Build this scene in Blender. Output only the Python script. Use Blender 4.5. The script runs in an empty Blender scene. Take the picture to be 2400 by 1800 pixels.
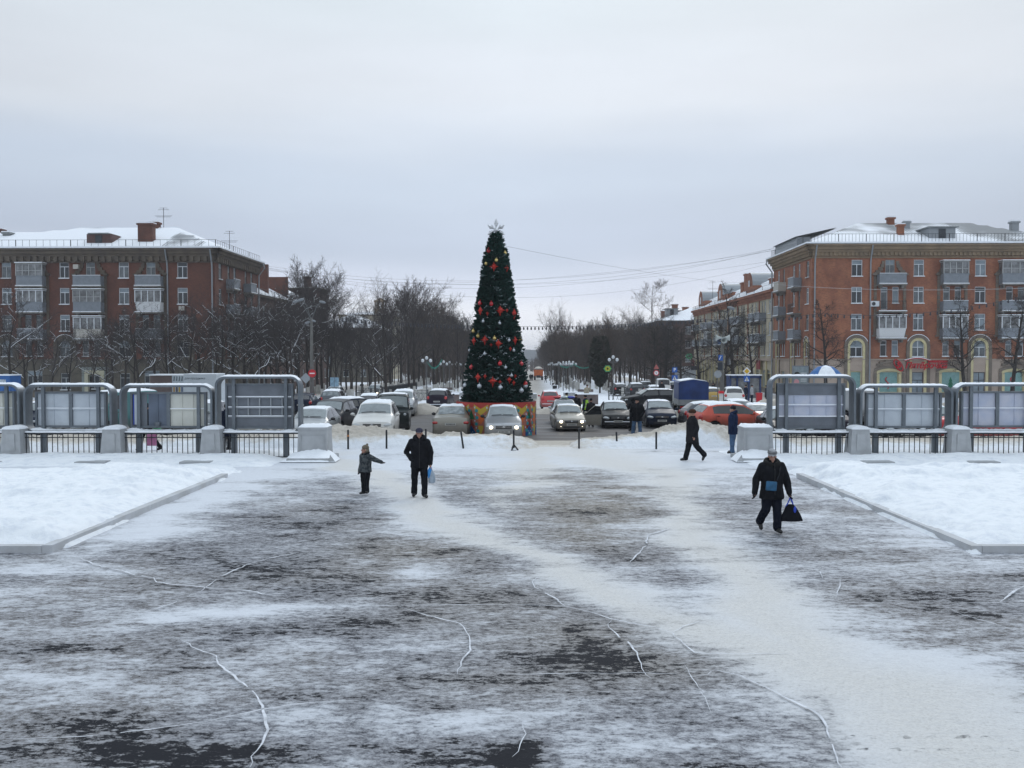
import bpy, math, random
import numpy as np
from mathutils import Vector, Matrix
R=math.radians; PI=math.pi
random.seed(7)
SC=bpy.context.scene; COL=SC.collection
# ------------------------------------------------------------------ camera
F=2200.0; EYE=3.6; PITCH=math.atan(65/2200)
cam=bpy.data.cameras.new('camera'); camo=bpy.data.objects.new('camera',cam); COL.objects.link(camo)
camo.location=(0,0,EYE); camo.rotation_euler=(PI/2-PITCH,0,0)
cam.sensor_width=36; cam.lens=36*F/2400; cam.clip_start=.1; cam.clip_end=6000
SC.camera=camo
# ------------------------------------------------------------------ sky and light
W=bpy.data.worlds.new('World'); SC.world=W; W.use_nodes=True
SUN_EL,SUN_AZ=R(34),R(205)
def build_world():
    nt=W.node_tree; N=nt.nodes; L=nt.links; N.clear()
    out=N.new('ShaderNodeOutputWorld')
    sky=N.new('ShaderNodeTexSky'); sky.sky_type='NISHITA'; sky.sun_disc=False
    sky.sun_elevation=SUN_EL; sky.sun_rotation=R(20); sky.dust_density=1; sky.air_density=1.2
    b1=N.new('ShaderNodeBackground'); b1.inputs[1].default_value=.08; L.new(sky.outputs[0],b1.inputs[0])
    tc=N.new('ShaderNodeTexCoord'); sep=N.new('ShaderNodeSeparateXYZ'); L.new(tc.outputs['Generated'],sep.inputs[0])
    mp=N.new('ShaderNodeMapping'); mp.inputs['Scale'].default_value=(1.2,1.2,6); L.new(tc.outputs['Generated'],mp.inputs[0])
    nz=N.new('ShaderNodeTexNoise'); nz.inputs['Scale'].default_value=1.3; nz.inputs['Detail'].default_value=4; nz.inputs['Roughness'].default_value=.5
    L.new(mp.outputs[0],nz.inputs['Vector'])
    m1=N.new('ShaderNodeMath'); m1.operation='MULTIPLY_ADD'; L.new(nz.outputs[0],m1.inputs[0]); m1.inputs[1].default_value=.10; m1.inputs[2].default_value=-.05
    m2=N.new('ShaderNodeMath'); m2.operation='ADD'; L.new(sep.outputs[2],m2.inputs[0]); L.new(m1.outputs[0],m2.inputs[1])
    rp=N.new('ShaderNodeValToRGB'); cr=rp.color_ramp; cr.interpolation='EASE'
    stops=[(0.0,(.85,.89,.97)),(.045,(.85,.89,.98)),(.085,(.66,.72,.86)),(.13,(.52,.59,.72)),(.19,(.58,.66,.78)),(.27,(.74,.79,.86)),(.36,(.72,.79,.85)),(.5,(.64,.73,.80)),(1,(.60,.68,.78))]
    while len(cr.elements)<len(stops): cr.elements.new(.5)
    for e,(p,c) in zip(cr.elements,stops): e.position=p; e.color=(*c,1)
    L.new(m2.outputs[0],rp.inputs[0])
    nz2=N.new('ShaderNodeTexNoise'); nz2.inputs['Scale'].default_value=2.2; nz2.inputs['Detail'].default_value=6; L.new(mp.outputs[0],nz2.inputs['Vector'])
    mr=N.new('ShaderNodeMapRange'); mr.inputs['To Min'].default_value=.88; mr.inputs['To Max'].default_value=1.12; L.new(nz2.outputs[0],mr.inputs[0])
    ax=N.new('ShaderNodeMath'); ax.operation='ABSOLUTE'; L.new(sep.outputs[0],ax.inputs[0])
    mx2=N.new('ShaderNodeMapRange'); mx2.inputs['From Min'].default_value=0; mx2.inputs['From Max'].default_value=.6; mx2.inputs['To Min'].default_value=1.08; mx2.inputs['To Max'].default_value=.88; L.new(ax.outputs[0],mx2.inputs[0])
    mm=N.new('ShaderNodeMath'); mm.operation='MULTIPLY'; L.new(mr.outputs[0],mm.inputs[0]); L.new(mx2.outputs[0],mm.inputs[1])
    zr=N.new('ShaderNodeMapRange'); zr.inputs['From Min'].default_value=.38; zr.inputs['From Max'].default_value=.95; zr.inputs['To Min'].default_value=1; zr.inputs['To Max'].default_value=1.75; L.new(sep.outputs[2],zr.inputs[0])   # overcast: brighter overhead
    mz=N.new('ShaderNodeMath'); mz.operation='MULTIPLY'; L.new(mm.outputs[0],mz.inputs[0]); L.new(zr.outputs[0],mz.inputs[1])
    b2=N.new('ShaderNodeBackground'); L.new(rp.outputs[0],b2.inputs[0]); L.new(mz.outputs[0],b2.inputs[1])
    mx=N.new('ShaderNodeMixShader'); mx.inputs[0].default_value=.94
    L.new(b1.outputs[0],mx.inputs[1]); L.new(b2.outputs[0],mx.inputs[2]); L.new(mx.outputs[0],out.inputs[0])
build_world()
sl=bpy.data.lights.new('sun','SUN'); sl.energy=.6; sl.angle=R(20); sl.color=(1,.97,.93)
so=bpy.data.objects.new('sun',sl); COL.objects.link(so)
so.rotation_euler=(PI/2-SUN_EL,0,R(160))   # light from ahead and slightly right, high behind cloud
SC.view_settings.view_transform='Standard'; SC.view_settings.look='None'; SC.view_settings.exposure=.10; SC.view_settings.gamma=1
SC.render.resolution_x=1024; SC.render.resolution_y=768
SC.cycles.max_bounces=6; SC.cycles.transparent_max_bounces=8
# ------------------------------------------------------------------ terrain height and photo measurements
_gy=[0,38,44,52,85,250,600,1200,4000]; _gz=[0,0,-.18,-.45,-.9,-2.6,-5.6,-8,-8]
def gz(y): return float(np.interp(y,_gy,_gz))
def gza(y): return np.interp(y,_gy,_gz)
def at(px,y): return (px-1200)/F*(y*math.cos(PITCH)+3.6*math.sin(PITCH))     # world x of a photo column at distance y
def hz(py,y):                                    # world height of a photo row at distance y
    a=math.atan((900-py)/F)-PITCH
    return EYE+y*math.tan(a)
def G(px,py,z0=0):
    a=PITCH+math.atan((py-900)/F); y=(EYE-z0)/math.tan(a)
    for _ in range(12): y=(EYE-z0-gz(y))/math.tan(a)
    return Vector((at(px,y),y,gz(y)+z0))
# ------------------------------------------------------------------ naming helpers
def tag(o,label=None,cat=None,group=None,kind=None):
    if label: o['label']=label
    if cat: o['category']=cat
    if group: o['group']=group
    if kind: o['kind']=kind
    return o
def thing(name,label,cat,loc=(0,0,0),rz=0,group=None,scale=1):
    o=bpy.data.objects.new(name,None); COL.objects.link(o); o.empty_display_size=.2
    o.location=loc; o.rotation_euler=(0,0,rz); o.scale=(scale,)*3
    return tag(o,label,cat,group)
def copy_tree(o,parent=None):
    c=o.copy(); COL.objects.link(c); c.parent=parent
    for ch in o.children: copy_tree(ch,c)
    return c
class MB:
    """collects faces; build() links them as ONE mesh object"""
    def __init__(s): s.v=[]; s.f=[]; s.m=[]; s.mi=0
    def poly(s,pts,mi=None):
        n=len(s.v); s.v+= [tuple(p) for p in pts]; s.f.append(tuple(range(n,n+len(pts)))); s.m.append(s.mi if mi is None else mi)
    def add(s,vs,fs,mi=None):
        n=len(s.v); s.v+=[tuple(p) for p in vs]; s.f+=[tuple(i+n for i in f) for f in fs]; s.m+=[s.mi if mi is None else mi]*len(fs)
    def box(s,c,d,mi=None,rot=None,taper=1.0):
        x,y,z=d[0]/2,d[1]/2,d[2]/2; vs=[]
        for sz in (-1,1):
            t=taper if sz>0 else 1
            for sx,sy in ((-1,-1),(1,-1),(1,1),(-1,1)): vs.append(Vector((sx*x*t,sy*y*t,sz*z)))
        if rot is not None: vs=[rot@v for v in vs]
        c=Vector(c); vs=[v+c for v in vs]
        s.add(vs,[(3,2,1,0),(4,5,6,7),(0,1,5,4),(1,2,6,5),(2,3,7,6),(3,0,4,7)],mi)
    def bx(s,x0,x1,y0,y1,z0,z1,mi=None): s.box(((x0+x1)/2,(y0+y1)/2,(z0+z1)/2),(abs(x1-x0),abs(y1-y0),abs(z1-z0)),mi)
    def tube(s,pts,r,n=8,mi=None,cap=True,closed=False):
        pts=[Vector(p) for p in pts]; k=len(pts); rs=r if hasattr(r,'__len__') else [r]*k
        vs=[]; up=None
        for i,p in enumerate(pts):
            if closed: d=pts[(i+1)%k]-pts[i-1]
            else: d=pts[min(i+1,k-1)]-pts[max(i-1,0)]
            if d.length<1e-9: d=Vector((0,0,1))
            d.normalize()
            if up is None:
                up=Vector((0,0,1)) if abs(d.z)<.9 else Vector((1,0,0))
            a=d.cross(up)
            if a.length<1e-6: a=d.cross(Vector((0,1,0)))
            a.normalize(); b=a.cross(d); up=b
            for j in range(n):
                t=2*PI*j/n; vs.append(p+(a*math.cos(t)+b*math.sin(t))*rs[i])
        fs=[]
        for i in range(k if closed else k-1):
            i2=(i+1)%k
            for j in range(n):
                j2=(j+1)%n; fs.append((i*n+j,i*n+j2,i2*n+j2,i2*n+j))
        if cap and not closed: fs+= [tuple(range(n))[::-1],tuple((k-1)*n+j for j in range(n))]
        s.add(vs,fs,mi)
    def lathe(s,prof,c=(0,0,0),n=16,mi=None,sx=1,sy=1,a0=0,a1=2*PI):
        vs=[];fs=[];full=abs(a1-a0-2*PI)<1e-6; m=n if full else n+1
        for (r,z) in prof:
            for j in range(m):
                t=a0+(a1-a0)*j/n; vs.append((c[0]+r*sx*math.cos(t),c[1]+r*sy*math.sin(t),c[2]+z))
        for i in range(len(prof)-1):
            for j in range(n):
                j2=(j+1)%m if full else j+1
                fs.append((i*m+j,i*m+j2,(i+1)*m+j2,(i+1)*m+j))
        s.add(vs,fs,mi)
    def ell(s,c,r,n=10,mi=None,rot=None):
        vs=[];fs=[]; m=max(4,n//2)
        for i in range(m+1):
            ph=-PI/2+PI*i/m
            for j in range(n):
                t=2*PI*j/n; v=Vector((r[0]*math.cos(ph)*math.cos(t),r[1]*math.cos(ph)*math.sin(t),r[2]*math.sin(ph)))
                if rot is not None: v=rot@v
                vs.append(v+Vector(c))
        for i in range(m):
            for j in range(n):
                j2=(j+1)%n; fs.append((i*n+j,i*n+j2,(i+1)*n+j2,(i+1)*n+j))
        s.add(vs,fs,mi)
    def prism(s,poly,y0,y1,mi=None,M=None):
        """poly in (x,z), extruded along y"""
        n=len(poly); vs=[(p[0],y0,p[1]) for p in poly]+[(p[0],y1,p[1]) for p in poly]
        if M: vs=[M(*v) for v in vs]
        fs=[tuple(range(n)),tuple(range(2*n-1,n-1,-1))]+[(i,i+n,(i+1)%n+n,(i+1)%n) for i in range(n)]
        s.add(vs,fs,mi)
    def build(s,name,mats,parent=None,smooth=False,sharp=None,label=None):
        me=bpy.data.meshes.new(name); me.from_pydata(s.v,[],s.f)
        if not isinstance(mats,(list,tuple)): mats=[mats]
        for m in mats: me.materials.append(m)
        if len(mats)>1: me.polygons.foreach_set('material_index',s.m)
        if smooth: me.shade_smooth()
        if sharp: me.shade_smooth(); me.set_sharp_from_angle(angle=R(sharp))
        me.update(); o=bpy.data.objects.new(name,me); COL.objects.link(o)
        if parent: o.parent=parent
        if label: o['label']=label
        return o
# ------------------------------------------------------------------ materials
MATS={}
def mat(name,col,rough=.7,metal=0,var=0,vs=4,bump=0,bs=20,col2=None,spec=.4,coat=0,emit=None,estr=0,stretch=(1,1,1),lo=.35,hi=.65,trans=0,alpha=1):
    if name in MATS: return MATS[name]
    m=bpy.data.materials.new(name); m.use_nodes=True; nt=m.node_tree; N=nt.nodes; L=nt.links
    b=N['Principled BSDF']; b.inputs['Roughness'].default_value=rough; b.inputs['Metallic'].default_value=metal
    b.inputs['Specular IOR Level'].default_value=spec; b.inputs['Base Color'].default_value=(*col,1)
    if coat: b.inputs['Coat Weight'].default_value=coat; b.inputs['Coat Roughness'].default_value=.08
    if emit: b.inputs['Emission Color'].default_value=(*emit,1); b.inputs['Emission Strength'].default_value=estr
    if trans: b.inputs['Transmission Weight'].default_value=trans
    if alpha<1: b.inputs['Alpha'].default_value=alpha
    if var or bump or col2:
        tc=N.new('ShaderNodeTexCoord'); mp=N.new('ShaderNodeMapping'); mp.inputs['Scale'].default_value=stretch; L.new(tc.outputs['Object'],mp.inputs[0])
    if var or col2:
        nz=N.new('ShaderNodeTexNoise'); nz.inputs['Scale'].default_value=vs; nz.inputs['Detail'].default_value=6; nz.inputs['Roughness'].default_value=.6; L.new(mp.outputs[0],nz.inputs['Vector'])
        mr=N.new('ShaderNodeMapRange'); mr.inputs['From Min'].default_value=lo; mr.inputs['From Max'].default_value=hi; L.new(nz.outputs[0],mr.inputs[0])
        mx=N.new('ShaderNodeMix'); mx.data_type='RGBA'; L.new(mr.outputs[0],mx.inputs[0])
        c2=col2 if col2 else tuple(c*(1-var) for c in col); c1=col if col2 else tuple(min(1,c*(1+var)) for c in col)
        mx.inputs[6].default_value=(*c1,1); mx.inputs[7].default_value=(*c2,1); L.new(mx.outputs[2],b.inputs['Base Color'])
    if bump:
        n2=N.new('ShaderNodeTexNoise'); n2.inputs['Scale'].default_value=bs; n2.inputs['Detail'].default_value=5; L.new(mp.outputs[0],n2.inputs['Vector'])
        bp=N.new('ShaderNodeBump'); bp.inputs['Strength'].default_value=bump; bp.inputs['Distance'].default_value=.02; L.new(n2.outputs[0],bp.inputs['Height']); L.new(bp.outputs[0],b.inputs['Normal'])
    MATS[name]=m; return m
snow=mat('snow',(.80,.83,.87),.75,var=.05,vs=3,bump=.6,bs=9,spec=.3)
snow_dirty=mat('dirty_snow',(.62,.58,.52),.8,col2=(.36,.32,.27),vs=1.6,bump=.8,bs=9,lo=.4,hi=.75)
metal_grey=mat('grey_painted_steel',(.16,.18,.20),.45,.3,var=.12,vs=3)
dark_iron=mat('dark_iron',(.022,.024,.027),.5,.3)
concrete=mat('grey_concrete',(.36,.37,.375),.85,col2=(.27,.28,.285),vs=2.5,bump=.3,bs=30)
black=mat('black_rubber',(.012,.012,.014),.7)
# ------------------------------------------------------------------ value noise for terrain
def vnoise(x,y,seed=0):
    rs=np.random.RandomState(seed); T=rs.rand(256,256)
    xi=np.floor(x).astype(int); yi=np.floor(y).astype(int); fx=x-xi; fy=y-yi
    fx=fx*fx*(3-2*fx); fy=fy*fy*(3-2*fy)
    a=T[xi%256,yi%256]; b=T[(xi+1)%256,yi%256]; c=T[xi%256,(yi+1)%256]; d=T[(xi+1)%256,(yi+1)%256]
    return (a*(1-fx)+b*fx)*(1-fy)+(c*(1-fx)+d*fx)*fy
def fbm(x,y,seed=0,o=5,g=.5):
    s=0;a=1;t=0
    for i in range(o): s=s+a*vnoise(x*2**i,y*2**i,seed+i*13); t+=a; a*=g
    return s/t
def sstep(a,b,x):
    t=np.clip((x-a)/(b-a),0,1); return t*t*(3-2*t)
def grid_mesh(name,xs,ys,zf,mats,attrs=None,kind='structure',smooth=True,parent=None,mask=None):
    X,Y=np.meshgrid(xs,ys); Z=zf(X,Y); nx,ny=len(xs),len(ys)
    v=np.stack([X,Y,Z],-1).reshape(-1,3)
    i=np.arange((nx-1)*(ny-1)); r=i//(nx-1); c=i%(nx-1); a=r*nx+c
    f=np.stack([a,a+1,a+1+nx,a+nx],-1)
    if mask is not None: f=f[mask(X,Y).reshape(-1)[a]]
    me=bpy.data.meshes.new(name); me.vertices.add(len(v)); me.vertices.foreach_set('co',v.ravel())
    me.loops.add(f.size); me.loops.foreach_set('vertex_index',f.ravel().astype(np.int32))
    me.polygons.add(len(f)); me.polygons.foreach_set('loop_start',np.arange(0,f.size,4,dtype=np.int32)); me.polygons.foreach_set('loop_total',np.full(len(f),4,dtype=np.int32))
    me.update(calc_edges=True); me.validate()
    if attrs:
        for k,fn in attrs.items():
            at_=me.attributes.new(k,'FLOAT','POINT'); at_.data.foreach_set('value',fn(X,Y).ravel().astype(np.float32))
    for m in (mats if isinstance(mats,(list,tuple)) else [mats]): me.materials.append(m)
    if smooth: me.shade_smooth()
    o=bpy.data.objects.new(name,me); COL.objects.link(o)
    if kind: o['kind']=kind
    if parent: o.parent=parent
    return o
# ================================================================== GROUND
def proj(X,Y,Z=0):
    """photo row/column of a ground point, used to lay out the worn patches where they were measured"""
    cp,sp=math.cos(PITCH),math.sin(PITCH)
    d=Y*cp+(EYE-Z)*sp; h=(EYE-Z)*cp-Y*sp
    return 1200+F*X/d, 900+F*h/d
BL=[(850,1310,420,110,-.05,-.14),(1330,1560,420,110,0,-.10),(2200,1420,300,110,0,-.10), # patches of bare asphalt (negative) and packed snow (positive): col,row,rx,ry,slope,amount
(620,1235,330,60,-.15,-.20),(820,1180,120,50,-.1,-.16),(170,1367,270,48,.05,-.26),(110,1500,130,20,.02,-.42),(820,1455,260,24,-.02,-.42),(720,1490,200,14,-.02,-.3),
(412,1557,70,22,0,-.36),(270,1730,360,48,-.03,-.40),(560,1760,220,40,-.03,-.3),(1110,1752,140,46,-.05,-.62),(1000,1645,70,13,0,-.45),(830,1655,38,20,0,-.45),(640,1645,80,10,0,-.35),
(190,1600,280,65,0,.32),(1050,1560,320,26,0,.15),(1000,1680,260,26,0,.2),(560,1440,190,22,-.08,.3),(975,1335,70,24,0,.34),(400,1190,270,52,-.42,.55),(100,1345,160,18,0,.25),
(1420,1190,180,95,0,-.2),(1300,1290,160,50,.1,-.05),(1360,1545,340,58,0,-.36),(1230,1470,260,40,0,-.28),(1740,1570,150,34,0,-.28),(1930,1680,70,95,.1,-.42),(1690,1782,300,26,0,-.48),(1250,1745,70,42,0,-.62),
(2176,1385,240,46,0,-.36),(2366,1357,70,12,0,-.4),(1900,1260,130,30,0,-.24),(2366,1560,70,34,0,-.32),(2230,1487,130,16,0,-.3),(1760,1150,120,25,0,-.1),
(2150,1650,260,130,.2,.26),(1900,1200,90,50,.3,.1),(1130,1250,150,60,0,-.1),(1540,1330,90,40,.2,-.12),(1150,1590,300,30,0,-.1),(700,1330,240,50,0,-.2),(1000,1290,120,30,0,-.15),(1050,1400,200,35,0,-.18),
(1050,1105,320,26,0,.16),(1700,1110,160,30,0,.2),(2150,1200,180,60,.4,.22),(980,1200,90,50,.3,.3),(600,1100,220,22,0,.25)]
PATHS=[([(800,1085),(985,1185),(1200,1290),(1450,1420),(1750,1520),(2060,1640),(2330,1790)],[40,55,62,85,120,190,270],.55),
       ([(1310,1045),(1560,1120),(1640,1250),(1780,1400),(1960,1600)],[40,70,80,110,150],.42),
       ([(1260,1040),(1240,1110),(1180,1160)],[60,80,60],.3)]
def covf(X,Y):
    px,py=proj(X,Y); c=np.full(X.shape,.485); sand=np.zeros(X.shape)
    wx=(fbm(X*.35,Y*.6,3)-.5); wy=(fbm(X*.35+40,Y*.6,5)-.5)
    qx=px+wx*200; qy=py+wy*70*np.clip((py-1000)/400,.15,1.4)
    for (a,b,rx,ry,s,d) in BL:
        e=((qx-a)/rx)**2+((qy-b-s*(qx-a))/ry)**2; c+=d*(.80 if d<0 else 1)*np.exp(-e*.9)
    for pts,ws,am in PATHS:
        best=np.full(X.shape,9.)
        for i in range(len(pts)-1):
            (x0,y0),(x1,y1)=pts[i],pts[i+1]; dx,dy=x1-x0,y1-y0
            t=np.clip(((qx-x0)*dx+(qy-y0)*dy*4)/(dx*dx+dy*dy*4),0,1)
            w=ws[i]+(ws[i+1]-ws[i])*t
            d=np.hypot(qx-(x0+t*dx),(qy-(y0+t*dy))*1.6)/w; best=np.minimum(best,d)
        k=np.exp(-best**2*1.1); c+=am*k; sand=np.maximum(sand,k)
    c+=.62*(fbm(X*.45,Y*1.0,11)-.5)+.42*(fbm(X*1.5,Y*2.6,17,4)-.5)+.16*np.clip((1500-py)/-300,0,1)*0
    c+=.9*sstep(8.2,9.2,np.abs(X))*sstep(28.0,29.0,Y)
    c+=.35*sstep(29.5,31.5,Y)      # swept less towards the fence line
    return c,sand
_cc={}
def covs(X,Y):
    k=id(X)
    if k not in _cc: _cc[k]=covf(X,Y)
    return _cc[k]
def plaza_mat():
    m=bpy.data.materials.new('icy_plaza'); m.use_nodes=True; nt=m.node_tree; N=nt.nodes; L=nt.links; b=N['Principled BSDF']
    def nd(t,**k):
        n=N.new(t)
        for a,v in k.items(): setattr(n,a,v)
        return n
    def noise(sc,scale,det=6,ro=.65):
        tc=nd('ShaderNodeTexCoord'); mp=nd('ShaderNodeMapping'); mp.inputs['Scale'].default_value=scale; L.new(tc.outputs['Object'],mp.inputs[0])
        n=nd('ShaderNodeTexNoise'); n.inputs['Scale'].default_value=sc; n.inputs['Detail'].default_value=det; n.inputs['Roughness'].default_value=ro; L.new(mp.outputs[0],n.inputs['Vector']); return n.outputs[0]
    def math_(op,a,b_=None,c=None):
        n=nd('ShaderNodeMath',operation=op)
        for i,v in enumerate((a,b_,c)):
            if v is None: continue
            if hasattr(v,'is_output'): L.new(v,n.inputs[i])
            else: n.inputs[i].default_value=v
        return n.outputs[0]
    def mr(v,a,b_,c=0,d=1):
        n=nd('ShaderNodeMapRange',interpolation_type='SMOOTHSTEP'); L.new(v,n.inputs[0])
        for i,x in zip((1,2,3,4),(a,b_,c,d)): n.inputs[i].default_value=x
        return n.outputs[0]
    def mix(f,a,b_):
        n=nd('ShaderNodeMix',data_type='RGBA')
        L.new(f,n.inputs[0])
        for i,v in ((6,a),(7,b_)):
            if hasattr(v,'is_output'): L.new(v,n.inputs[i])
            else: n.inputs[i].default_value=(*v,1)
        return n.outputs[2]
    cov=nd('ShaderNodeAttribute',attribute_name='cov').outputs['Fac']; sand=nd('ShaderNodeAttribute',attribute_name='sand').outputs['Fac']
    n1=noise(1.6,(1,2.3,1),9,.72); n2=noise(6,(1,1.9,1),7,.78); n3=noise(22,(1,1.2,1),5,.8)
    # crisp edge where ice ends and asphalt shows
    s=math_('ADD',math_('MULTIPLY',n1,1.35),math_('MULTIPLY',n2,1.55)); s=math_('ADD',s,math_('MULTIPLY',n3,.75))
    e=math_('ADD',math_('SUBTRACT',s,1.89),math_('MULTIPLY',cov,1.15))       # low cov -> bare
    bare=mr(e,.02,.15,1,0)
    grey=mr(e,.22,.98,1,0)
    speck=mr(noise(60,(1,1,1),3,.8),.62,.72,0,1)
    snowc=mix(sand,(.66,.69,.74),(.64,.635,.62))
    snowc=mix(math_('MULTIPLY',mr(n2,.42,.66),.32),snowc,(.42,.435,.46)); snowc=mix(math_('MULTIPLY',mr(n3,.5,.68),.25),snowc,(.33,.33,.345))
    snowc=mix(math_('MULTIPLY',math_('MULTIPLY',mr(noise(24,(1,1.4,1),6,.85),.48,.62),sand),.48),snowc,(.36,.345,.32)); snowc=mix(math_('MULTIPLY',speck,.6),snowc,(.24,.22,.20))
    brown=mr(noise(.25,(1,1,1),3,.5),.45,.6)
    brn=nd('ShaderNodeAttribute',attribute_name='brown').outputs['Fac']; brown=math_('MAXIMUM',math_('MULTIPLY',brown,.5),brn); greyc=mix(brown,(.085,.089,.105),(.145,.128,.108)); greyc=mix(math_('MULTIPLY',mr(n2,.40,.64),.85),greyc,mix(brn,(.27,.275,.295),(.27,.25,.22))); greyc=mix(math_('MULTIPLY',mr(n3,.42,.62),.6),greyc,mix(brn,(.36,.365,.385),(.33,.31,.28)))
    c=mix(grey,snowc,greyc)
    tr=nd('ShaderNodeAttribute',attribute_name='tread').outputs['Fac']; tc=nd('ShaderNodeTexCoord'); mp=nd('ShaderNodeMapping'); mp.inputs['Rotation'].default_value=(0,0,.7); L.new(tc.outputs['Object'],mp.inputs[0])
    wv=nd('ShaderNodeTexWave',wave_type='BANDS',bands_direction='X'); wv.inputs['Scale'].default_value=1.5; wv.inputs['Distortion'].default_value=5; wv.inputs['Detail'].default_value=3; wv.inputs['Detail Scale'].default_value=2; L.new(mp.outputs[0],wv.inputs['Vector'])
    td=math_('MULTIPLY',mr(wv.outputs['Fac'],.55,.75),mr(math_('ADD',math_('MULTIPLY',n2,.8),tr),.95,1.15)); bare=math_('MAXIMUM',bare,td)
    c=mix(bare,c,(.017,.018,.023)); L.new(c,b.inputs['Base Color'])
    ro=mr(bare,0,1,.7,.8); L.new(ro,b.inputs['Roughness']); b.inputs['Specular IOR Level'].default_value=.12
    hh=math_('ADD',math_('MULTIPLY',bare,-.6),math_('MULTIPLY',n2,.8)); hh=math_('ADD',hh,math_('MULTIPLY',n3,.4))
    bp=nd('ShaderNodeBump'); bp.inputs['Strength'].default_value=.8; bp.inputs['Distance'].default_value=.02; L.new(hh,bp.inputs['Height']); L.new(bp.outputs[0],b.inputs['Normal'])
    return m
def axis(*segs):
    out=[]
    for a,b,n in segs: out+=list(np.linspace(a,b,n,endpoint=False))
    out.append(segs[-1][1]); return np.array(out)
TREADS=[(9.15,-8,-2.6,.10),(9.5,-8,-2.2,.09),(9.0,-2,.8,.07),(8.9,1.5,5,.12),(9.6,-1.8,1.6,.06),(10.3,-1,3.5,.05),(11.6,-3.2,.2,.06),(12.35,-3.2,.6,.07),(12.0,-1.9,.4,.05),(12.9,.2,2.6,.06),(14.1,-8,-3.5,.09),(14.6,-8,-4,.07),(11.0,-6.4,-3,.05),(8.6,2,5.5,.10),(13.6,6,9.5,.09)]
def brownf(X,Y):
    px,py=proj(X,Y); t=np.zeros(X.shape)
    for a,b,rx,ry,k in ((1400,1190,210,110,1),(1290,1120,150,40,.9),(960,1300,190,60,.7),(1150,1420,300,60,.5),(1330,1480,300,60,.5),(1230,1600,260,60,.4),(1500,1560,300,60,.5),(1250,1060,110,30,1)): t=np.maximum(t,k*np.exp(-((px-a)/rx)**2-((py-b)/ry)**2))
    return t*(.5+.8*fbm(X*.8,Y*.8,81))
def treadf(X,Y):
    t=np.zeros(X.shape)
    for y0,x0,x1,w in TREADS:
        yy=y0+.10*np.sin(X*.5+y0)+.10*(fbm(X*.8,Y*0+y0,71)-.5); t=np.maximum(t,np.exp(-((Y-yy)/(w*1.3))**2)*sstep(x0-.3,x0+.6,X)*(1-sstep(x1-.6,x1+.3,X)))
    return t*.62
pm=plaza_mat()
def plz(X,Y): return .012*fbm(X*1.2,Y*1.2,2)+.02*sstep(0,1,covs(X,Y)[0]-.3)-.03
plaza=grid_mesh('plaza',axis((-34,-10,160),(-10,10,260),(10,34,160)),axis((2,16,180),(16,37.4,190)),plz,pm,{'cov':lambda X,Y:covs(X,Y)[0],'sand':lambda X,Y:covs(X,Y)[1],'tread':treadf,'brown':brownf})
# snow filled cracks in the ice
CR=[]
def cr(o,s,*p,w=.03): CR.append(([(o[0]+x/s,o[1]+y/s) for x,y in p],w))
A=(0,1080); B=(1200,1080)
cr(A,3.16,(590,720),(700,770),(860,805),(1000,845),(1140,870),(1160,900),(1300,920),(1400,925),(1560,945),(1800,955),(1950,985),(2050,1005),w=.035)
cr(A,3.16,(1480,970),(1640,855),(1820,775),(1960,730),(2212,680)); cr(A,3.16,(1020,1140),(1270,1060),(1480,970),w=.02)
cr(A,1.843,(790,780),(850,815),(935,845),(945,880),(1010,930),(1050,965),(1110,1010),(1135,1060),(1145,1110),(1160,1160),(1140,1220),(1090,1280),(1080,1327),w=.03)
cr(A,1.843,(0,1205),(200,1200),(400,1190),(700,1155),(900,1125),(1130,1075),(1300,1050),(1580,1035),w=.018)
cr(A,1.843,(1720,630),(1850,670),(1990,705),(2030,760),(2030,820),(1995,870),(1975,925),w=.025)
cr(A,1.843,(1560,628),(1950,622),(2212,625),w=.016)
cr(A,1.843,(110,800),(200,772),(300,745),w=.02)
cr(B,1.843,(0,622),(230,630),(340,655),(430,685),(520,705),(620,720),(690,745),(740,790),(790,830),(850,835),(1200,835),w=.022)
cr(B,1.843,(430,685),(415,720),(470,765),(520,800),(550,860),(570,915),(600,940),w=.025)
cr(B,1.843,(0,925),(560,918),(760,925),w=.014)
cr(B,1.843,(870,905),(980,930),(1050,960),(1120,990),(1210,1040),(1290,1075),(1350,1130),(1375,1200),(1400,1280),(1425,1327),w=.03)
cr(B,1.843,(1290,1075),(1380,1065),(1480,1072),w=.018); cr(B,1.843,(690,745),(740,715),(810,695),(870,712),w=.02)
cr(B,1.843,(110,505),(85,525),(100,550),(180,590),(230,630),w=.03); cr(B,1.843,(820,1000),(845,1050),(860,1090),w=.016)
cr(B,1.843,(690,290),(590,320),(575,370),(510,440),w=.035); cr(B,1.843,(1860,630),(1920,620),(2000,612),(2110,615),(2212,630),w=.025)
cr(B,1.843,(2110,615),(2160,570),(2212,540),w=.04); cr(B,1.843,(1870,630),(1940,665),(2100,710),(2212,745),w=.018)
cr(B,1.843,(1300,435),(1700,432),(1940,422),w=.02); cr(B,1.843,(0,1285),(40,1230),(55,1180),(45,1130),w=.014); cr(B,1.843,(600,490),(700,470),(770,455),w=.025)
cr(B,1.843,(740,885),(790,960),(830,1000),w=.014); cr(B,1.843,(870,905),(850,925),(800,930),w=.014); cr(B,1.843,(1300,470),(1330,480),(1340,510),w=.03); cr(B,1.843,(1420,510),(1410,560),(1400,590),w=.02)
cm=MB()
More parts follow.
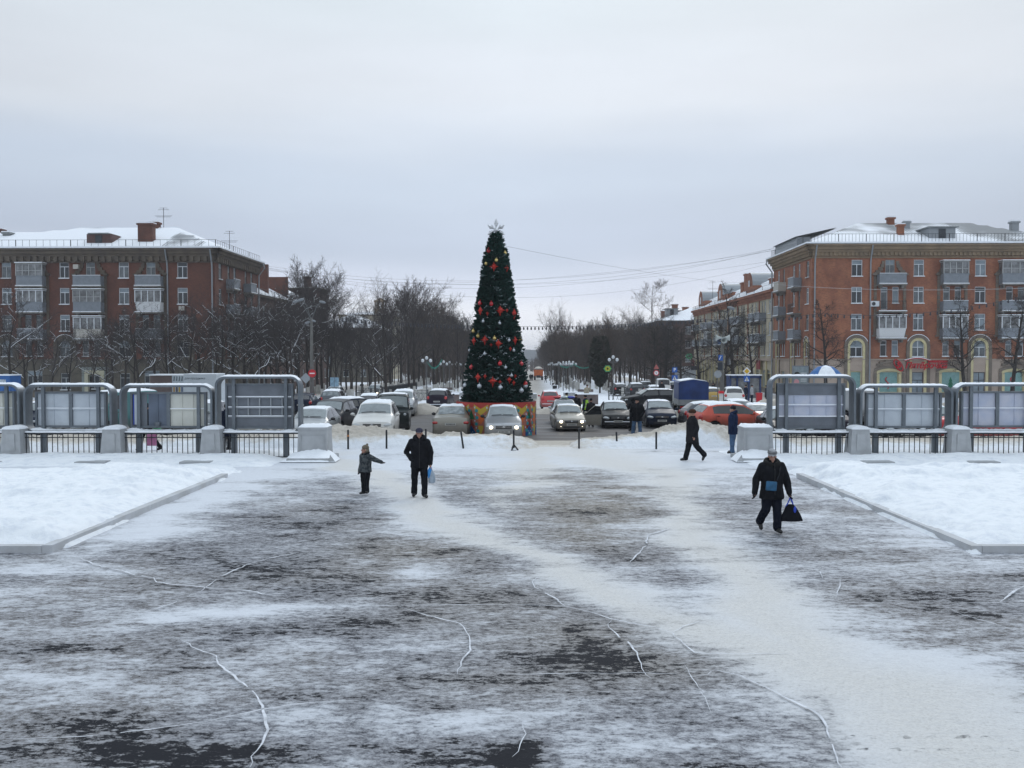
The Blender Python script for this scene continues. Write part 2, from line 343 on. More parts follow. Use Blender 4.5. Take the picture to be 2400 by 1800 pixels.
for pts,w in CR:
    P=[]
    for i in range(len(pts)-1):
        a=G(*pts[i]); b=G(*pts[i+1]); n=max(2,int((b-a).length/.12))
        for k in range(n): P.append(a.lerp(b,k/n)+Vector((random.gauss(0,.010),random.gauss(0,.010),0)))
    P.append(G(*pts[-1])); L_=[];R_=[]
    for i,p in enumerate(P):
        d=P[min(i+1,len(P)-1)]-P[max(i-1,0)]; nrm=Vector((-d.y,d.x,0)).normalized(); ww=w*.42*(.8+.35*math.sin(i*.55+w*900)+.2*random.random())*min(1,.25+i*.2,.25+(len(P)-1-i)*.2)
        z=.007; L_.append((p.x+nrm.x*ww,p.y+nrm.y*ww,z)); R_.append((p.x-nrm.x*ww,p.y-nrm.y*ww,z))
    off_=random.random()*9
    for i in range(len(P)-1):
        if math.sin(i*.23+off_)+.5*math.sin(i*.71)<-1.3: continue
        cm.poly([L_[i],R_[i],R_[i+1],L_[i+1]])
cro=cm.build('snow_filled_cracks',mat('crack_snow',(.58,.60,.64),.9,var=.25,vs=6)); cro['kind']='structure'
# big base sheet to the horizon, boulevard path painted by attribute
def gmat():
    m=bpy.data.materials.new('snow_ground'); m.use_nodes=True; nt=m.node_tree; N=nt.nodes; L=nt.links; b=N['Principled BSDF']; b.inputs['Roughness'].default_value=.8
    tc=N.new('ShaderNodeTexCoord'); n=N.new('ShaderNodeTexNoise'); n.inputs['Scale'].default_value=.8; n.inputs['Detail'].default_value=8; L.new(tc.outputs['Object'],n.inputs['Vector'])
    at_=N.new('ShaderNodeAttribute'); at_.attribute_name='path'
    ad=N.new('ShaderNodeMath'); ad.operation='MULTIPLY_ADD'; L.new(n.outputs[0],ad.inputs[0]); ad.inputs[1].default_value=.8; ad.inputs[2].default_value=-.4
    a2=N.new('ShaderNodeMath'); a2.operation='ADD'; L.new(ad.outputs[0],a2.inputs[0]); L.new(at_.outputs['Fac'],a2.inputs[1])
    mr=N.new('ShaderNodeMapRange'); mr.inputs[1].default_value=.15; mr.inputs[2].default_value=.85; L.new(a2.outputs[0],mr.inputs[0])
    mx=N.new('ShaderNodeMix'); mx.data_type='RGBA'; L.new(mr.outputs[0],mx.inputs[0]); mx.inputs[6].default_value=(.76,.79,.84,1); mx.inputs[7].default_value=(.40,.375,.34,1); L.new(mx.outputs[2],b.inputs['Base Color'])
    bp=N.new('ShaderNodeBump'); bp.inputs['Strength'].default_value=.5; bp.inputs['Distance'].default_value=.1; L.new(n.outputs[0],bp.inputs['Height']); L.new(bp.outputs[0],b.inputs['Normal'])
    return m
def gzf(X,Y):
    z=gza(Y)-.10+.10*(fbm(X*.3,Y*.3,8)-.5)
    z-=.45*sstep(42,36,Y)*(Y<42)      # tucked under the plaza sheets
    z-=.3*(1-sstep(66,70,Y))*sstep(40,42,Y)
    return z
def pathf(X,Y):
    c=X-.018*(Y-110)-1.1
    p=.95*np.exp(-(c/(2.0+.012*Y))**4)                       # trodden lane down the boulevard
    side=np.exp(-((np.abs(c)-28.5)/4.6)**4)*.85               # side streets beside the houses
    r=np.exp(-((Y-90)/4)**2)*.5*(np.abs(c)<12)
    return np.maximum(np.maximum(p,side),r)*(Y>70)
GM=gmat()
ground=grid_mesh('ground',axis((-3000,-300,20),(-300,-60,30),(-60,60,170),(60,300,30),(300,3000,20)),axis((-200,0,6),(0,36,4),(36,40,8),(40,200,160),(200,700,90),(700,5000,40)),gzf,GM,{'path':pathf})
# wet road across the square
def road_mat():
    m=bpy.data.materials.new('wet_asphalt'); m.use_nodes=True; nt=m.node_tree; N=nt.nodes; L=nt.links; b=N['Principled BSDF']
    tc=N.new('ShaderNodeTexCoord'); mp=N.new('ShaderNodeMapping'); mp.inputs['Scale'].default_value=(.25,1.2,1); L.new(tc.outputs['Object'],mp.inputs[0])
    n=N.new('ShaderNodeTexNoise'); n.inputs['Scale'].default_value=.9; n.inputs['Detail'].default_value=8; n.inputs['Roughness'].default_value=.65; L.new(mp.outputs[0],n.inputs['Vector'])
    rp=N.new('ShaderNodeValToRGB'); e=rp.color_ramp.elements; e[0].position=.38; e[0].color=(.022,.022,.026,1); e[1].position=.64; e[1].color=(.105,.095,.088,1); L.new(n.outputs[0],rp.inputs[0]); L.new(rp.outputs[0],b.inputs['Base Color'])
    mr=N.new('ShaderNodeMapRange'); mr.inputs[1].default_value=.35; mr.inputs[2].default_value=.65; mr.inputs[3].default_value=.38; mr.inputs[4].default_value=.75; b.inputs['Specular IOR Level'].default_value=.25; L.new(n.outputs[0],mr.inputs[0]); L.new(mr.outputs[0],b.inputs['Roughness'])
    n2=N.new('ShaderNodeTexNoise'); n2.inputs['Scale'].default_value=14; n2.inputs['Detail'].default_value=4; L.new(tc.outputs['Object'],n2.inputs['Vector'])
    bp=N.new('ShaderNodeBump'); bp.inputs['Strength'].default_value=.35; bp.inputs['Distance'].default_value=.02; L.new(n2.outputs[0],bp.inputs['Height']); L.new(bp.outputs[0],b.inputs['Normal'])
    return m
road=grid_mesh('road',axis((-140,-60,20),(-60,60,120),(60,140,20)),axis((40.2,70,64)),lambda X,Y:gza(Y)+.02*(fbm(X*.3,Y*.6,4)-.5)-.01,road_mat())
def snow2():
    m=bpy.data.materials.new('lumpy_snow'); m.use_nodes=True; nt=m.node_tree; N=nt.nodes; L=nt.links; b=N['Principled BSDF']; b.inputs['Roughness'].default_value=.8; b.inputs['Specular IOR Level'].default_value=.25
    tc=N.new('ShaderNodeTexCoord'); n=N.new('ShaderNodeTexNoise'); n.inputs['Scale'].default_value=3.2; n.inputs['Detail'].default_value=9; n.inputs['Roughness'].default_value=.68; L.new(tc.outputs['Object'],n.inputs['Vector'])
    rp=N.new('ShaderNodeValToRGB'); e=rp.color_ramp.elements; e[0].position=.33; e[0].color=(.68,.72,.78,1); e[1].position=.52; e[1].color=(.83,.86,.89,1); L.new(n.outputs[0],rp.inputs[0]); L.new(rp.outputs[0],b.inputs['Base Color'])  # bluish shade of the hollows painted into the snow colour
    bp=N.new('ShaderNodeBump'); bp.inputs['Strength'].default_value=1; bp.inputs['Distance'].default_value=.07; L.new(n.outputs[0],bp.inputs['Height']); L.new(bp.outputs[0],b.inputs['Normal']); return m
bed_snow=snow2()
# deep snow beds either side of the plaza, their stone kerbs
def bedz(sg):
    def f(X,Y):
        sp=.15*sstep(.50,.66,fbm(X*.6,Y*.6,33))*np.clip(np.minimum((sg*X-8.36)/.15,(Y-17.0)/.2),0,1); e=np.minimum(np.minimum((sg*X-8.60)/.8,(Y-17.35)/1.0),(29.2+.5*(fbm(X*.8,Y*0,5)-.5)-Y)/1.2); e=np.clip(e,0,1)
        h=.13+.13*(fbm(X*.55,Y*.55,21)-.4)+.07*(fbm(X*2.2,Y*2.2,23)-.5)
        h=h+.12*np.exp(-((sg*X-10)/1.2)**2)*(fbm(X,Y,31)-.2)
        return -.06+sp+e**.55*np.maximum(h+.13,.05)+.06*fbm(X*4,Y*4,27,4)*e+.035*fbm(X*11,Y*11,28,2)*(e>0)
    return f
for sg in (-1,1):
    xs=axis((8.36,9,10),(9,14,74),(14,34,140))
    if sg<0: xs=-xs[::-1]
    nm=grid_mesh('snow_bed',xs,axis((16.95,30.2,156)),bedz(sg),bed_snow)
    k=MB(); kz=.115
    stone=mat('kerb_stone',(.40,.405,.41),.8,col2=(.52,.54,.57),vs=1.3,bump=.2)
    y=17.2
    while y<27.8:
        L_=min(2.4,27.9-y); dz=random.uniform(-.012,.012)
        k.bx(sg*8.47,sg*8.66,y,y+L_-.02,-.1,kz+dz); y+=L_
    x=8.66
    while x<34:
        k.bx(sg*(x+.01),sg*(x+2.38),17.2,17.38,-.1,kz+random.uniform(-.012,.012)); x+=2.4
    tag(k.build('kerb',stone,sharp=30),kind='structure')
# low snow strip along the fence foot
def stripz(sg):
    def f(X,Y):
        a=sg*X
        e=np.clip(np.minimum(np.minimum((a-7.6)/1.2,(Y-30.1)/1.6),(36.5-Y)/2.2),0,1)
        return -.07+e*(.16+.16*(fbm(X*.9,Y*1.2,41)-.35))+.05*fbm(X*5,Y*5,44,3)*e+.12*e*np.exp(-((Y-32.6)/.7)**2)*fbm(X*1.1,Y,45)*(a>9)
    return f
for sg in (-1,1):
    xs=axis((7,14,70),(14,34,130)); xs=xs if sg>0 else -xs[::-1]
    grid_mesh('snow_strip',xs,axis((29.9,36.8,64)),stripz(sg),bed_snow)
# ploughed snow bank between the pavement and the road
def bank_h(X):
    px=1200+F*X/39
    kx=[-900,300,520,690,760,860,960,1040,1120,1180,1222,1262,1330,1360,1430,1520,1575,1640,1700,1775,1830,2100,2400,3300]
    kh=[.25,.25,.28,.5,.66,.62,.42,.38,.34,.34,.22,.0,.0,.16,.22,.40,.80,.90,.70,.5,.17,.15,.18,.2]
    return np.interp(px,kx,kh)
def bankz(X,Y):
    c=38.9+.5*(fbm(X*.4,Y*0,51)-.5)-1.0*np.exp(-((X-0.8)/4.5)**2)
    h=bank_h(X)*.86; w=np.where(Y<c,2.0,.95)
    p=np.clip(1-((Y-c)/w)**2,0,1)*sstep(36.4,37.1,Y)
    cl=fbm(X*1.3,Y*1.6,53,4)*.8+.55*fbm(X*4,Y*4,55,4)
    return gza(Y)-.06+.085*sstep(36.9,37.7,Y)+(h+.0*(h>.01))*p**.75*(.55+.75*cl)+.17*p*fbm(X*5,Y*5,57,4)*(h>.02)+.02*sstep(0,.2,h)
def bmat():
    m=bpy.data.materials.new('bank_snow'); m.use_nodes=True; nt=m.node_tree; N=nt.nodes; L=nt.links; b=N['Principled BSDF']; b.inputs['Roughness'].default_value=.85
    tc=N.new('ShaderNodeTexCoord'); n=N.new('ShaderNodeTexNoise'); n.inputs['Scale'].default_value=4; n.inputs['Detail'].default_value=8; n.inputs['Roughness'].default_value=.7; L.new(tc.outputs['Object'],n.inputs['Vector'])
    at_=N.new('ShaderNodeAttribute'); at_.attribute_name='dirt'
    a2=N.new('ShaderNodeMath'); a2.operation='MULTIPLY_ADD'; L.new(n.outputs[0],a2.inputs[0]); a2.inputs[1].default_value=1.0; L.new(at_.outputs['Fac'],a2.inputs[2])
    rp=N.new('ShaderNodeValToRGB'); el=rp.color_ramp.elements; el[0].position=.55; el[0].color=(.78,.81,.85,1); el[1].position=.85; el[1].color=(.60,.56,.50,1); e2=el.new(1.0); e2.color=(.47,.43,.375,1)
    sc=N.new('ShaderNodeMath'); sc.operation='MULTIPLY'; sc.inputs[1].default_value=.75; L.new(a2.outputs[0],sc.inputs[0]); L.new(sc.outputs[0],rp.inputs[0])
    n3=N.new('ShaderNodeTexNoise'); n3.inputs['Scale'].default_value=22; n3.inputs['Detail'].default_value=3; L.new(tc.outputs['Object'],n3.inputs['Vector'])
    mr=N.new('ShaderNodeMapRange'); mr.inputs[1].default_value=.62; mr.inputs[2].default_value=.72; mr.inputs[4].default_value=.5; L.new(n3.outputs[0],mr.inputs[0])
    mf=N.new('ShaderNodeMath'); mf.operation='MULTIPLY'; L.new(mr.outputs[0],mf.inputs[0]); L.new(at_.outputs['Fac'],mf.inputs[1])
    mx=N.new('ShaderNodeMix'); mx.data_type='RGBA'; L.new(mf.outputs[0],mx.inputs[0]); L.new(rp.outputs[0],mx.inputs[6]); mx.inputs[7].default_value=(.2,.175,.14,1); L.new(mx.outputs[2],b.inputs['Base Color'])
    bp=N.new('ShaderNodeBump'); bp.inputs['Strength'].default_value=1; bp.inputs['Distance'].default_value=.12; L.new(n.outputs[0],bp.inputs['Height']); L.new(bp.outputs[0],b.inputs['Normal'])
    return m
BM=bmat()
def bdirt(X,Y):
    d=sstep(36.9,37.9,Y+1.2*(fbm(X*.7,Y*.7,61)-.5))*.82
    return np.maximum(d,.62*np.exp(-((X-1.5)/2.6)**2))
grid_mesh('snow_bank',axis((-34,-11,230),(-11,11,330),(11,34,230)),axis((36.3,40.6,72)),bankz,BM,{'dirt':bdirt})
# smaller ploughed ridges round the islands beyond the road (left, centre, right)
def ridge(name,x0,x1,yc,h,seed,w=1.1):
    xs=np.linspace(x0,x1,max(8,int((x1-x0)/.16))); ys=np.linspace(yc-w,yc+w,16)
    def zf(X,Y):
        p=np.clip(1-((Y-yc)/w)**2,0,1)*np.clip(np.minimum((X-x0),(x1-X))/1.2,0,1)
        return gza(Y)-.08+p**.7*h*(.5+1.0*fbm(X*1.1,Y*1.5,seed,4))+.1*p*fbm(X*5,Y*5,seed+3,3)
    return grid_mesh(name,xs,ys,zf,BM,{'dirt':lambda X,Y: .75-.35*((Y-yc)/w)})
for (x0,x1,yc,h,sd) in ((at(640,75),at(760,75),78,.6,71),(at(905,70),at(1075,70),70,.62,73),(at(1240,70),at(1480,70),70.5,.4,75),(at(1560,66),at(1690,66),66,.62,77),(at(1760,70),at(2000,70),72,1.0,79),(-60,-24,72,.9,81),(26,60,74,.7,83)):
    ridge('snow_ridge',x0,x1,yc,h,sd)
isl=grid_mesh('snow_island',axis((at(640,78),at(1225,78),120)),axis((71,80,30)),lambda X,Y:gza(Y)+.06+.14*fbm(X*.5,Y*.5,91)*np.clip(np.minimum(Y-71,80-Y)/1,0,1),snow)
isr=grid_mesh('snow_island',axis((at(1320,76),at(1560,76),60)),axis((71,86,30)),lambda X,Y:gza(Y)+.06+.14*fbm(X*.5,Y*.5,93)*np.clip(np.minimum(Y-71,86-Y)/1,0,1),snow)
# far wooded hills
hm=mat('far_forest',(.055,.062,.072),.95,var=.3,vs=.02)
def hillz(X,Y): return -9+ (14+9*fbm(X*.003+5,Y*.002,101)+7*fbm(X*.03,Y*.01,103))*sstep(1250,1500,Y)
grid_mesh('hills',np.linspace(-1800,1800,400),np.linspace(1200,1900,16),hillz,hm)
# ================================================================== BUILDINGS
def brickmat(name,c1,c2,c3):
    m=bpy.data.materials.new(name); m.use_nodes=True; nt=m.node_tree; N=nt.nodes; L=nt.links; b=N['Principled BSDF']; b.inputs['Roughness'].default_value=.9
    tc=N.new('ShaderNodeTexCoord')
    def nz(sc,det,scale=(1,1,1)):
        mp=N.new('ShaderNodeMapping'); mp.inputs['Scale'].default_value=scale; L.new(tc.outputs['Object'],mp.inputs[0])
        n=N.new('ShaderNodeTexNoise'); n.inputs['Scale'].default_value=sc; n.inputs['Detail'].default_value=det; n.inputs['Roughness'].default_value=.65; L.new(mp.outputs[0],n.inputs['Vector']); return n.outputs[0]
    a=nz(.5,9,(1,1,.8)); c=nz(2.6,5,(1,1,4))
    def mr(v,x,y):
        n=N.new('ShaderNodeMapRange'); L.new(v,n.inputs[0]); n.inputs[1].default_value=x; n.inputs[2].default_value=y; return n.outputs[0]
    def mix(f,p,q):
        n=N.new('ShaderNodeMix'); n.data_type='RGBA'; L.new(f,n.inputs[0])
        for i,v in ((6,p),(7,q)):
            if hasattr(v,'is_output'): L.new(v,n.inputs[i])
            else: n.inputs[i].default_value=(*v,1)
        return n.outputs[2]
    L.new(mix(mr(c,.46,.74),mix(mr(a,.38,.62),c1,c2),c3),b.inputs['Base Color']); return m
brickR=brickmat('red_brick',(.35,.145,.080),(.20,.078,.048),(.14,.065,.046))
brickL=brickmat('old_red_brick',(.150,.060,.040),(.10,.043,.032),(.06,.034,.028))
brickD=brickmat('dark_brick',(.10,.055,.042),(.07,.045,.04),(.05,.035,.03))
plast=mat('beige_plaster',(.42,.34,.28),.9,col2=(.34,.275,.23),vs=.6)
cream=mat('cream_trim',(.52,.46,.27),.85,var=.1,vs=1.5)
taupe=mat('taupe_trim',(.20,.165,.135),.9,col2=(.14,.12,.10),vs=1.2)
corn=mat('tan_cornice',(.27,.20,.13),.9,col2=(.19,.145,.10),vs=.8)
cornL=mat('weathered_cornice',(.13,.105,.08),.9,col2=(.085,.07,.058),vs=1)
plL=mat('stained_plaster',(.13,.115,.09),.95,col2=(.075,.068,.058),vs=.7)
plB=mat('ochre_grey_plaster',(.50,.45,.34),.9,col2=(.38,.34,.265),vs=.5)
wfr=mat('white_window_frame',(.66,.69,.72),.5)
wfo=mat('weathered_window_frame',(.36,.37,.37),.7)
gl=[mat('window_glass',(.02,.026,.032),.12,spec=.6),mat('curtained_glass',(.10,.115,.125),.25,var=.35,vs=2,spec=.6),mat('sky_pale_glass',(.19,.23,.26),.3,var=.2,vs=1.3,spec=.5)]  # last glass has a sky reflection painted into its pale colour
balg=mat('grey_balcony_panel',(.19,.21,.235),.6,var=.12,vs=2)
balw=mat('white_balcony_panel',(.62,.63,.64),.5)
balb=mat('beige_balcony_panel',(.42,.40,.36),.7)
balB=mat('blue_balcony_panel',(.04,.14,.33),.6)
glz=mat('balcony_glazing',(.16,.165,.17),.2,var=.5,vs=1.7,spec=.6)
slabm=mat('balcony_slab',(.20,.19,.175),.9,var=.25,vs=2)
def roofmat():
    m=bpy.data.materials.new('snowy_corrugated_roof'); m.use_nodes=True; nt=m.node_tree; N=nt.nodes; L=nt.links; b=N['Principled BSDF']; b.inputs['Roughness'].default_value=.8
    tc=N.new('ShaderNodeTexCoord'); n=N.new('ShaderNodeTexNoise'); n.inputs['Scale'].default_value=.32; n.inputs['Detail'].default_value=8; L.new(tc.outputs['Object'],n.inputs['Vector'])
    at_=N.new('ShaderNodeAttribute'); at_.attribute_name='bare'
    w=N.new('ShaderNodeTexWave'); w.wave_type='BANDS'; w.bands_direction='X'; w.inputs['Scale'].default_value=.9; w.inputs['Distortion'].default_value=.3; L.new(tc.outputs['Object'],w.inputs['Vector'])
    ad=N.new('ShaderNodeMath'); ad.operation='MULTIPLY_ADD'; L.new(w.outputs[0],ad.inputs[0]); ad.inputs[1].default_value=.22; L.new(n.outputs[0],ad.inputs[2])
    a2=N.new('ShaderNodeMath'); a2.operation='ADD'; L.new(ad.outputs[0],a2.inputs[0]); L.new(at_.outputs['Fac'],a2.inputs[1])
    mr=N.new('ShaderNodeMapRange'); mr.inputs[1].default_value=.90; mr.inputs[2].default_value=1.10; L.new(a2.outputs[0],mr.inputs[0])
    mx=N.new('ShaderNodeMix'); mx.data_type='RGBA'; L.new(mr.outputs[0],mx.inputs[0]); mx.inputs[6].default_value=(.80,.82,.86,1); mx.inputs[7].default_value=(.21,.22,.23,1); L.new(mx.outputs[2],b.inputs['Base Color'])
    return m
RM=roofmat()
class Fac:
    def __init__(s,b,M,L,z0,z1,mats,zones,frame=None):
        s.b=b;s.M=M;s.L=L;s.z0=z0;s.z1=z1;s.mats=mats;s.zones=zones;s.op=[];s.fr=frame or wfr; s.arch=[]
    def pt(s,u,w,z): return s.M(u,w,z)
    def bx(s,mb,u0,u1,w0,w1,z0,z1,mi=None):
        vs=[s.pt(u,w,z) for z in (z0,z1) for (u,w) in ((u0,w0),(u1,w0),(u1,w1),(u0,w1))]
        mb.add(vs,[(3,2,1,0),(4,5,6,7),(0,1,5,4),(1,2,6,5),(2,3,7,6),(3,0,4,7)],mi)
    def win(s,u0,u1,z0,z1,n=2,tr=.72,frame=None,pane=None,name='window',arch=False,rec=.16,sill=True):
        s.op.append((u0,u1,z0,z1,rec)); fr=frame or (s.fr if random.random()<.8 else wfo); m=MB(); t=.07; w0,w1=-rec-.0,-rec+.06
        if arch: s.arch.append((u0,u1,z1))
        for a,b_,c,d in ((u0,u1,z0,z0+t),(u0,u1,z1-t,z1),(u0,u0+t,z0+t,z1-t),(u1-t,u1,z0+t,z1-t)): s.bx(m,a,b_,w0,w1,c,d)
        zt=z0+(z1-z0)*tr
        s.bx(m,u0+t,u1-t,w0,w1,zt-t/2,zt+t/2)
        for k in range(1,n):
            uc=u0+(u1-u0)*k/n; s.bx(m,uc-t/2,uc+t/2,w0,w1,z0+t,zt-t/2)
        if n>=2 and random.random()<.4: uc=(u0+u1)/2; s.bx(m,uc-.03,uc+.03,w0,w1,zt+t/2,z1-t)
        if sill: s.bx(m,u0-.06,u1+.06,-.02,.14,z0-.07,z0-.01)
        f=m.build(name,fr,s.b)
        p=MB(); pm_=pane or random.choice([gl[0],gl[0],gl[1],gl[1],gl[2]])
        p.mi=0; p.poly([s.pt(u0+.01,-rec+.02,z0),s.pt(u1-.01,-rec+.02,z0),s.pt(u1-.01,-rec+.02,zt),s.pt(u0+.01,-rec+.02,zt)])
        p.mi=1; p.poly([s.pt(u0+.01,-rec+.02,zt),s.pt(u1-.01,-rec+.02,zt),s.pt(u1-.01,-rec+.02,z1),s.pt(u0+.01,-rec+.02,z1)])
        p.build('pane',[pm_,random.choice([gl[2],gl[2],pm_])],f)  # upper panes mostly get the glass with the painted sky reflection
        if sill:
            q=MB(); s.bx(q,u0-.05,u1+.05,-.01,.13,z0-.01,z0+.035); q.build('sill_snow',snow,f)
        return f
    def archtrim(s,u0,u1,zb,zc,mi_in,mi_out,r1=.28,r2=.62,mats=None,name='arch_surround'):
        """stone surround: legs from zb to zc, half circle above; inner ring cream, outer ring taupe"""
        uc=(u0+u1)/2; ri=(u1-u0)/2
        for (a,b_,mt,w) in ((ri,ri+r1,mi_in,.10),(ri+r1,ri+r2,mi_out,.14)):
            m=MB(); n=14
            s.bx(m,uc-b_,uc-a,0.004,w,zb,zc); s.bx(m,uc+a,uc+b_,0.004,w,zb,zc)
            for i in range(n):
                t0,t1=PI*i/n,PI*(i+1)/n
                P=lambda r,t,w_: s.pt(uc+r*math.cos(t),w_,zc+r*math.sin(t))
                m.poly([P(a,t0,w),P(b_,t0,w),P(b_,t1,w),P(a,t1,w)]); m.poly([P(b_,t0,0),P(b_,t1,0),P(b_,t1,w),P(b_,t0,w)]); m.poly([P(a,t0,-.1),P(a,t1,-.1),P(a,t1,w),P(a,t0,w)])
            m.build(name,mt,s.b)
        q=MB(); b_=ri+r2
        for i in range(2,12):
            t0,t1=PI*i/14,PI*(i+1)/14
            P=lambda r,t,w_: s.pt(uc+r*math.cos(t),w_,zc+r*math.sin(t))
            q.poly([P(b_,t0,0),P(b_,t1,0),P(b_,t1,.15),P(b_,t0,.15)]); q.poly([P(b_,t0,.151),P(b_+.06,t0,.151),P(b_+.06,t1,.151),P(b_,t1,.151)])
        q.build('arch_snow',snow,s.b)
    def wall(s,name='wall'):
        us=sorted({0,s.L}|{x for o in s.op for x in o[:2] if 0<x<s.L}); zs=sorted({s.z0,s.z1}|{x for o in s.op for x in o[2:4]}|{z for z,_ in s.zones if s.z0<z<s.z1})
        m=MB()
        for i in range(len(us)-1):
            for j in range(len(zs)-1):
                uc,zc=(us[i]+us[i+1])/2,(zs[j]+zs[j+1])/2
                if any(o[0]<uc<o[1] and o[2]<zc<o[3] for o in s.op): continue
                mi=0
                for z,k in s.zones:
                    if zc>z: mi=k
                m.poly([s.pt(us[i],0,zs[j]),s.pt(us[i+1],0,zs[j]),s.pt(us[i+1],0,zs[j+1]),s.pt(us[i],0,zs[j+1])],mi)
        for (a,b_,c,d,r) in s.op:
            mi=0
            for z,k in s.zones:
                if (c+d)/2>z: mi=k
            m.poly([s.pt(a,0,c),s.pt(a,-r,c),s.pt(a,-r,d),s.pt(a,0,d)],mi); m.poly([s.pt(b_,0,c),s.pt(b_,-r,c),s.pt(b_,-r,d),s.pt(b_,0,d)],mi)
            m.poly([s.pt(a,0,d),s.pt(b_,0,d),s.pt(b_,-r,d),s.pt(a,-r,d)],mi); m.poly([s.pt(a,0,c),s.pt(b_,0,c),s.pt(b_,-r,c),s.pt(a,-r,c)],mi)
        for (a,b_,zt) in s.arch:      # spandrels over arched heads
            r=(b_-a)/2; uc=(a+b_)/2; zc=zt-r; n=8
            for sg in (-1,1):
                for i in range(n):
                    t0,t1=PI/2*i/n,PI/2*(i+1)/n
                    m.poly([s.pt(uc+sg*r*math.cos(t0),-.01,zc+r*math.sin(t0)),s.pt(uc+sg*r*math.cos(t1),-.01,zc+r*math.sin(t1)),s.pt(uc+sg*r,-.01,zc+r*math.sin(t1)) if i<n-1 else s.pt(uc+sg*r,-.01,zt),s.pt(uc+sg*r,-.01,zc+r*math.sin(t0))],3 if len(s.mats)>3 else 0)
        return m.build(name,s.mats,s.b)
    def balcony(s,u0,u1,z,kind='open',pm=None,out=1.05,roof=False,top=2.3):
        """z = height of slab top"""
        pm=pm or balg; m=MB(); h=1.02; e=.05
        if kind in('open','glazed','roofed'):
            tp=.18 if pm is balw else 0
            def quad(ua,wa,ub,wb): 
                m.poly([s.pt(ua+(tp if ua<ub else 0) ,wa-tp,z-.1),s.pt(ub-(tp if ua<ub else 0),wb-tp if ub!=ua else wb,z-.1),s.pt(ub,wb,z+h),s.pt(ua,wa,z+h)])
            quad(u0,out,u1,out)
            m.poly([s.pt(u0,0,z-.1),s.pt(u0+tp,out-tp,z-.1),s.pt(u0,out,z+h),s.pt(u0,0,z+h)]); m.poly([s.pt(u1,0,z-.1),s.pt(u1-tp,out-tp,z-.1),s.pt(u1,out,z+h),s.pt(u1,0,z+h)])
            s.bx(m,u0-.02,u1+.02,out-.03,out+.04,z+h,z+h+.06)
        else:
            k=int((u1-u0)/.16)
            for i in range(k+1): uu=u0+(u1-u0)*i/k; s.bx(m,uu-.012,uu+.012,out-.02,out,z,z+h)
            s.bx(m,u0,u1,out-.04,out+.02,z+h,z+h+.05); 
        b=m.build('balcony',pm if kind!='rail' else dark_iron,s.b)
        q=MB(); s.bx(q,u0-.08,u1+.08,0,out+.08,z-.26,z-.11); s.bx(q,u0+.2,u0+.45,0,out*.7,z-.6,z-.26); s.bx(q,u1-.45,u1-.2,0,out*.7,z-.6,z-.26); q.build('slab',slabm,b)
        q=MB(); s.bx(q,u0-.06,u1+.06,out-.0,out+.10,z-.112,z-.03); s.bx(q,u0,u1,out-.04,out+.05,z+h+.06,z+h+.11) if kind=='open' else None; q.build('ledge_snow',snow,b)
        if kind in('glazed','roofed'):
            zt=z+top; g=MB(); g.poly([s.pt(u0+.02,out-.05,z+h),s.pt(u1-.02,out-.05,z+h),s.pt(u1-.02,out-.05,zt),s.pt(u0+.02,out-.05,zt)])
            for uu in (u0+.03,u1-.03): g.poly([s.pt(uu,0,z+h),s.pt(uu,out-.05,z+h),s.pt(uu,out-.05,zt),s.pt(uu,0,zt)])
            g.build('glazing',glz,b)
            f=MB(); k=4; fm=wfr if kind=='glazed' else wfo
            for i in range(k+1):
                uu=u0+(u1-u0)*i/k; s.bx(f,uu-.045,uu+.045,out-.06,out+.015,z+h,zt)
            s.bx(f,u0-.04,u1+.04,out-.065,out+.02,zt-.08,zt+.02); s.bx(f,u0-.045,u0+.03,0,out-.06,zt-.08,zt+.02); s.bx(f,u1-.03,u1+.045,0,out-.06,zt-.08,zt+.02)
            if kind=='roofed': s.bx(f,u0,u1,out-.06,out+.01,z+h+.6,z+h+.66)
            f.build('glazing_bars',fm,b)
            r_=MB(); s.bx(r_,u0-.12,u1+.12,0,out+.15,zt+.03,zt+.10); r_.build('balcony_roof',slabm,b)
            r_=MB(); s.bx(r_,u0-.1,u1+.1,0,out+.13,zt+.101,zt+.19); r_.build('roof_snow',snow,b)
        return b
    def cornice(s,levels,mt,u0=None,u1=None,dent=None,name='cornice'):
        m=MB(); a=-0.0 if u0 is None else u0; b_=s.L if u1 is None else u1
        for (z0,z1,w) in levels: s.bx(m,a-w,b_+w,.004,w,z0,z1)
        if dent:
            z0,z1,w,st,dw=dent; u=a
            while u<b_: s.bx(m,u,u+dw,.003,w,z0,z1); u+=st
        return m.build(name,mt,s.b)
def roof_obj(b,verts,faces,bare,name='roof',m=None):
    """faces with a per-vertex 'bare' weight; subdivided so the melt line can wander"""
    me=bpy.data.meshes.new(name); me.from_pydata(verts,[],faces); a=me.attributes.new('bare','FLOAT','POINT'); a.data.foreach_set('value',bare); me.materials.append(m or RM)
    o=bpy.data.objects.new(name,me); COL.objects.link(o); o.parent=b; return o
def railing(b,pts,name='roof_railing',h=.75,st=.4,big=3.2):
    m=MB()
    for i in range(len(pts)-1):
        p,q=Vector(pts[i]),Vector(pts[i+1]); L_=(q-p).length; n=int(L_/st)
        for k in range(n+1):
            c=p.lerp(q,k/n); r=.035 if k%8==0 else .014; m.bx(c.x-r,c.x+r,c.y-r,c.y+r,c.z,c.z+h)
        for z in (.02,h): m.tube([p+Vector((0,0,z)),q+Vector((0,0,z))],.02,4,cap=False)
    return m.build(name,dark_iron,b)
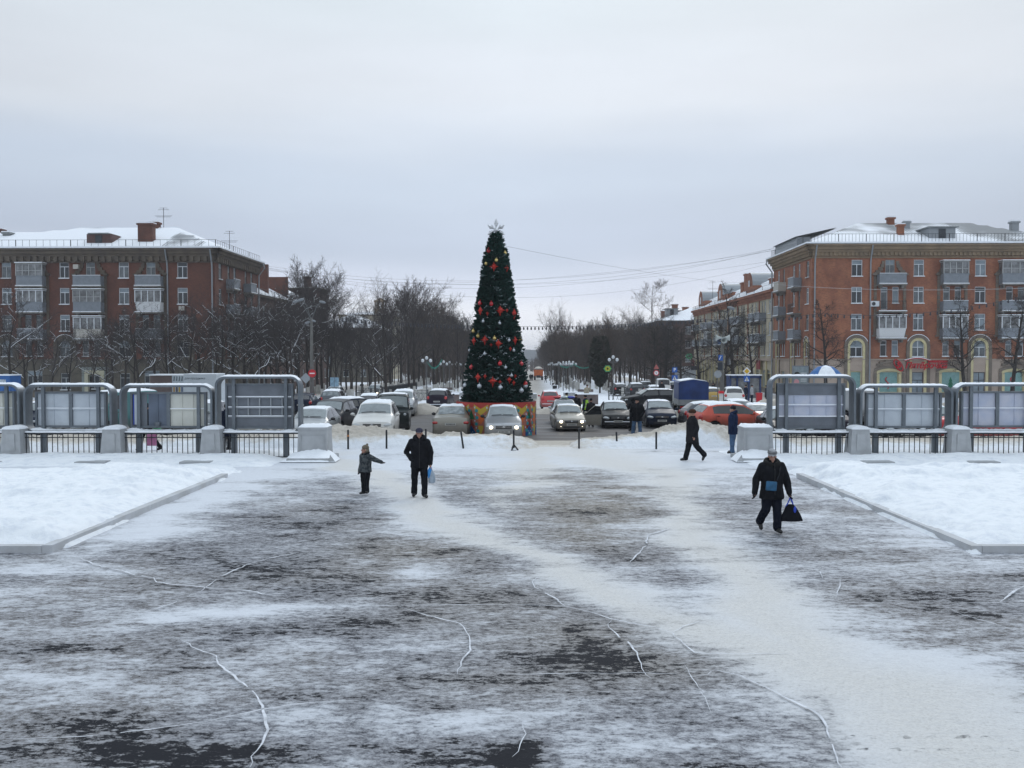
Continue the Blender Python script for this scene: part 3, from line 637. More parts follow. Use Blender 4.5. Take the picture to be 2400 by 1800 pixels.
def chimney(b,c,d,h,mt=None,name='chimney'):
    m=MB(); m.box((c[0],c[1],c[2]+h/2),(d[0],d[1],h)); m.box((c[0],c[1],c[2]+h+.1),(d[0]+.25,d[1]+.25,.2)); o=m.build(name,mt or brickR,b)
    q=MB(); q.box((c[0],c[1],c[2]+h+.26),(d[0]+.2,d[1]+.2,.12)); q.build('chimney_snow',snow,o); return o
def antenna(b,c,h):
    m=MB(); m.tube([c,(c[0],c[1],c[2]+h)],.035,5)
    for k,w in ((.98,.5),(.9,.7),(.6,1.1),(.55,.9)): m.tube([(c[0]-w,c[1],c[2]+h*k),(c[0]+w,c[1],c[2]+h*k)],.02,4)
    return m.build('antenna',dark_iron,b)
def gable_dormer(b,x0,x1,y0,y1,z0,z1,mt,flip=False):
    m=MB(); m.bx(x0+.25,x1-.25,y0+.2,y1,z0,z1-.1); o=m.build('dormer',mt,b)
    q=MB(); q.prism([(x0,z1-.12),(x1,z1-.12),(x1,z1),(x0,z1+.02)],y0-.1,y1+1.5); q.build('dormer_roof',mat('slate_sheet',(.20,.215,.22),.7,var=.2,vs=3),o)
    w=MB(); xc=(x0+x1)/2; w.bx(xc-.45,xc+.35,y0+.15,y0+.19,z0+.25,z1-.25); w.build('dormer_window',gl[0],o)
BZ=-1.15
TILT=-R(1.04)
def corner_house(side):
    """side=+1: house right of the boulevard, -1: house left of it"""
    Rt=side>0
    b=thing('brick_apartment_house',"five storey red brick corner house on the right with cream shop arches and red lettering" if Rt else "five storey dark red brick corner house on the left half hidden by bare snowy trees",'apartment house',(35.0 if Rt else -34.7,110,BZ),TILT)
    o=-BZ
    MF=(lambda u,w,z:(side*u,-w,z+o)); MS=(lambda u,w,z:(-side*w,u,z+o))
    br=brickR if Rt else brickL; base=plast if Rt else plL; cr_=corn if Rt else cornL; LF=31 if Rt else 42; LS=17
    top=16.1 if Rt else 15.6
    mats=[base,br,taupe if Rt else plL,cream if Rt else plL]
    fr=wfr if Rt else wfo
    f=Fac(b,MF,LF,BZ,top,mats,[(-9,0),(3.25,1)],fr); s=Fac(b,MS,LS,BZ,top,mats,[(-9,0),(3.25,1)],fr)
    rows=[(12.95,14.85),(9.8,11.7),(6.65,8.55)] if Rt else [(12.75,14.6),(9.7,11.6),(6.55,8.45)]
    k=20.
    U=(lambda px:(px-1897)/k) if Rt else (lambda px:(506-px)/k)
    single=[(1990,2015),(2134,2158),(2276,2301),(2420,2445)] if Rt else [(417,441),(279,303),(139,162),(2,25),(-140,-115),(-280,-255)]
    bal=[(2048,2110),(2195,2252),(2330,2408)] if Rt else [(325,385),(180,245),(47,108),(-100,-38),(-240,-180)]
    types={0:('open','rail','glazed') if Rt else ('open','glazed','open'),1:('roofed','open','glazed') if Rt else ('open','roofed','glazed'),2:('roofed','open','glazed') if Rt else ('roofed','glazed','open'),3:('open','open','glazed'),4:('open','open','glazed')}
    for i,(a,c) in enumerate(single):
        u0,u1=sorted((U(a),U(c)))
        for r_ in rows: f.win(u0,u1,*r_,frame=wfr if (Rt or random.random()<.75) else None)
        f.win(u0-.1,u1+.1,3.55,5.45,n=2,tr=.58,arch=True)
        f.archtrim(u0-.1,u1+.1,BZ if Rt else 3.2,5.45-(u1-u0+.2)/2,cream if Rt else plL,taupe if Rt else cornL,.3,.68)
        m=MB(); f.bx(m,u0-.1,u1+.1,.004,.06,2.55 if Rt else 2.6,3.48); m.build('spandrel_panel',plast if Rt else plL,b)
        if Rt and i in(1,2):
            f.win(u0-.05,u1+.05,BZ+.1,1.75,n=2,tr=.66,frame=mat('dark_door_frame',(.05,.05,.055),.5),pane=gl[2],name='shop_door',sill=False)
        elif Rt: f.win(u0,u1,BZ+.6,1.85,n=1,tr=.97,frame=cream,pane=mat('teal_film',(.17,.30,.29),.4,var=.15,vs=3),name='shop_window',arch=False,sill=False)
        else: f.win(u0,u1,BZ+.8,1.6,n=2,frame=wfo,pane=gl[0])
    for i,(a,c) in enumerate(bal):
        u0,u1=sorted((U(a),U(c))); uc=(u0+u1)/2; ty=types[i]
        for j,(z0,z1) in enumerate(rows):
            if ty[j] in('open','rail') :
                if j==0: f.win(uc-.55,uc+.55,z0-.75,z1,n=2,tr=.78,sill=False,name='balcony_door')
                else:
                    f.win(uc-1.05,uc-.25,z0-.75,z1,n=1,tr=.78,sill=False,name='balcony_door'); f.win(uc+.3,uc+1.05,z0,z1,n=1,tr=.78)
            pmv=balg
            if ty[j]=='glazed': pmv=balw if (Rt and i==0) else random.choice([balg,balw,balb]) if not Rt else balg
            f.balcony(u0,u1,z0-.85,ty[j],pmv,out=1.0,top=2.45)
        for sg in (-1,1): # rusticated flanking strips
            m=MB(); uu=u0 if sg<0 else u1
            z=6.1
            while z<13.1:
                f.bx(m,uu-.32 if sg<0 else uu-.02,uu+.02 if sg<0 else uu+.32,.003,.09,z,z+.42); z+=.46
            f.bx(m,uu-.5 if sg<0 else uu-.02,uu+.02 if sg<0 else uu+.5,.003,.3,13.05,13.25)
            f.bx(m,uu-.5 if sg<0 else uu-.02,uu+.02 if sg<0 else uu+.5,.003,.22,5.9,6.08)
            # scrolled shoulder of the pediment
            for q,(du,dz,r) in enumerate(((.15,13.45,.28),(.42,13.8,.24),(.62,14.15,.2),(.72,14.5,.16))):
                c_=uu-sg*du; f.bx(m,c_-r,c_+r,.003,.16,dz-.22,dz+.2)
            m.build('balcony_surround',taupe if Rt else cornL,b)
        f.win(uc-1.05,uc-.3,3.6,5.45,n=1); f.win(uc+.3,uc+1.05,3.6,5.45,n=1)
        # wide segmental shop opening
        u0s,u1s=uc-1.1,uc+1.1
        if Rt:
            w_=f.win(u0s,u1s,BZ+.5,1.85,n=1,tr=.97,frame=cream,pane=MATS['teal_film'],name='shop_window',sill=False)
            for (r1,mt,ww) in ((0,cream,.09),(.34,taupe,.13)):
                m=MB(); a0,a1=u0s-r1,u1s+r1; t=.34
                f.bx(m,a0-t,a0,.004,ww,BZ,1.5+r1*.5); f.bx(m,a1,a1+t,.004,ww,BZ,1.5+r1*.5)
                n=10
                for q in range(n):
                    ta,tb=q/n,(q+1)/n; zf_=lambda t_:1.5+r1*.75+.42*math.sin(PI*t_)**.8
                    ua,ub=a0-t+(a1-a0+2*t)*ta,a0-t+(a1-a0+2*t)*tb
                    m.poly([f.pt(ua,ww,zf_(ta)),f.pt(ub,ww,zf_(tb)),f.pt(ub,ww,zf_(tb)+t),f.pt(ua,ww,zf_(ta)+t)]); m.poly([f.pt(ua,ww,zf_(ta)+t),f.pt(ub,ww,zf_(tb)+t),f.pt(ub,0,zf_(tb)+t),f.pt(ua,0,zf_(ta)+t)]); m.poly([f.pt(ua,ww,zf_(ta)),f.pt(ub,ww,zf_(tb)),f.pt(ub,-.1,zf_(tb)),f.pt(ua,-.1,zf_(ta))])
                m.build('shop_surround',mt,b)
            m=MB()
            for q in range(9):
                ta=q/8; uu=uc-1.3+2.6*ta; zz=2.45+.35*math.sin(PI*ta); f.bx(m,uu-.19,uu+.19,.004,.26,zz,zz+.3+.1*(q%2))
            m.build('shop_pediment',taupe,b)
            # printed film decoration: a small tree or a red ribbon
            m=MB(); wz=.2
            if i%2==1:
                for q in range(3): zz=-.1+q*.38; r_=.42-q*.1; m.poly([f.pt(uc-r_,-.11,zz),f.pt(uc+r_,-.11,zz),f.pt(uc,-.11,zz+.55)])
                m.build('film_tree',mat('film_green',(.01,.13,.07),.5),w_)
            else:
                m.tube([f.pt(uc-.1+.25*math.sin(t*1.3),-.1,-.2+t*.3) for t in np.linspace(0,4.5,14)],.07,5); m.build('film_ribbon',mat('film_red',(.42,.03,.04),.5),w_)
        else: f.win(u0s+.2,u1s-.2,BZ+.9,1.9,n=3,frame=wfo,pane=gl[0])
    # narrow side along the boulevard
    for u in ((1.0,) if Rt else (1.3,)):
        for r_ in rows: s.win(u,u+1.15,*r_)
        s.win(u-.05,u+1.2,3.55,5.45,n=2,tr=.58,arch=True); s.archtrim(u-.05,u+1.2,BZ,4.83,cream if Rt else plL,taupe if Rt else plL,.28,.5)
        s.win(u,u+1.1,BZ+.7,1.7,n=1,frame=fr)
    for g,(ub,uw) in enumerate(((4.1,6.9),(11.0,14.0))):
        for j,(z0,z1) in enumerate(rows):
            s.win(ub+.5,ub+1.4,z0-.7,z1,n=2,sill=False,name='balcony_door'); s.win(uw,uw+1.0,z0,z1,n=2)
            s.balcony(ub-.1,ub+2.3,z0-.85,'open' if not(Rt and g==0 and j==1) else 'rail',balb if (Rt and g==1 and j==0) else balg,out=1.0)
        s.win(ub+.2,ub+.95,3.6,5.45,n=1); s.win(ub+1.2,ub+1.95,3.6,5.45,n=1)
        s.win(uw,uw+1.1,3.55,5.45,n=2,tr=.58,arch=True); s.archtrim(uw,uw+1.1,BZ,4.9,cream if Rt else plL,taupe if Rt else plL,.28,.5)
        s.win(ub+.3,ub+1.9,BZ+.5,1.7,n=1,frame=cream if Rt else wfo,pane=gl[1])
    f.wall(); s.wall()
    for F_ in (f,s):
        F_.cornice([(top-1.05,top-.85,.12),(top-.8,top-.35,.22),(top-.35,top-.05,.4),(top-.05,top+.35,.62),(top+.35,top+.58,.85)],cr_,dent=(top-.78,top-.4,.34,.5,.24) if Rt else (top-.95,top-.36,.4,.8,.42))
    if Rt:
        m=MB(); f.bx(m,0,LF,.003,.12,3.18,3.3); s.bx(m,0,LS,.003,.12,3.18,3.3); m.build('string_course',plast,b)
    m=MB(); f.bx(m,.05,LF,-.3,.03,BZ-2.5,BZ+.5); s.bx(m,.05,LS,-.3,.03,BZ-2.5,BZ+.5); m.build('plinth',taupe,b)
    # back and far sides
    m=MB(); X1=side*LF; m.poly([(0,LS,0),(X1,LS,0),(X1,LS,top+o),(0,LS,top+o)]); m.poly([(X1,0,0),(X1,LS,0),(X1,LS,top+o),(X1,0,top+o)]); m.build('wall',br,b)
    # drain pipes
    for uu in ((U(2033),.35) if Rt else (U(395),.3,U(-60))):
        m=MB(); m.tube([f.pt(uu,.85,top+.4),f.pt(uu,.25,top-1.1),f.pt(uu,.16,top-1.6),f.pt(uu,.16,BZ+.3),f.pt(uu,.35,BZ+.1)],.09,6); m.build('drain_pipe',mat('zinc_pipe',(.27,.29,.31),.5,.3),b)
    m=MB(); m.tube([s.pt(LS-.2,.9,top+.45),s.pt(LS-.2,1.1,top-.1),s.pt(LS-.2,.3,top-1.2),s.pt(LS-.2,.2,BZ+.3)],.1,6); m.build('drain_pipe',MATS['zinc_pipe'],b)
    # roof
    zt=top+.6+o; ov=.85; zr=(20.3 if Rt else 19.8)+o; S=side
    x0,x1,y0,y1=-ov,LF+ov,-ov,LS+ov
    if Rt:
        nx,ny=60,14; V=[];Bv=[];Fc=[]
        for j in range(ny+1):
            for i in range(nx+1):
                u=x0+(x1-x0)*i/nx; v=y0+(y1-y0)*j/ny
                h=min((v-y0)/9.3,(y1-v)/9.3,(u-x0)/9.0,(x1-u)/9.4); h=max(0,min(1,h)); V.append((S*u,v,zt+h*(zr-zt))); 
                Bv.append(.12+.38*h+.12*math.sin(u*.55+1)+(.18 if u>19 else 0)-(.25 if h<.3 and u<19 else 0))
    else:
        nx,ny=80,14; V=[];Bv=[];Fc=[]
        for j in range(ny+1):
            for i in range(nx+1):
                u=x0+(x1-x0)*i/nx; v=y0+(y1-y0)*j/ny
                zq=1 if u<20 else max(.80,1-(u-20)*.05)
                h=min((v-y0)/9.3,(y1-v)/9.3,(u-x0)/8.4)*1.0; h=max(0,min(zq,h)); V.append((S*u,v,zt+h*(zr-zt)))
                Bv.append(.0+(.42 if (1.5<u<6.5 and h<.75 and v-y0<(u-x0)*.9+1 and (u-x0)>(v-y0)*.8) else 0)+(.3 if h>.97 and 9<u<20 else 0))
    for j in range(ny):
        for i in range(nx): a=j*(nx+1)+i; Fc.append((a,a+1,a+nx+2,a+nx+1))
    roof=roof_obj(b,V,Fc,Bv)
    m=MB(); m.bx(S*x0,S*x1,y0,y1,zt-.10,zt-.02); m.build('eaves',mat('eaves_metal',(.30,.32,.34),.6),b)
    m=MB(); m.bx(S*(x0-.03),S*x1,y0-.05,y0+.5,zt-.018,zt+.16); m.bx(S*(x0-.03),S*(x0+.45),y0+.5,y1,zt-.018,zt+.15); m.build('eaves_snow',snow,b)
    railing(b,[(S*x1,y0+.7,zt+.2),(S*(x0+.7),y0+.7,zt+.2),(S*(x0+.7),y1,zt+.2)],st=.4 if Rt else .8,h=.95 if Rt else .8)
    def X_(px,D): return S*abs(at(px,D)-(35.0 if Rt else -34.7))
    if Rt:
        for (px,y,yy0,yy1,w,mt) in ((2078,8.0,511,540,.75,brickR),(2103,3.0,527,566,.68,brickR),(2116,6.0,520,550,.62,MATS['zinc_pipe']),(2364,6.0,521,552,.8,MATS['zinc_pipe'])):
            D=110+y; z1=hz(yy0,D)+o; z0=hz(yy1,D)+o; chimney(b,(X_(px,D),y,z0-.6),(w,w),z1-z0+.4,mt,'chimney' if mt is brickR else 'roof_vent')
        gable_dormer(b,X_(2168,111),X_(2232,111)+.3,1.0,6.5,zt+.5,zt+2.15,MATS['zinc_pipe'])
        m=MB(); m.bx(-.2,1.4,5.5,15.5,zt,zt+1.5); q=m.build('dormer',MATS['zinc_pipe'],b); m=MB(); m.poly([(-.5,5,zt+1.5),(-.5,16,zt+1.5),(4.5,16,zt+2.6),(4.5,5,zt+2.6)]); m.poly([(-.5,5,zt+1.4),(-.5,16,zt+1.4),(4.5,16,zt+2.5),(4.5,5,zt+2.5)]); m.build('dormer_roof',MATS['slate_sheet'],q)
        chimney(b,(1.0,13,zt),(.8,.8),1.6,brickR)
        m=MB(); m.box((X_(2044,110),-.45,11.05+o-1.35),(.95,.35,.62)); q=m.build('air_conditioner',wfr,b); m=MB(); m.lathe([(.0,0),(.22,0)],n=12); 
        m=MB(); m.tube([(X_(2040,110),-.66,9.7+o),(X_(2040,110),-.64,9.7+o)],.22,12); m.build('fan_grille',gl[0],q)
    else:
        for (px,y,yy0,yy1,w,mt) in ((346,2.2,524,578,1.75,brickL),(366,8.5,521,545,.8,brickL),(18,5.0,544,565,.85,MATS['slate_sheet'] if 'slate_sheet' in MATS else brickL),(-2,7,536,556,.8,brickL)):
            D=110+y; z1=hz(yy0,D)+o; z0=hz(yy1,D)+o; chimney(b,(-X_(px,D) if X_(px,D)>0 else X_(px,D),y,z0-.6),(w,1.0),z1-z0+.4,mt)
        gable_dormer(b,-abs(X_(257,111)),-abs(X_(208,111)),1.0,6.5,zt+.5,zt+1.95,mat('rust_brown',(.10,.055,.05),.8))
        antenna(b,(X_(382,119),9.2,zr),2.6); antenna(b,(X_(537,121),11,zt+.3),3.2)
        m=MB(); m.box((X_(183,110),-.35,14.05+o),(.6,.35,.5)); m.build('air_conditioner',balb,b); m=MB(); m.box((X_(430,110),-.35,9.2+o),(.6,.35,.5)); m.build('air_conditioner',balb,b)
    if not Rt:
        f2=Fac(b,MF,LF,BZ,top,mats,[]); uc=U(222); m=MB()
        for (h_,w_,mt,d) in ((3.4,1.5,mat('grey_green_trim',(.20,.22,.21),.8),.35),(3.0,1.15,mat('pale_door_surround',(.40,.38,.28),.8),.42)):
            m=MB(); f2.bx(m,uc-w_,uc-w_+.4,.004,d,BZ,BZ+h_-.4); f2.bx(m,uc+w_-.4,uc+w_,.004,d,BZ,BZ+h_-.4); f2.bx(m,uc-w_,uc+w_,.004,d,BZ+h_-.4,BZ+h_+.1); m.build('entrance_surround',mt,b)
    return b
RB=corner_house(1); LB=corner_house(-1)
# ---- shop lettering on the right house
red=mat('sign_red',(.42,.012,.02),.5)
def text(name,body,size,loc,rot,m,parent,ext=.03,shear=0,bold=None,align='CENTER',xs=1):
    c=bpy.data.curves.new(name,'FONT'); c.body=body; c.size=size; c.extrude=ext; c.align_x=align; c.align_y='CENTER'; c.shear=shear
    if bold: c.offset=bold
    t=bpy.data.objects.new(name,c); COL.objects.link(t); dg=bpy.context.evaluated_depsgraph_get(); me=bpy.data.meshes.new_from_object(t.evaluated_get(dg)); bpy.data.objects.remove(t)
    me.materials.clear(); me.materials.append(m); o=bpy.data.objects.new(name,me); COL.objects.link(o); o.parent=parent; o.location=loc; o.rotation_euler=rot; o.scale=(xs,1,1); return o
sg=thing('shop_sign','red script lettering and oval emblem of the supermarket above its arched shop windows','shop sign',(35.0,110,BZ),TILT)
zs=hz(856,110)-BZ
text('word','\u041f\u044f\u0442\u0451\u0440\u043e\u0447\u043a\u0430',.98,((2161-1897)/20.,-.45,zs-.05),(PI/2,0,0),red,sg,ext=.06,shear=.3,bold=.02,xs=.95)
text('small_word','\u0443\u043d\u0438\u0432\u0435\u0440\u0441\u0430\u043c',.42,((2189-1897)/20.,-.4,hz(847,110)-BZ),(PI/2,0,0),red,sg,ext=.05,bold=.02)
m=MB(); uc=(2099-1897)/20.; m.tube([(uc-.05+.50*math.cos(t)-.16*math.sin(t),-.4,zs+.62*math.sin(t)-.25*math.cos(t)) for t in np.linspace(0,2*PI,26,endpoint=False)],.07,6,closed=True); m.build('emblem_ring',red,sg)
text('emblem_numeral','5',.95,(uc,-.42,zs),(PI/2,0,0),red,sg,ext=.06,bold=.04)
m=MB(); 
for i in range(12): t0,t1=i/12,(i+1)/12; q=lambda t:(2112+60*t-1897)/20.; zz=lambda t:zs+.5+.28*math.sin(PI*min(1,t*1.1)); m.bx(q(t0),q(t1),-.45,-.3,zz(t0),zz(t0)+.09)
m.build('sign_swash',red,sg)
m=MB()
for i in range(12): t0=i/12; m.bx((2112+60*t0-1897)/20.,(2112+60*(t0+1/12)-1897)/20.,-.46,-.28,zs+.6+.28*math.sin(PI*min(1,t0*1.1)),zs+.66+.28*math.sin(PI*min(1,t0*1.1)))
m.build('sign_snow',snow,sg)
# ---- long four storey house behind it on the right
def long_house():
    b=thing('long_apartment_house','long beige four storey house with barrel dormers and red chimneys behind the right corner house','apartment house',(35.0,110,BZ),TILT); o=-BZ
    MS=lambda u,w,z:(-w,u,z+o); U0,LS=17.05,78; top=12.4
    s=Fac(b,lambda u,w,z:(-w,u+U0,z+o),LS-U0,BZ,top,[plB,plB,brickR,cream],[(-9,0),(3.3,1)])
    rows=[(9.5,11.3),(6.5,8.3),(3.7,5.4)]; u=1.2; i=0
    while u<LS-U0-5:
        bay=(i%4 in(1,2))
        for j,(z0,z1) in enumerate(rows):
            if bay and j<2:
                s.win(u+.2,u+1.1,z0-.7,z1,n=2,sill=False,name='balcony_door'); s.win(u+1.7,u+2.6,z0,z1,n=2)
                kd='glazed' if (i*3+j)%7==5 else 'open'; s.balcony(u,u+2.9,z0-.85,kd,balB if (i==9 and j==1) else balg,out=1.0)
            else: s.win(u+.3,u+1.3,z0,z1); s.win(u+1.9,u+2.7,z0,z1) if bay else None
        s.win(u+.2,u+2.2,BZ+.4,1.7,n=2,tr=.8,frame=cream,pane=random.choice([gl[0],gl[2]]),name='shop_window',sill=False)
        u+=3.7 if bay else 2.7; i+=1
    s.wall(); s.cornice([(top-.9,top-.5,.15),(top-.5,top-.1,.3),(top-.1,top+.25,.55)],brickR)
    for q in range(0,int(LS-U0),7): m=MB(); s.bx(m,q+.3,q+.75,.004,.12,3.3,top-.9); m.build('brick_pilaster',brickR,b)
    m=MB(); s.bx(m,.05,LS-U0,-.3,.03,BZ-3,BZ+.4); m.build('plinth',taupe,b)
    m=MB(); s.bx(m,0,LS-U0,.004,.3,3.0,3.3); m.build('string_course',plast,b)
    for q in range(0,int(LS-U0)-1,3): m=MB(); s.bx(m,q+.1,q+.5,.004,.16,BZ,2.9); m.build('shop_pilaster',cream,b)
    m=MB(); m.poly([(0,LS,0),(14,LS,0),(14,LS,top+o),(0,LS,top+o)]); m.poly([(14,U0,0),(14,LS,0),(14,LS,top+o),(14,U0,top+o)]); m.build('wall',brickR,b)
    zt=top+.25+o; V=[];Bv=[];Fc=[]; nx=40
    prof=[(-.6,0,0),(2.0,1.5,.05),(2.3,2.0,.2),(7,4.0,.35),(11.7,2.0,.2),(14.6,0,0)]
    for x,z,bv in prof:
        for i in range(nx+1): V.append((x,U0+(LS-U0)*i/nx,zt+z)); Bv.append(bv)
    for j in range(len(prof)-1):
        for i in range(nx): a=j*(nx+1)+i; Fc.append((a,a+1,a+nx+2,a+nx+1))
    roof_obj(b,V,Fc,Bv)
    railing(b,[(-.3,U0,zt+.15),(-.3,LS,zt+.15)],st=.6,h=.6)
    zm=MATS['zinc_pipe']
    for u in (35,57,76):
        m=MB(); prof=[(2.2*math.cos(t),1.2+2.0*math.sin(t)) for t in np.linspace(0,PI,12)]+[(-2.2,0),(2.2,0)]
        vs=[(.9,u+p,zt+.6+q) for p,q in prof]+[(7,u+p,zt+.6+q) for p,q in prof]; n=len(prof)
        m.add(vs,[tuple(range(n))],0); m.add(vs,[(i,(i+1)%n,(i+1)%n+n,i+n) for i in range(n)],1); d=m.build('dormer',[brickR,zm],b)
        m=MB(); m.bx(.86,.9,u-.6,u+.6,zt+1.2,zt+2.6); m.build('dormer_window',gl[0],d)
        m=MB(); m.poly([(1.6,u-2.24,zt+1.0),(7,u-2.24,zt+1.0),(7,u-1.6,zt+3.1),(1.6,u-1.6,zt+3.1)]); m.poly([(1.6,u-1.6,zt+3.1),(7,u-1.6,zt+3.1),(7,u-.3,zt+3.84),(1.6,u-.3,zt+3.84)]); m.build('dormer_snow',snow,d)
    for u,h in ((42,3.2),(60.5,3.0),(44.5,2.0),(63,1.8),(26,1.2),(51,.9)): chimney(b,(2.4,u,zt+.8),(1.1,1.5),h,brickR)
    for u in (30,48,68):
        m=MB(); m.bx(.4,1.6,u,u+4.5,zt+.3,zt+1.5); m.build('parapet',brickR,b)
    antenna(b,(2.5,72,zt+2),3.5); antenna(b,(2.5,80,zt+1),3)
    return b
long_house()
def plain_house(name,label,X0,Y0,w,d,h,hr,mt,rows,cols,z0=-1.5,front=True,side=None,rm=RM,extra=None,bare=0):
    """house with real window openings on the face towards the square and on its boulevard side"""
    b=thing(name,label,'apartment house',(X0,Y0,z0),TILT)
    f=Fac(b,lambda u,v,z:(u,-v,z),w,0,h,[mt,mt],[])
    def rowwin(F,L_):
        n=cols if F is f else max(2,int(L_/3.2)); st=L_/n
        for i in range(n):
            for r_ in range(rows):
                z=1.3+r_*3.05
                if z+1.7<h-.4: F.win(st*i+st/2-.6,st*i+st/2+.6,z,z+1.7,frame=wfo)
    rowwin(f,w); f.wall()
    if side is not None:
        xs=0 if side<0 else w; s=Fac(b,lambda u,v,z:(xs+side*v,u,z),d,0,h,[mt,mt],[]); rowwin(s,d); s.wall(); xo=w-xs
    else: xo=None; xs=None
    m=MB()
    for xx in ((0,w) if side is None else (xo,)): m.poly([(xx,0,0),(xx,d,0),(xx,d,h),(xx,0,h)])
    m.poly([(0,d,0),(w,d,0),(w,d,h),(0,d,h)]); m.build('wall',mt,b)
    m=MB(); m.bx(-.4,w+.4,-.4,d+.4,h,h+.3); m.build('cornice',cornL if mt is not plB else corn,b)
    V=[];Bv=[];Fc=[];nx,ny=24,24; mn=min(w,d)/2+.4
    for j in range(ny+1):
        for i in range(nx+1):
            x=-.5+(w+1)*i/nx; y=-.5+(d+1)*j/ny; q=min(x+.5,w+.5-x,y+.5,d+.5-y)/mn; V.append((x,y,h+.3+max(0,min(1,q))*hr)); Bv.append(bare)
    for j in range(ny):
        for i in range(nx): a=j*(nx+1)+i; Fc.append((a,a+1,a+nx+2,a+nx+1))
    roof_obj(b,V,Fc,Bv,m=rm)
    return b
b=plain_house('brick_house','brown brick house with snowy hipped roof at the far end of the right side street',32.4,205,16,40,13.1,3.2,brickD,4,4,side=-1,z0=-2.0)
for x,y,h in ((4,6,3.4),(7,10,3),(9,20,3.2),(3,16,2.4)): chimney(b,(x,y,13.6),(1.2,1.2),h,brickR)
for x,y in ((1.5,3),(4,12)): gable_dormer(b,x,x+3,y,y+3,14.2,16.2,MATS['zinc_pipe'])
b=plain_house('brick_house','long dark house with a snowy roof running back behind the left corner house',-47.5,127.4,12.6,46,13.4,3.6,brickD,4,3,side=1,z0=-1.6)
m=MB(); m.bx(0,12,9,9.6,14,18.5); m.build('fire_wall',brickL,b); m=MB(); m.bx(1,12,20,20.6,14,17.6); m.build('fire_wall',brickL,b)
for x,y in ((11.2,.8),(9.5,6)): chimney(b,(x,y,13.8),(1.2,1.1),3.0,brickL)
railing(b,[(12.9,-.4,13.8),(12.9,46,13.8)],st=.6,h=.7)
b=plain_house('brick_house','tall dark brick block with roof chimneys behind the trees left of the boulevard',-52.5,178,16,8,18.2,.5,brickD,5,4,side=1,z0=-2.0)
for x,y in ((3,5),(7,6),(13,4)): chimney(b,(x,y,18.3),(1.2,1.2),2.4,brickD)
b=plain_house('beige_house','beige plastered building with a small open turret above the trees on the left',-47,255,14,20,17.6,1.2,plB,5,4,side=1,z0=-3)
m=MB(); m.lathe([(1.6,17.5),(1.6,19.2),(1.9,19.3),(1.9,19.5)],c=(11,2,0),n=12)
for k in range(6): t=2*PI*k/6; m.box((11+1.4*math.cos(t),2+1.4*math.sin(t),20.4),(.35,.35,1.8))
m.lathe([(1.8,21.3),(1.8,21.7),(0,22.6)],c=(11,2,0),n=12); m.build('turret',corn,b)
b=plain_house('brick_house','low snow roofed house behind the left boulevard trees in front of the beige turret',-44,215,12,30,12.2,3.4,plL,4,3,side=1,z0=-2.4)

b=plain_house('brick_house','four storey brick house continuing the street right of the corner house',69,112.5,40,15,14.6,3.2,brickR,4,12,side=-1,z0=-1.4)
b=plain_house('brick_house','four storey brick house continuing the street left of the corner house',-124,109,45,15,14.6,3.2,brickL,4,13,side=1,z0=-1.4)
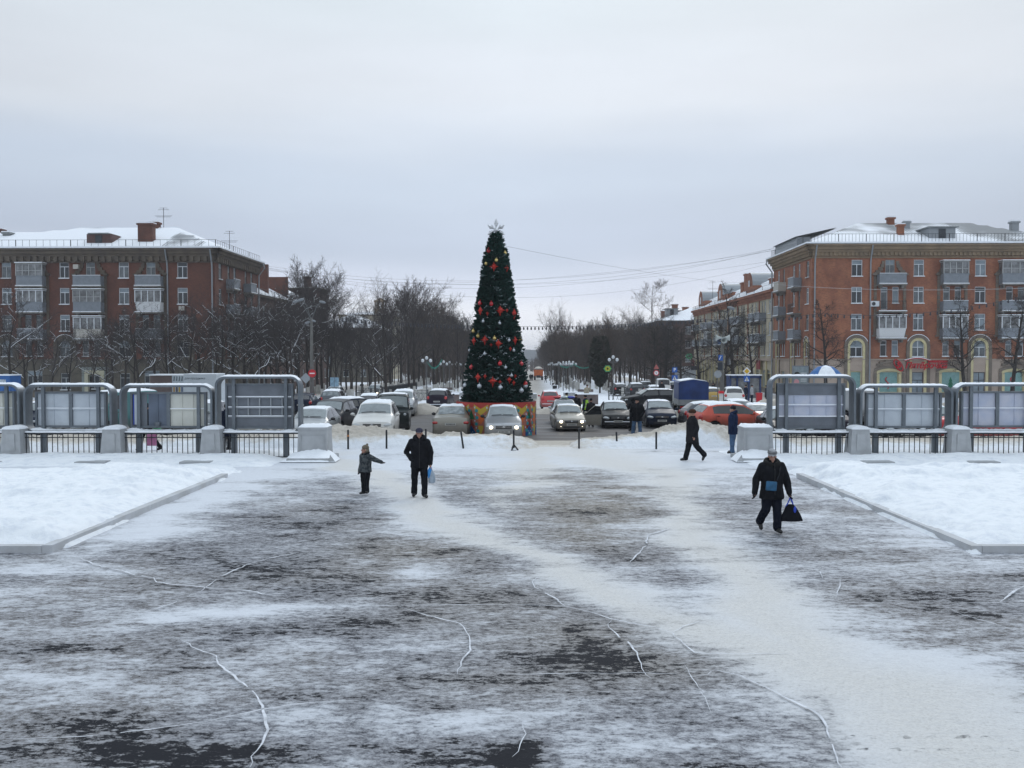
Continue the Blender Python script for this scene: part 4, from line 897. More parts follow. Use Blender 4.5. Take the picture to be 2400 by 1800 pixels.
# ================================================================== FESTIVE TREE ON ITS DRUM
TC=Vector((at(1163,46.6),46.6,gz(46.6)))
def festive_tree():
    RD=1.98; z0=TC.z-.02; hd=hz(944,44.7)-z0
    st=thing('tree_stand','round drum wrapped in a red, yellow, green and blue festive banner under the big tree','tree stand',(TC.x,TC.y,z0))
    m=MB(); m.lathe([(RD-.02,0),(RD-.02,hd-.02),(0,hd-.02)],n=48); m.build('drum',black,st)
    C_={k:mat('banner_'+k,c,.5) for k,c in dict(red=(.40,.045,.035),yellow=(.50,.35,.04),green=(.02,.20,.07),orange=(.60,.13,.03),blue=(.02,.14,.42),teal=(.03,.25,.28),pale=(.48,.56,.70),mauve=(.40,.13,.09)).items()}
    keys=list(C_); m=MB()
    def patch(pts,k,off):   # pts in (theta, height) laid on the cylinder
        m.poly([(math.sin(t)*(RD+off),-math.cos(t)*(RD+off),z) for t,z in pts],keys.index(k))
    n=48
    for i in range(n):
        t0,t1=2*PI*i/n,2*PI*(i+1)/n; patch([(t0,.0),(t1,.0),(t1,hd),(t0,hd)],'mauve',.0)
    P=12; dt=2*PI/P
    for i in range(P):
        c=i*dt+.16; q=lambda x:c+x*dt; H=lambda z:z*hd
        def sub(x0,x1,za,zb,k,off,f):   # strip a shape so that it follows the curve
            N_=8
            for j in range(N_):
                a,b=x0+(x1-x0)*j/N_,x0+(x1-x0)*(j+1)/N_; la,ha=f(a); lb,hb=f(b)
                if ha-la<.001 and hb-lb<.001: continue
                patch([(q(a),H(la)),(q(b),H(lb)),(q(b),H(hb)),(q(a),H(ha))],k,off)
        sub(-.5,.5,0,0,'red',.004,lambda x:(.80+.13*abs(x)*2-.08*(abs(x)>.42),1))
        sub(-.36,.36,0,0,'yellow',.008,lambda x:(.62+.62*abs(x)/.72*.55+.02,.80+.26*abs(x)/.72+.02))
        sub(-.24,.24,0,0,'orange',.012,lambda x:(.38+.8*abs(x),.64 if abs(x)<.2 else .60))
        sub(-.12,.12,0,0,'yellow',.016,lambda x:(.06+1.6*abs(x),.34))
        for sgn in (-.5,.5):
            sub(sgn-.17,sgn+.17,0,0,'green',.008,lambda x:(.52,.80-abs(x-sgn)*1.6))
            sub(sgn-.20,sgn+.20,0,0,'red',.012,lambda x:(.26,.52-abs(x-sgn)*1.1))
            sub(sgn-.27,sgn+.27,0,0,'blue',.016,lambda x:(.0,.34-abs(x-sgn)*.8))
        for (x,z,r) in ((-.3,.86,.05),(.3,.86,.05),(-.27,.66,.055),(.27,.66,.055),(-.3,.48,.05),(.3,.48,.05),(-.22,.28,.045),(.22,.28,.045),(-.5,.1,.05),(.42,.16,.03),(-.42,.16,.03)):
            patch([(q(x)+r*math.cos(a)*.45*(1 if k%2 else .55),H(z)+r*math.sin(a)*hd*.8*(1 if k%2 else .55)) for k,a in enumerate(np.linspace(0,2*PI,12,endpoint=False))],'pale',.022)
            patch([(q(x)+.16*dt*math.cos(a)*.6+.08*dt,H(z-.09)+.055*math.sin(a)*hd) for a in np.linspace(0,2*PI,6,endpoint=False)],'teal',.02)
    m.build('banner',[C_[k] for k in keys],st)
    # ---- the tree
    zb=z0+hd; zt=hz(548,46.6); Ht=zt-zb
    t=thing('christmas_tree','tall artificial christmas tree with red stars, baubles and a silver star on top','christmas tree',(TC.x,TC.y,zb))
    m=MB(); m.tube([(0,0,0),(0,0,Ht+.3)],[.16,.05],8); m.build('pole',dark_iron,t)
    prof=[(0,1.62),(.11,1.45),(.24,1.28),(.36,1.12),(.47,.96),(.62,.76),(.74,.58),(.87,.42),(.96,.16),(1,.05)]
    rad=lambda h:float(np.interp(h,[p[0] for p in prof],[p[1] for p in prof]))
    rnd=random.Random(5); fm=mat('artificial_needles',(.010,.032,.029),.8,col2=(.018,.052,.042),vs=6,spec=.2); fs=mat('frosted_needles',(.16,.22,.22),.7)
    N_=6200; m=MB()
    for i in range(N_):
        h=1-math.sqrt(rnd.random()) if rnd.random()<.75 else rnd.random(); h=min(.995,h); a=rnd.random()*2*PI
        r=rad(h)*(1+.05*math.sin(a*5+h*30)); r0=r*rnd.uniform(.45,.9); L_=rnd.uniform(.12,.26)*(1 if h<.9 else .7)
        if rnd.random()<.08: L_*=1.6
        p=Vector((r0*math.cos(a),r0*math.sin(a),h*Ht)); d=Vector((math.cos(a+rnd.gauss(0,.35)),math.sin(a+rnd.gauss(0,.35)),rnd.uniform(-.25,.65))).normalized()
        r1=min(r0+L_+.12,r+.13); e=p+d*(r1-r0+.06); ax=d.cross(Vector((0,0,1))).normalized(); up=ax.cross(d); mi=1 if rnd.random()<.03 else 0
        w=.055
        for k in range(2):
            th=rnd.random()*PI+k*PI/2; s_=(ax*math.cos(th)+up*math.sin(th))
            m.poly([p-s_*w*.3,e-s_*w,e+d*.05,e+s_*w,p+s_*w*.3],mi)
        for k in range(3):
            q=p.lerp(e,.35+.25*k); sd=(d*.6+(ax if k%2 else -ax)*rnd.uniform(.5,.9)+up*rnd.uniform(-.4,.5)).normalized(); tw=sd.cross(d).normalized()*.022
            m.poly([q-tw,q+sd*.13-tw,q+sd*.16,q+sd*.13+tw,q+tw],mi)
    m.build('crown',[fm,fs],t)
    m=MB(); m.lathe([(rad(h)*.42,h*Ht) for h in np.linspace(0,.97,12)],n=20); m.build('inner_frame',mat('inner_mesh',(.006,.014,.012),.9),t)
    def on(px,py,out=.08):
        X=at(px,45.2)-TC.x; z=hz(py,45.2)-zb; r=rad(max(0,min(1,z/Ht)))+out; X=max(-r*.98,min(r*.98,X)); return Vector((X,-math.sqrt(max(.0,r*r-X*X)),z))
    rs=mat('red_star',(.46,.03,.02),.5); rb=mat('red_bauble',(.50,.02,.03),.2,spec=.7); gb=mat('gold_bauble',(.55,.42,.16),.25,.6); wb=mat('silver_bauble',(.48,.52,.56),.25,.4)
    def star(px,py,s):
        c=on(px,py,.14); a=math.atan2(c.x,-c.y); m=MB(); pts=[]
        for k in range(16):
            th=2*PI*k/16; r=(1.0 if k%4==0 else (.62 if k%2==0 else .5)); r*=1.35 if k==12 else 1; r*=.9
            pts.append((r*math.cos(th)*s,r*math.sin(th)*s))
        f=[Vector((x*math.cos(a),x*math.sin(a),z))+c for x,z in pts]; nrm=Vector((math.sin(a),-math.cos(a),0))
        fr=[p+nrm*.0 for p in f]; cc=c+nrm*.13; bk=c-nrm*.1
        for k in range(16): m.poly([fr[k],fr[(k+1)%16],cc]); m.poly([fr[(k+1)%16],fr[k],bk])
        m.build('red_star',rs,t)
    for px,py,s in ((1157,621,.25),(1187,624,.2),(1172,726,.28),(1125,726,.24),(1142,733,.12),(1188,726,.11),(1205,732,.27),(1136,796,.27),(1110,798,.20),(1168,805,.24),(1207,796,.24),(1120,884,.24),(1137,882,.13),(1155,893,.27),(1172,895,.12),(1194,890,.18),(1204,897,.13),(1207,881,.1),(1230,902,.12),(1151,808,.1),(1196,817,.12)): star(px,py,s)
    def ball(px,py,mt,r=.11,name='bauble'):
        m=MB(); c=on(px,py,.14); m.ell(c,(r,r,r),10); m.tube([c+Vector((0,0,r)),c+Vector((0,0,r+.05))],.025,5); m.build(name,mt,t,smooth=True)
    for px,py in ((1151,711),(1172,852),(1222,853),(1104,861),(1144,582),(1124,708),(1232,900)): ball(px,py,rb)
    for px,py in ((1139,613),(1159,793),(1120,787),(1183,588),(1163,606),(1219,796),(1108,775)): ball(px,py,gb,.10)
    for px,py in ((1098,821),(1204,821),(1223,823),(1136,829),(1173,908),(1088,905),(1124,905),(1132,752),(1232,906),(1222,916),(1171,757),(1193,797),(1185,861),(1199,880)): ball(px,py,wb,.12 if py>900 else .08)
    # tinsel hung in loose rings
    for h in (.15,.27,.37,.56):
        m=MB()
        for k in range(60):
            a=-PI*k/60; r=rad(h)+.12; 
            if rnd.random()<.45: continue
            z=h*Ht+.12*math.sin(a*9); m.tube([(r*math.cos(a),r*math.sin(a),z),(r*math.cos(a-.05),r*math.sin(a-.05),z+rnd.uniform(-.06,.06))],.012,3)
        m.build('tinsel',wb,t)
    # silver six armed star
    sm=mat('silver_tinsel_star',(.60,.61,.63),.35,.5,var=.4,vs=14,bump=.6,bs=40); m=MB(); c=Vector((0,-.05,hz(539,46.6)-zb))
    for k in range(6):
        a=PI/2+2*PI*k/6+(.0 if k else 0); d=Vector((math.cos(a),0,math.sin(a))); sdn=Vector((-d.z,0,d.x)); L_=.50 if k else .56; w=.12
        P=[c+d*.05,c+d*L_*.6+sdn*w,c+d*L_,c+d*L_*.6-sdn*w]; f1=c+d*L_*.55+Vector((0,-.09,0)); f2=c+d*L_*.55+Vector((0,.09,0))
        for j in range(4): m.poly([P[j],P[(j+1)%4],f1]); m.poly([P[(j+1)%4],P[j],f2])
    m.ell(c,(.13,.09,.13),8); m.build('top_star',sm,t)
festive_tree()
# ================================================================== FENCE PILLARS, RAILINGS, NOTICE BOARDS
FY=33.0
stone_w=mat('painted_concrete',(.40,.415,.43),.85,col2=(.31,.32,.33),vs=1.6,bump=.25,bs=25)
def pillar(px,label):
    t=thing('fence_pillar',label,'pillar',(at(px,FY),FY,0),0,'tapered concrete pillars between the railings')
    m=MB(); m.box((0,0,.5),(.76,.7,1.1),taper=.80); m.box((0,-.33,.6),(.34,.03,.6),taper=.85)
    m.build('shaft',stone_w,t,sharp=30); m=MB(); pts=[(.30*math.cos(a),1.02+.10*math.sin(a)) for a in np.linspace(0,PI,10)]
    m.prism([(-.305,1.0)]+[( -x,z) for x,z in pts]+[(.305,1.0)],-.29,.29); m.build('cap',stone_w,t,sharp=40)
    m=MB()
    pts=[(.315*math.cos(a),1.045+.13*math.sin(a)) for a in np.linspace(.0,PI,14)]; m.prism([( x,z) for x,z in pts],-.31,.31); m.build('cap_snow',snow,t,sharp=60)
    m=MB(); m.box((0,-1.75,-.01),(1.0,.5,.22)); m.build('foot_slab',stone_w,t)


pl=[(-197,'tapered concrete pillar just outside the left edge'),(36,'tapered concrete pillar nearest the left edge of the photo'),(269,'tapered concrete pillar between the white backed board and the board with a blue stripe'),(500,'tapered concrete pillar left of the tall grey backed board'),(2010,'tapered concrete pillar right of the tall board, behind the woman in black'),(2243,'tapered concrete pillar nearest the right edge of the photo'),(2476,'x')]
for px,l in pl:
    if -60<px<2440: pillar(px,l)
def pedestal(px,label,sg):
    t=thing('gate_pedestal',label,'pedestal',(at(px,FY),FY,0)); y=.0
    m=MB(); m.box((0,0,.52),(1.06,1.0,1.06),taper=.93); m.build('block',stone_w,t,sharp=30)
    m=MB(); m.bx(-.51,.51,-.49,.49,1.05,1.13); m.build('cap',stone_w,t)
    m=MB()
    for x0,x1,z0,z1 in ((-.42,.42,.14,.17),(-.42,.42,.86,.89),(-.42,-.39,.17,.86),(.39,.42,.17,.86)): m.bx(x0,x1,-.515+.03*z0,-.48,z0,z1)
    m.build('panel_moulding',stone_w,t)
    g=MB(); n=10
    V=[];Fc=[]
    for j in range(n+1):
        for i in range(n+1):
            x=-.5+i/n; y_=-.48+.96*j/n; e=min(i,j,n-i,n-j); V.append((x,y_,1.13+(.0 if e==0 else .05+.05*random.random())))
    for j in range(n):
        for i in range(n): a=j*(n+1)+i; Fc.append((a,a+1,a+n+2,a+n+1))
    g.add(V,Fc); g.build('cap_snow',snow,t,smooth=True)
    m=MB(); m.bx(-.72,.72,-1.25,.6,-.1,.13); o=m.build('base_slab',stone_w,t)
    # snow drifted against its foot
    V=[];Fc=[];nx,ny=26,16
    for j in range(ny+1):
        for i in range(nx+1):
            x=-.95+1.9*i/nx; y_=-1.35+.95*j/ny; e=max(0,1-((x)/.95)**4)*min(1,j/4); V.append((x,y_,.02+e*(.10+.28*(j/ny)**1.3*(1-.45*abs(x+.2*sg)))+.03*random.random()*e))
    for j in range(ny):
        for i in range(nx): a=j*(nx+1)+i; Fc.append((a,a+1,a+nx+2,a+nx+1))
    g=MB(); g.add(V,Fc); g.build('drifted_snow',snow,t,smooth=True)
    m=MB(); m.add([(sg*-.72,-1.35,-.02),(sg*-.98,-1.28,-.02),(sg*-.70,-1.1,-.02),(sg*-.76,-1.22,.26)],[(0,1,3),(1,2,3),(2,0,3)]); m.build('broken_slab',stone_w,t)
pedestal(739,'square concrete pedestal ending the left railings with snow on its cap',-1)
pedestal(1769,'square concrete pedestal ending the right railings with snow on its cap',1)
def railing_panel(p0,p1,label):
    x0,x1=at(p0,FY),at(p1,FY); t=thing('railing_panel',label,'railing',((x0+x1)/2,FY+.05,0),0,'iron railing panels between the pillars'); w=(x1-x0)
    m=MB(); m.bx(-w/2,w/2,-.03,.03,.86,.90); m.bx(-w/2,w/2,-.02,.02,.72,.75); m.bx(-w/2,w/2,-.02,.02,.03,.065); m.build('rails',dark_iron,t)
    m=MB(); n=int(w/.178)
    for i in range(n+1): x=-w/2+.04+(w-.08)*i/n; e=.03 if random.random()>.15 else -.05; m.bx(x-.011,x+.011,-.011,.011,e,.86)
    for i in range(n//2):
        x=-w/2+.2+(w-.3)*i/(n//2)
        if random.random()<.5: m.tube([(x-.1,0,.74),(x,0,.84),(x+.1,0,.74)],.008,4)
    m.build('bars',dark_iron,t)
    m=MB(); pts=[(x,0,.925+random.uniform(-.004,.008)) for x in np.linspace(-w/2,w/2,30)]; m.tube(pts,.038,6); m.build('rail_snow',snow,t,smooth=True)
gaps=[(-185,13,'iron railing at the far left edge of the photo'),(58,247,'iron railing under the white backed board'),(292,478,'iron railing under the board with a blue stripe, pink bag seen through it'),(523,702,'iron railing under the tall grey backed board on the left'),(1804,1990,'iron railing under the tall board on the right, behind the woman'),(2032,2220,'iron railing under the white backed board right of the tall one'),(2267,2452,'iron railing at the far right edge of the photo')]
for a,b_,l in gaps: railing_panel(a,b_,l)
tube_m=mat('board_frame_paint',(.10,.118,.138),.5,.15,var=.15,vs=2,col2=(.15,.17,.19))
bk_w=mat('board_back_white',(.52,.565,.61),.7,col2=(.42,.46,.51),vs=1.2); bk_c=mat('board_back_cream',(.56,.56,.51),.7,var=.08,vs=1); bk_g=mat('board_back_grey',(.14,.155,.18),.6,var=.15,vs=1.5)
bk_l=mat('board_back_lilac',(.50,.51,.58),.7,col2=(.40,.44,.55),vs=2.2); bk_b=mat('board_back_blue',(.11,.135,.18),.6,var=.15,vs=1.5)
def board(p0,p1,t0,b0,kind,label):
    Y=33.55; x0,x1=at(p0,Y),at(p1,Y); zt,zb=hz(t0,Y),hz(b0,Y); w,h=x1-x0,zt-zb
    t=thing('notice_board',label,'notice board',((x0+x1)/2,Y,0),0,'street notice boards seen from behind')
    r=.34; hw=w/2; c=[]
    for cx,cz,a0 in ((hw-r,zt-r,0),(-hw+r,zt-r,PI/2),(-hw+r,zb+r,PI),(hw-r,zb+r,3*PI/2)):
        for k in range(8): a=a0+PI/2*k/7; c.append((cx+r*math.cos(a),cz+r*math.sin(a)))
    m=MB(); n=len(c); D=.26; th=.075
    inn=[]
    for i,(x,z) in enumerate(c):
        k=i//8; cx,cz=((hw-r,zt-r),(-hw+r,zt-r),(-hw+r,zb+r),(hw-r,zb+r))[k]; dx,dz=x-cx,z-cz; L_=math.hypot(dx,dz); inn.append((x-dx/L_*th,z-dz/L_*th))
    vs=[(x,-D,z) for x,z in c]+[(x,D,z) for x,z in c]+[(x,-D,z) for x,z in inn]+[(x,D,z) for x,z in inn]
    fs=[]
    for i in range(n):
        j=(i+1)%n; fs+=[(i,j,j+n,i+n),(i+2*n,i+3*n,j+3*n,j+2*n),(i,i+2*n,j+2*n,j),(i+n,j+n,j+3*n,i+3*n)]
    m.add(vs,fs); m.build('frame',tube_m,t,sharp=35)
    # inner panel case
    ix0,ix1=-hw+.30,hw-.30; iz0,iz1=zb+.17,zt-.26; y0,y1=.02,.16
    m=MB(); e=.07
    for a,b_,c_,d in ((ix0,ix1,iz1-e,iz1),(ix0,ix1,iz0,iz0+e),(ix0,ix0+e,iz0+e,iz1-e),(ix1-e,ix1,iz0+e,iz1-e)): m.bx(a,b_,y0-.05,y1,c_,d)
    for k in range(1,2): x=ix0+(ix1-ix0)*k/2; 
    if kind!='tallL' and kind!='tallR': m.bx(-.06,.06,y0-.05,y1,iz0+e,iz1-e)
    m.build('case',tube_m,t)
    zl,zh=iz0+e,iz1-e; zm=(zl+zh)/2
    def ribs(x0,x1,z0,z1,mt,nx,name='back_sheet',hz_=True):
        m=MB(); m.bx(x0,x1,.05,.08,z0,z1); o=m.build(name,mt,t); m=MB()
        for k in range(1,nx): x=x0+(x1-x0)*k/nx; m.bx(x-.014,x+.014,.02,.05,z0,z1)
        if hz_: zz=(z0+z1)/2+.02; m.bx(x0,x1,.0,.05,zz-.02,zz+.02)
        m.build('rib',mt,o)
        if hz_: m=MB(); m.bx(x0,x1,.0,.045,zz+.021,zz+.05); m.build('rib_snow',snow,o)
        return o
    if kind=='white': ribs(ix0+e,-.06,zl,zh,bk_w,2); ribs(.06,ix1-e,zl,zh,bk_w,2)
    elif kind=='creamp': ribs(ix0+e,-.06,zl,zh,bk_c,2); ribs(.06,ix1-e,zl,zh,bk_c,3)
    elif kind=='lilac': ribs(ix0+e,-.06,zl,zh,bk_l,2); ribs(.06,ix1-e,zl,zh,bk_l,2)
    elif kind=='mixed':
        ribs(ix0+e+.55,-.06,zl,zh,bk_b,2,hz_=False); ribs(.06,ix1-e,zl,zh,bk_c,3)
        m=MB(); m.bx(ix0+e,ix0+e+.5,.03,.06,zl,zh); m.build('side_sheet',bk_g,t)
        m=MB(); m.bx(ix0+e+.02,ix0+e+.07,-.01,.03,zl+.05,zh-.02); m.build('blue_strip',mat('blue_tape',(.02,.05,.3),.5),t)
        m=MB(); m.bx(ix0+e+.07,ix0+e+.17,-.012,.03,zl+.05,zh-.02); m.build('light_tube',bk_w,t)
        m=MB(); m.lathe([(.08,0),(.10,.1),(.10,.16)],c=(ix0+e+.9,-.04,zl-.02),n=10); m.build('cup',metal_grey,t)
    elif kind=='tallL':
        H3=(zh-zl); m=MB(); m.bx(ix0,ix1,.03,.10,zh-.27*H3,zh+.0); m.bx(ix0,ix1,.03,.10,zl-.03,zl+.22*H3); m.bx(ix0+.02,ix1-.02,.07,.12,zl+.2*H3,zh-.2*H3); m.build('back_sheet',bk_g,t)
        m=MB()
        for z in (zl+.24*H3,zl+.46*H3,zl+.71*H3): m.bx(ix0+.1,ix1-.02,-.01,.069,z-.02,z+.02)
        for k in range(1,6): x=ix0+(ix1-ix0)*k/6; m.bx(x-.02,x+.02,.0,.069,zl+.26*H3,zl+.69*H3)
        m.build('rib',mat('pale_rib',(.27,.29,.31),.6),t)
        m=MB()
        for z in (zl+.24*H3,zl+.46*H3,zl+.71*H3): m.bx(ix0+.1,ix1-.02,-.015,.06,z+.021,z+.052)
        m.build('rib_snow',snow,t)
    elif kind=='tallR':
        H3=(zh-zl); m=MB(); m.bx(ix0,ix1,.02,.11,zh-.24*H3,zh+.02); m.bx(ix0,ix1,.02,.11,zl-.03,zl+.24*H3); m.build('blank_sheet',bk_g,t)
        ribs(ix0+e,ix1-e,zl+.24*H3,zh-.24*H3,bk_l,4)
        m=MB(); m.bx(ix0+e,ix1-e,-.03,.05,zl+.24*H3,zl+.24*H3+.04); m.build('ledge_snow',snow,t)
    # posts
    for k,x in enumerate((-hw+.62,hw-.55)):
        m=MB(); m.bx(x-.055,x+.055,-.12,-.02,zb+.02,zt-.06); m.bx(x-.09,x+.09,-.14,.04,-.15,zb+.02); m.build('post',tube_m,t)
    # snow on top and on the lower bar
    m=MB(); V=[];Fc=[]
    top=[p for p in c if p[1]>zt-r*.55]; top.sort(); prof=((-D+.01,0),(-D*.75,.045),(-.1,.06),(.1,.06),(D*.75,.045),(D-.01,0))
    xs=np.linspace(-hw+.06,hw-.06,50)
    def zc(x):
        d=max(0,abs(x)-(hw-r)); return zt-r+math.sqrt(max(0,r*r-d*d))
    for x in xs:
        f=min(1,(hw-.05-abs(x))/.25)
        for (y,q) in prof: V.append((x,y,zc(x)-.004+q*f*random.uniform(.8,1.15)))
    k=len(prof)
    for i in range(len(xs)-1):
        for j in range(k-1): a=i*k+j; Fc.append((a,a+1,a+k+1,a+k))
    m.add(V,Fc); m.build('top_snow',snow,t,smooth=True)
    m=MB(); V=[];Fc=[]; xs=np.linspace(-hw+r*.5,hw-r*.5,40)
    for i,x in enumerate(xs):
        e_=.07*math.exp(-((x+hw-.45)/.25)**2)+.05*math.exp(-((x-hw+.45)/.2)**2)
        for (y,q) in ((-D+.02,0),(-D*.6,.05),(.05,.07),(D*.6,.05),(D-.02,0)): V.append((x,y,zb+th-.012+q*random.uniform(.5,1.1)+e_*(q>0)))
    for i in range(len(xs)-1):
        for j in range(4): a=i*5+j; Fc.append((a,a+1,a+6,a+5))
    m.add(V,Fc); m.build('ledge_snow',snow,t,smooth=True)
board(-150,56,900,1013,'creamp','notice board cut by the left edge of the photo, cream sheets on its back')
board(65,270,901,1013,'white','notice board with four bluish white back sheets, second from the left edge')
board(288,504,902,1014,'mixed','notice board with a blue stripe, grey and cream back sheets')
board(510,708,882,1016,'tallL','tall notice board with an all grey ribbed back, left of the gate')
board(1800,1999,881,1016,'tallR','tall notice board with grey bands above and below pale sheets, right of the gate')
board(2009,2225,903,1014,'white','notice board with white back sheets, between the tall right one and the edge')
board(2231,2440,900,1013,'lilac','notice board with pale lilac back sheets, cut by the right edge of the photo')
# ---- bollards
for px,py,top,lean,lab,tri in ((816,1052,1009,.0,'black bollard with an orange band, nearest the left pedestal',0),(906,1051,1009,0,'black bollard in front of the white car',0),(998,1051,1007,.0,'black bollard right behind the man in the cap',0),(1086,1051,1013,-.14,'black bollard leaning left behind the silver saloon boot',0),(1204,1055,1010,.0,'black bollard with a splayed foot beside the gap in the snow bank',1),(1357,1051,1005,.0,'black bollard at the right side of the gap in the snow bank',0),(1446,1047,1013,-.04,'black bollard left of the man in blue jeans',0),(1538,1052,1014,0,'black bollard between the man in jeans and the man in the fur hat',0),(-60,1051,1010,0,'',0)):
    if px<0: continue
    p=G(px,py); t=thing('bollard',lab,'bollard',(p.x,p.y,p.z),0,'thin black bollards along the pavement edge'); h=.74*(py-top)/44
    t.rotation_euler=(0,lean,0)
    m=MB(); m.tube([(0,0,-.1),(0,0,h)],.038,10); m.ell((0,0,h),(.04,.04,.03),8); m.build('post',dark_iron,t,sharp=40)
    if 'orange' in lab: m=MB(); m.tube([(0,0,h*.66),(0,0,h*.76)],.041,10); m.build('band',mat('orange_band',(.45,.18,.05),.6),t)
    if tri:
        m=MB()
        for a in (0,2.1,4.2): m.tube([(0,0,.22),(.17*math.cos(a),.17*math.sin(a),0)],.03,5)
        m.build('foot',dark_iron,t); m=MB(); m.ell((0,0,.03),(.12,.12,.06),8); m.build('foot_snow',snow,t)
# ================================================================== TREES
bark=mat('bark',(.036,.030,.027),.95,var=.35,vs=5,bump=.5,bs=18); bark2=mat('brown_bark',(.060,.045,.036),.95,var=.35,vs=5)
twig=mat('twigs',(.055,.047,.046),.95,var=.3,vs=.8); twig2=mat('brown_twigs',(.088,.069,.060),.95,var=.3,vs=.8); white_w=mat('whitewash',(.50,.49,.46),.9,var=.15,vs=3)
def gen_tree(seed,H=12,clear=2.8,spread=1.0,n1=8,n2=6,n3=6,n4=4,up=.35,droop=0,r0=.17,snowy=0,wash=0,crook=.16,fork=False,tw=.010):
    rnd=random.Random(seed); T=MB(); K=MB(); S=MB()
    def path(p,d,L_,n,cr,trop):
        pts=[p.copy()]
        for i in range(n):
            d=(d+Vector((rnd.gauss(0,cr),rnd.gauss(0,cr),rnd.gauss(0,cr)*.7+trop))).normalized(); p=p+d*(L_/n); pts.append(p.copy())
        return pts,d
    def snowline(pts,r,dens):
        if rnd.random()>dens: return
        for i in range(len(pts)-1):
            a,b_=pts[i],pts[i+1]; d=(b_-a).normalized()
            if abs(d.z)<.80 and rnd.random()<.85: 
                sd=d.cross(Vector((0,0,1))).normalized(); w=max(.010,r*.55); h=max(.018,r*.45+.012)
                up_=sd.cross(d); 
                if up_.z<0: up_=-up_
                A_=a+up_*r*.6; B_=b_+up_*r*.6
                S.add([A_-sd*w,A_+up_*h,A_+sd*w,B_-sd*w,B_+up_*h,B_+sd*w],[(0,1,4,3),(1,2,5,4),(0,3,5,2)])
    def rec(p,d,L_,r,lv):
        ns=(0,5,4,3,2)[lv]; pts,de=path(p,d,L_,ns,crook*(1 if lv<3 else 1.4),(up*.22 if lv<3 else up*.12)-droop*(.10 if lv>=2 else 0)); k=len(pts)
        rs=[max(tw*.7,r*(1-.75*i/(k-1))) for i in range(k)]
        (T if lv<=1 else K).tube(pts,rs,(8,5,4,3,3)[lv],cap=False)
        if snowy: snowline(pts,r,snowy*(1,.62,.40,.12,.0)[lv])
        if lv==4: return
        nc=(0,n2,n3,n4,0)[lv]
        for c in range(nc):
            t=(c+.6+rnd.uniform(-.3,.3))/nc; t=.18+.82*t; f=min(k-1.001,t*(k-1)); i=int(f); q=pts[i].lerp(pts[i+1],f-i)
            dd=(pts[i+1]-pts[i]).normalized(); ax=dd.orthogonal().normalized(); th=rnd.random()*2*PI; ax.rotate(Matrix.Rotation(th,3,dd)); an=R(rnd.uniform(28,58))
            nd=(dd*math.cos(an)+ax*math.sin(an)); nd.z+=up*.3*(lv<3); nd.normalize()
            rec(q,nd,L_*rnd.uniform(.42,.62)*(1.15-.45*t),max(tw,rs[i]*.55),lv+1)
        if lv<3: rec(pts[-1],de,L_*.5,rs[-1]*.9,lv+1)
    tp,_=path(Vector((0,0,-.3)),Vector((0,0,1)),H*.86,10,.035,.05)
    rs=[r0*(1.35 if i==0 else 1)*(1-.86*(i/10)**1.1) for i in range(11)]
    T.tube(tp,rs,8,cap=False)
    for c in range(n1):
        t=clear/(H*.86)+(1-clear/(H*.86))*(c+.5)/n1; f=min(9.99,t*10); i=int(f); q=tp[i].lerp(tp[i+1],f-i); a=c*2.4+rnd.uniform(-.4,.4)
        el=up+(.9-up)*((t)**2) ; dz=math.tan(R(15+50*el)) if droop<.5 else rnd.uniform(-.1,.35)
        d=Vector((math.cos(a),math.sin(a),dz)).normalized(); Lb=H*.40*spread*(1.1-.72*abs(t-.45))*rnd.uniform(.8,1.15)*(1 if t<.75 else .75)
        rec(q,d,Lb,rs[i]*.52,1)
    # trunk below 1.3 m whitewashed
    if wash:
        T.m=[(1 if max(T.v[j][2] for j in f)<wash+.25 else 0) for f in T.f]
    return T,K,S
def make_tree(seed,brk=None,tg=None,**kw):
    T,K,S=gen_tree(seed,**kw); t=thing('bare_tree','x','tree'); T.build('trunk',[brk or bark,white_w],t,smooth=True); K.build('crown',tg or twig,t)
    t['h']=max(v[2] for v in T.v+K.v)
    if S.f: S.build('branch_snow',snow,t)['kind']='stuff'
    return t
A_=[make_tree(11,H=10,clear=2.6,spread=1.05,snowy=.5,droop=.15),make_tree(12,H=10.5,clear=3,spread=.95,snowy=.42,up=.5),make_tree(13,H=9.5,clear=2.4,spread=1.1,snowy=.55,crook=.24,droop=.25)]
B_=[make_tree(21,H=13.5,clear=3.2,spread=.85,up=.7,n1=10,n4=5,wash=1.2,tw=.012),make_tree(22,H=13,clear=3,spread=.95,up=.6,n1=10,n4=5,wash=1.2,tw=.012),make_tree(23,bark2,twig2,H=12.5,clear=2.6,spread=1.0,up=.6,n1=11,n4=5,wash=1.2,tw=.013),make_tree(24,bark2,twig2,H=13,clear=3,spread=.9,up=.8,n1=11,n4=5,wash=1.1,tw=.013)]
C_t=[make_tree(31,bark,bark,H=10,clear=2.4,spread=.50,up=.15,droop=.45,n1=16,n2=6,n3=5,n4=3,r0=.2,crook=.22),make_tree(32,bark,bark,H=11,clear=2.8,spread=.46,up=.2,droop=.4,n1=17,n2=6,n3=5,n4=3,r0=.22,crook=.24)]
D_t=[make_tree(41,bark,twig,H=13,clear=2.2,spread=1.25,up=.75,n1=9,n2=7,crook=.2,r0=.26,snowy=.16)]
E_t=[make_tree(51,bark2,mat('birch_twigs',(.16,.14,.13),.9),H=17,clear=4,spread=.62,up=.7,droop=.5,n1=13,r0=.16,n4=5)]
used=set(); trees_n=0
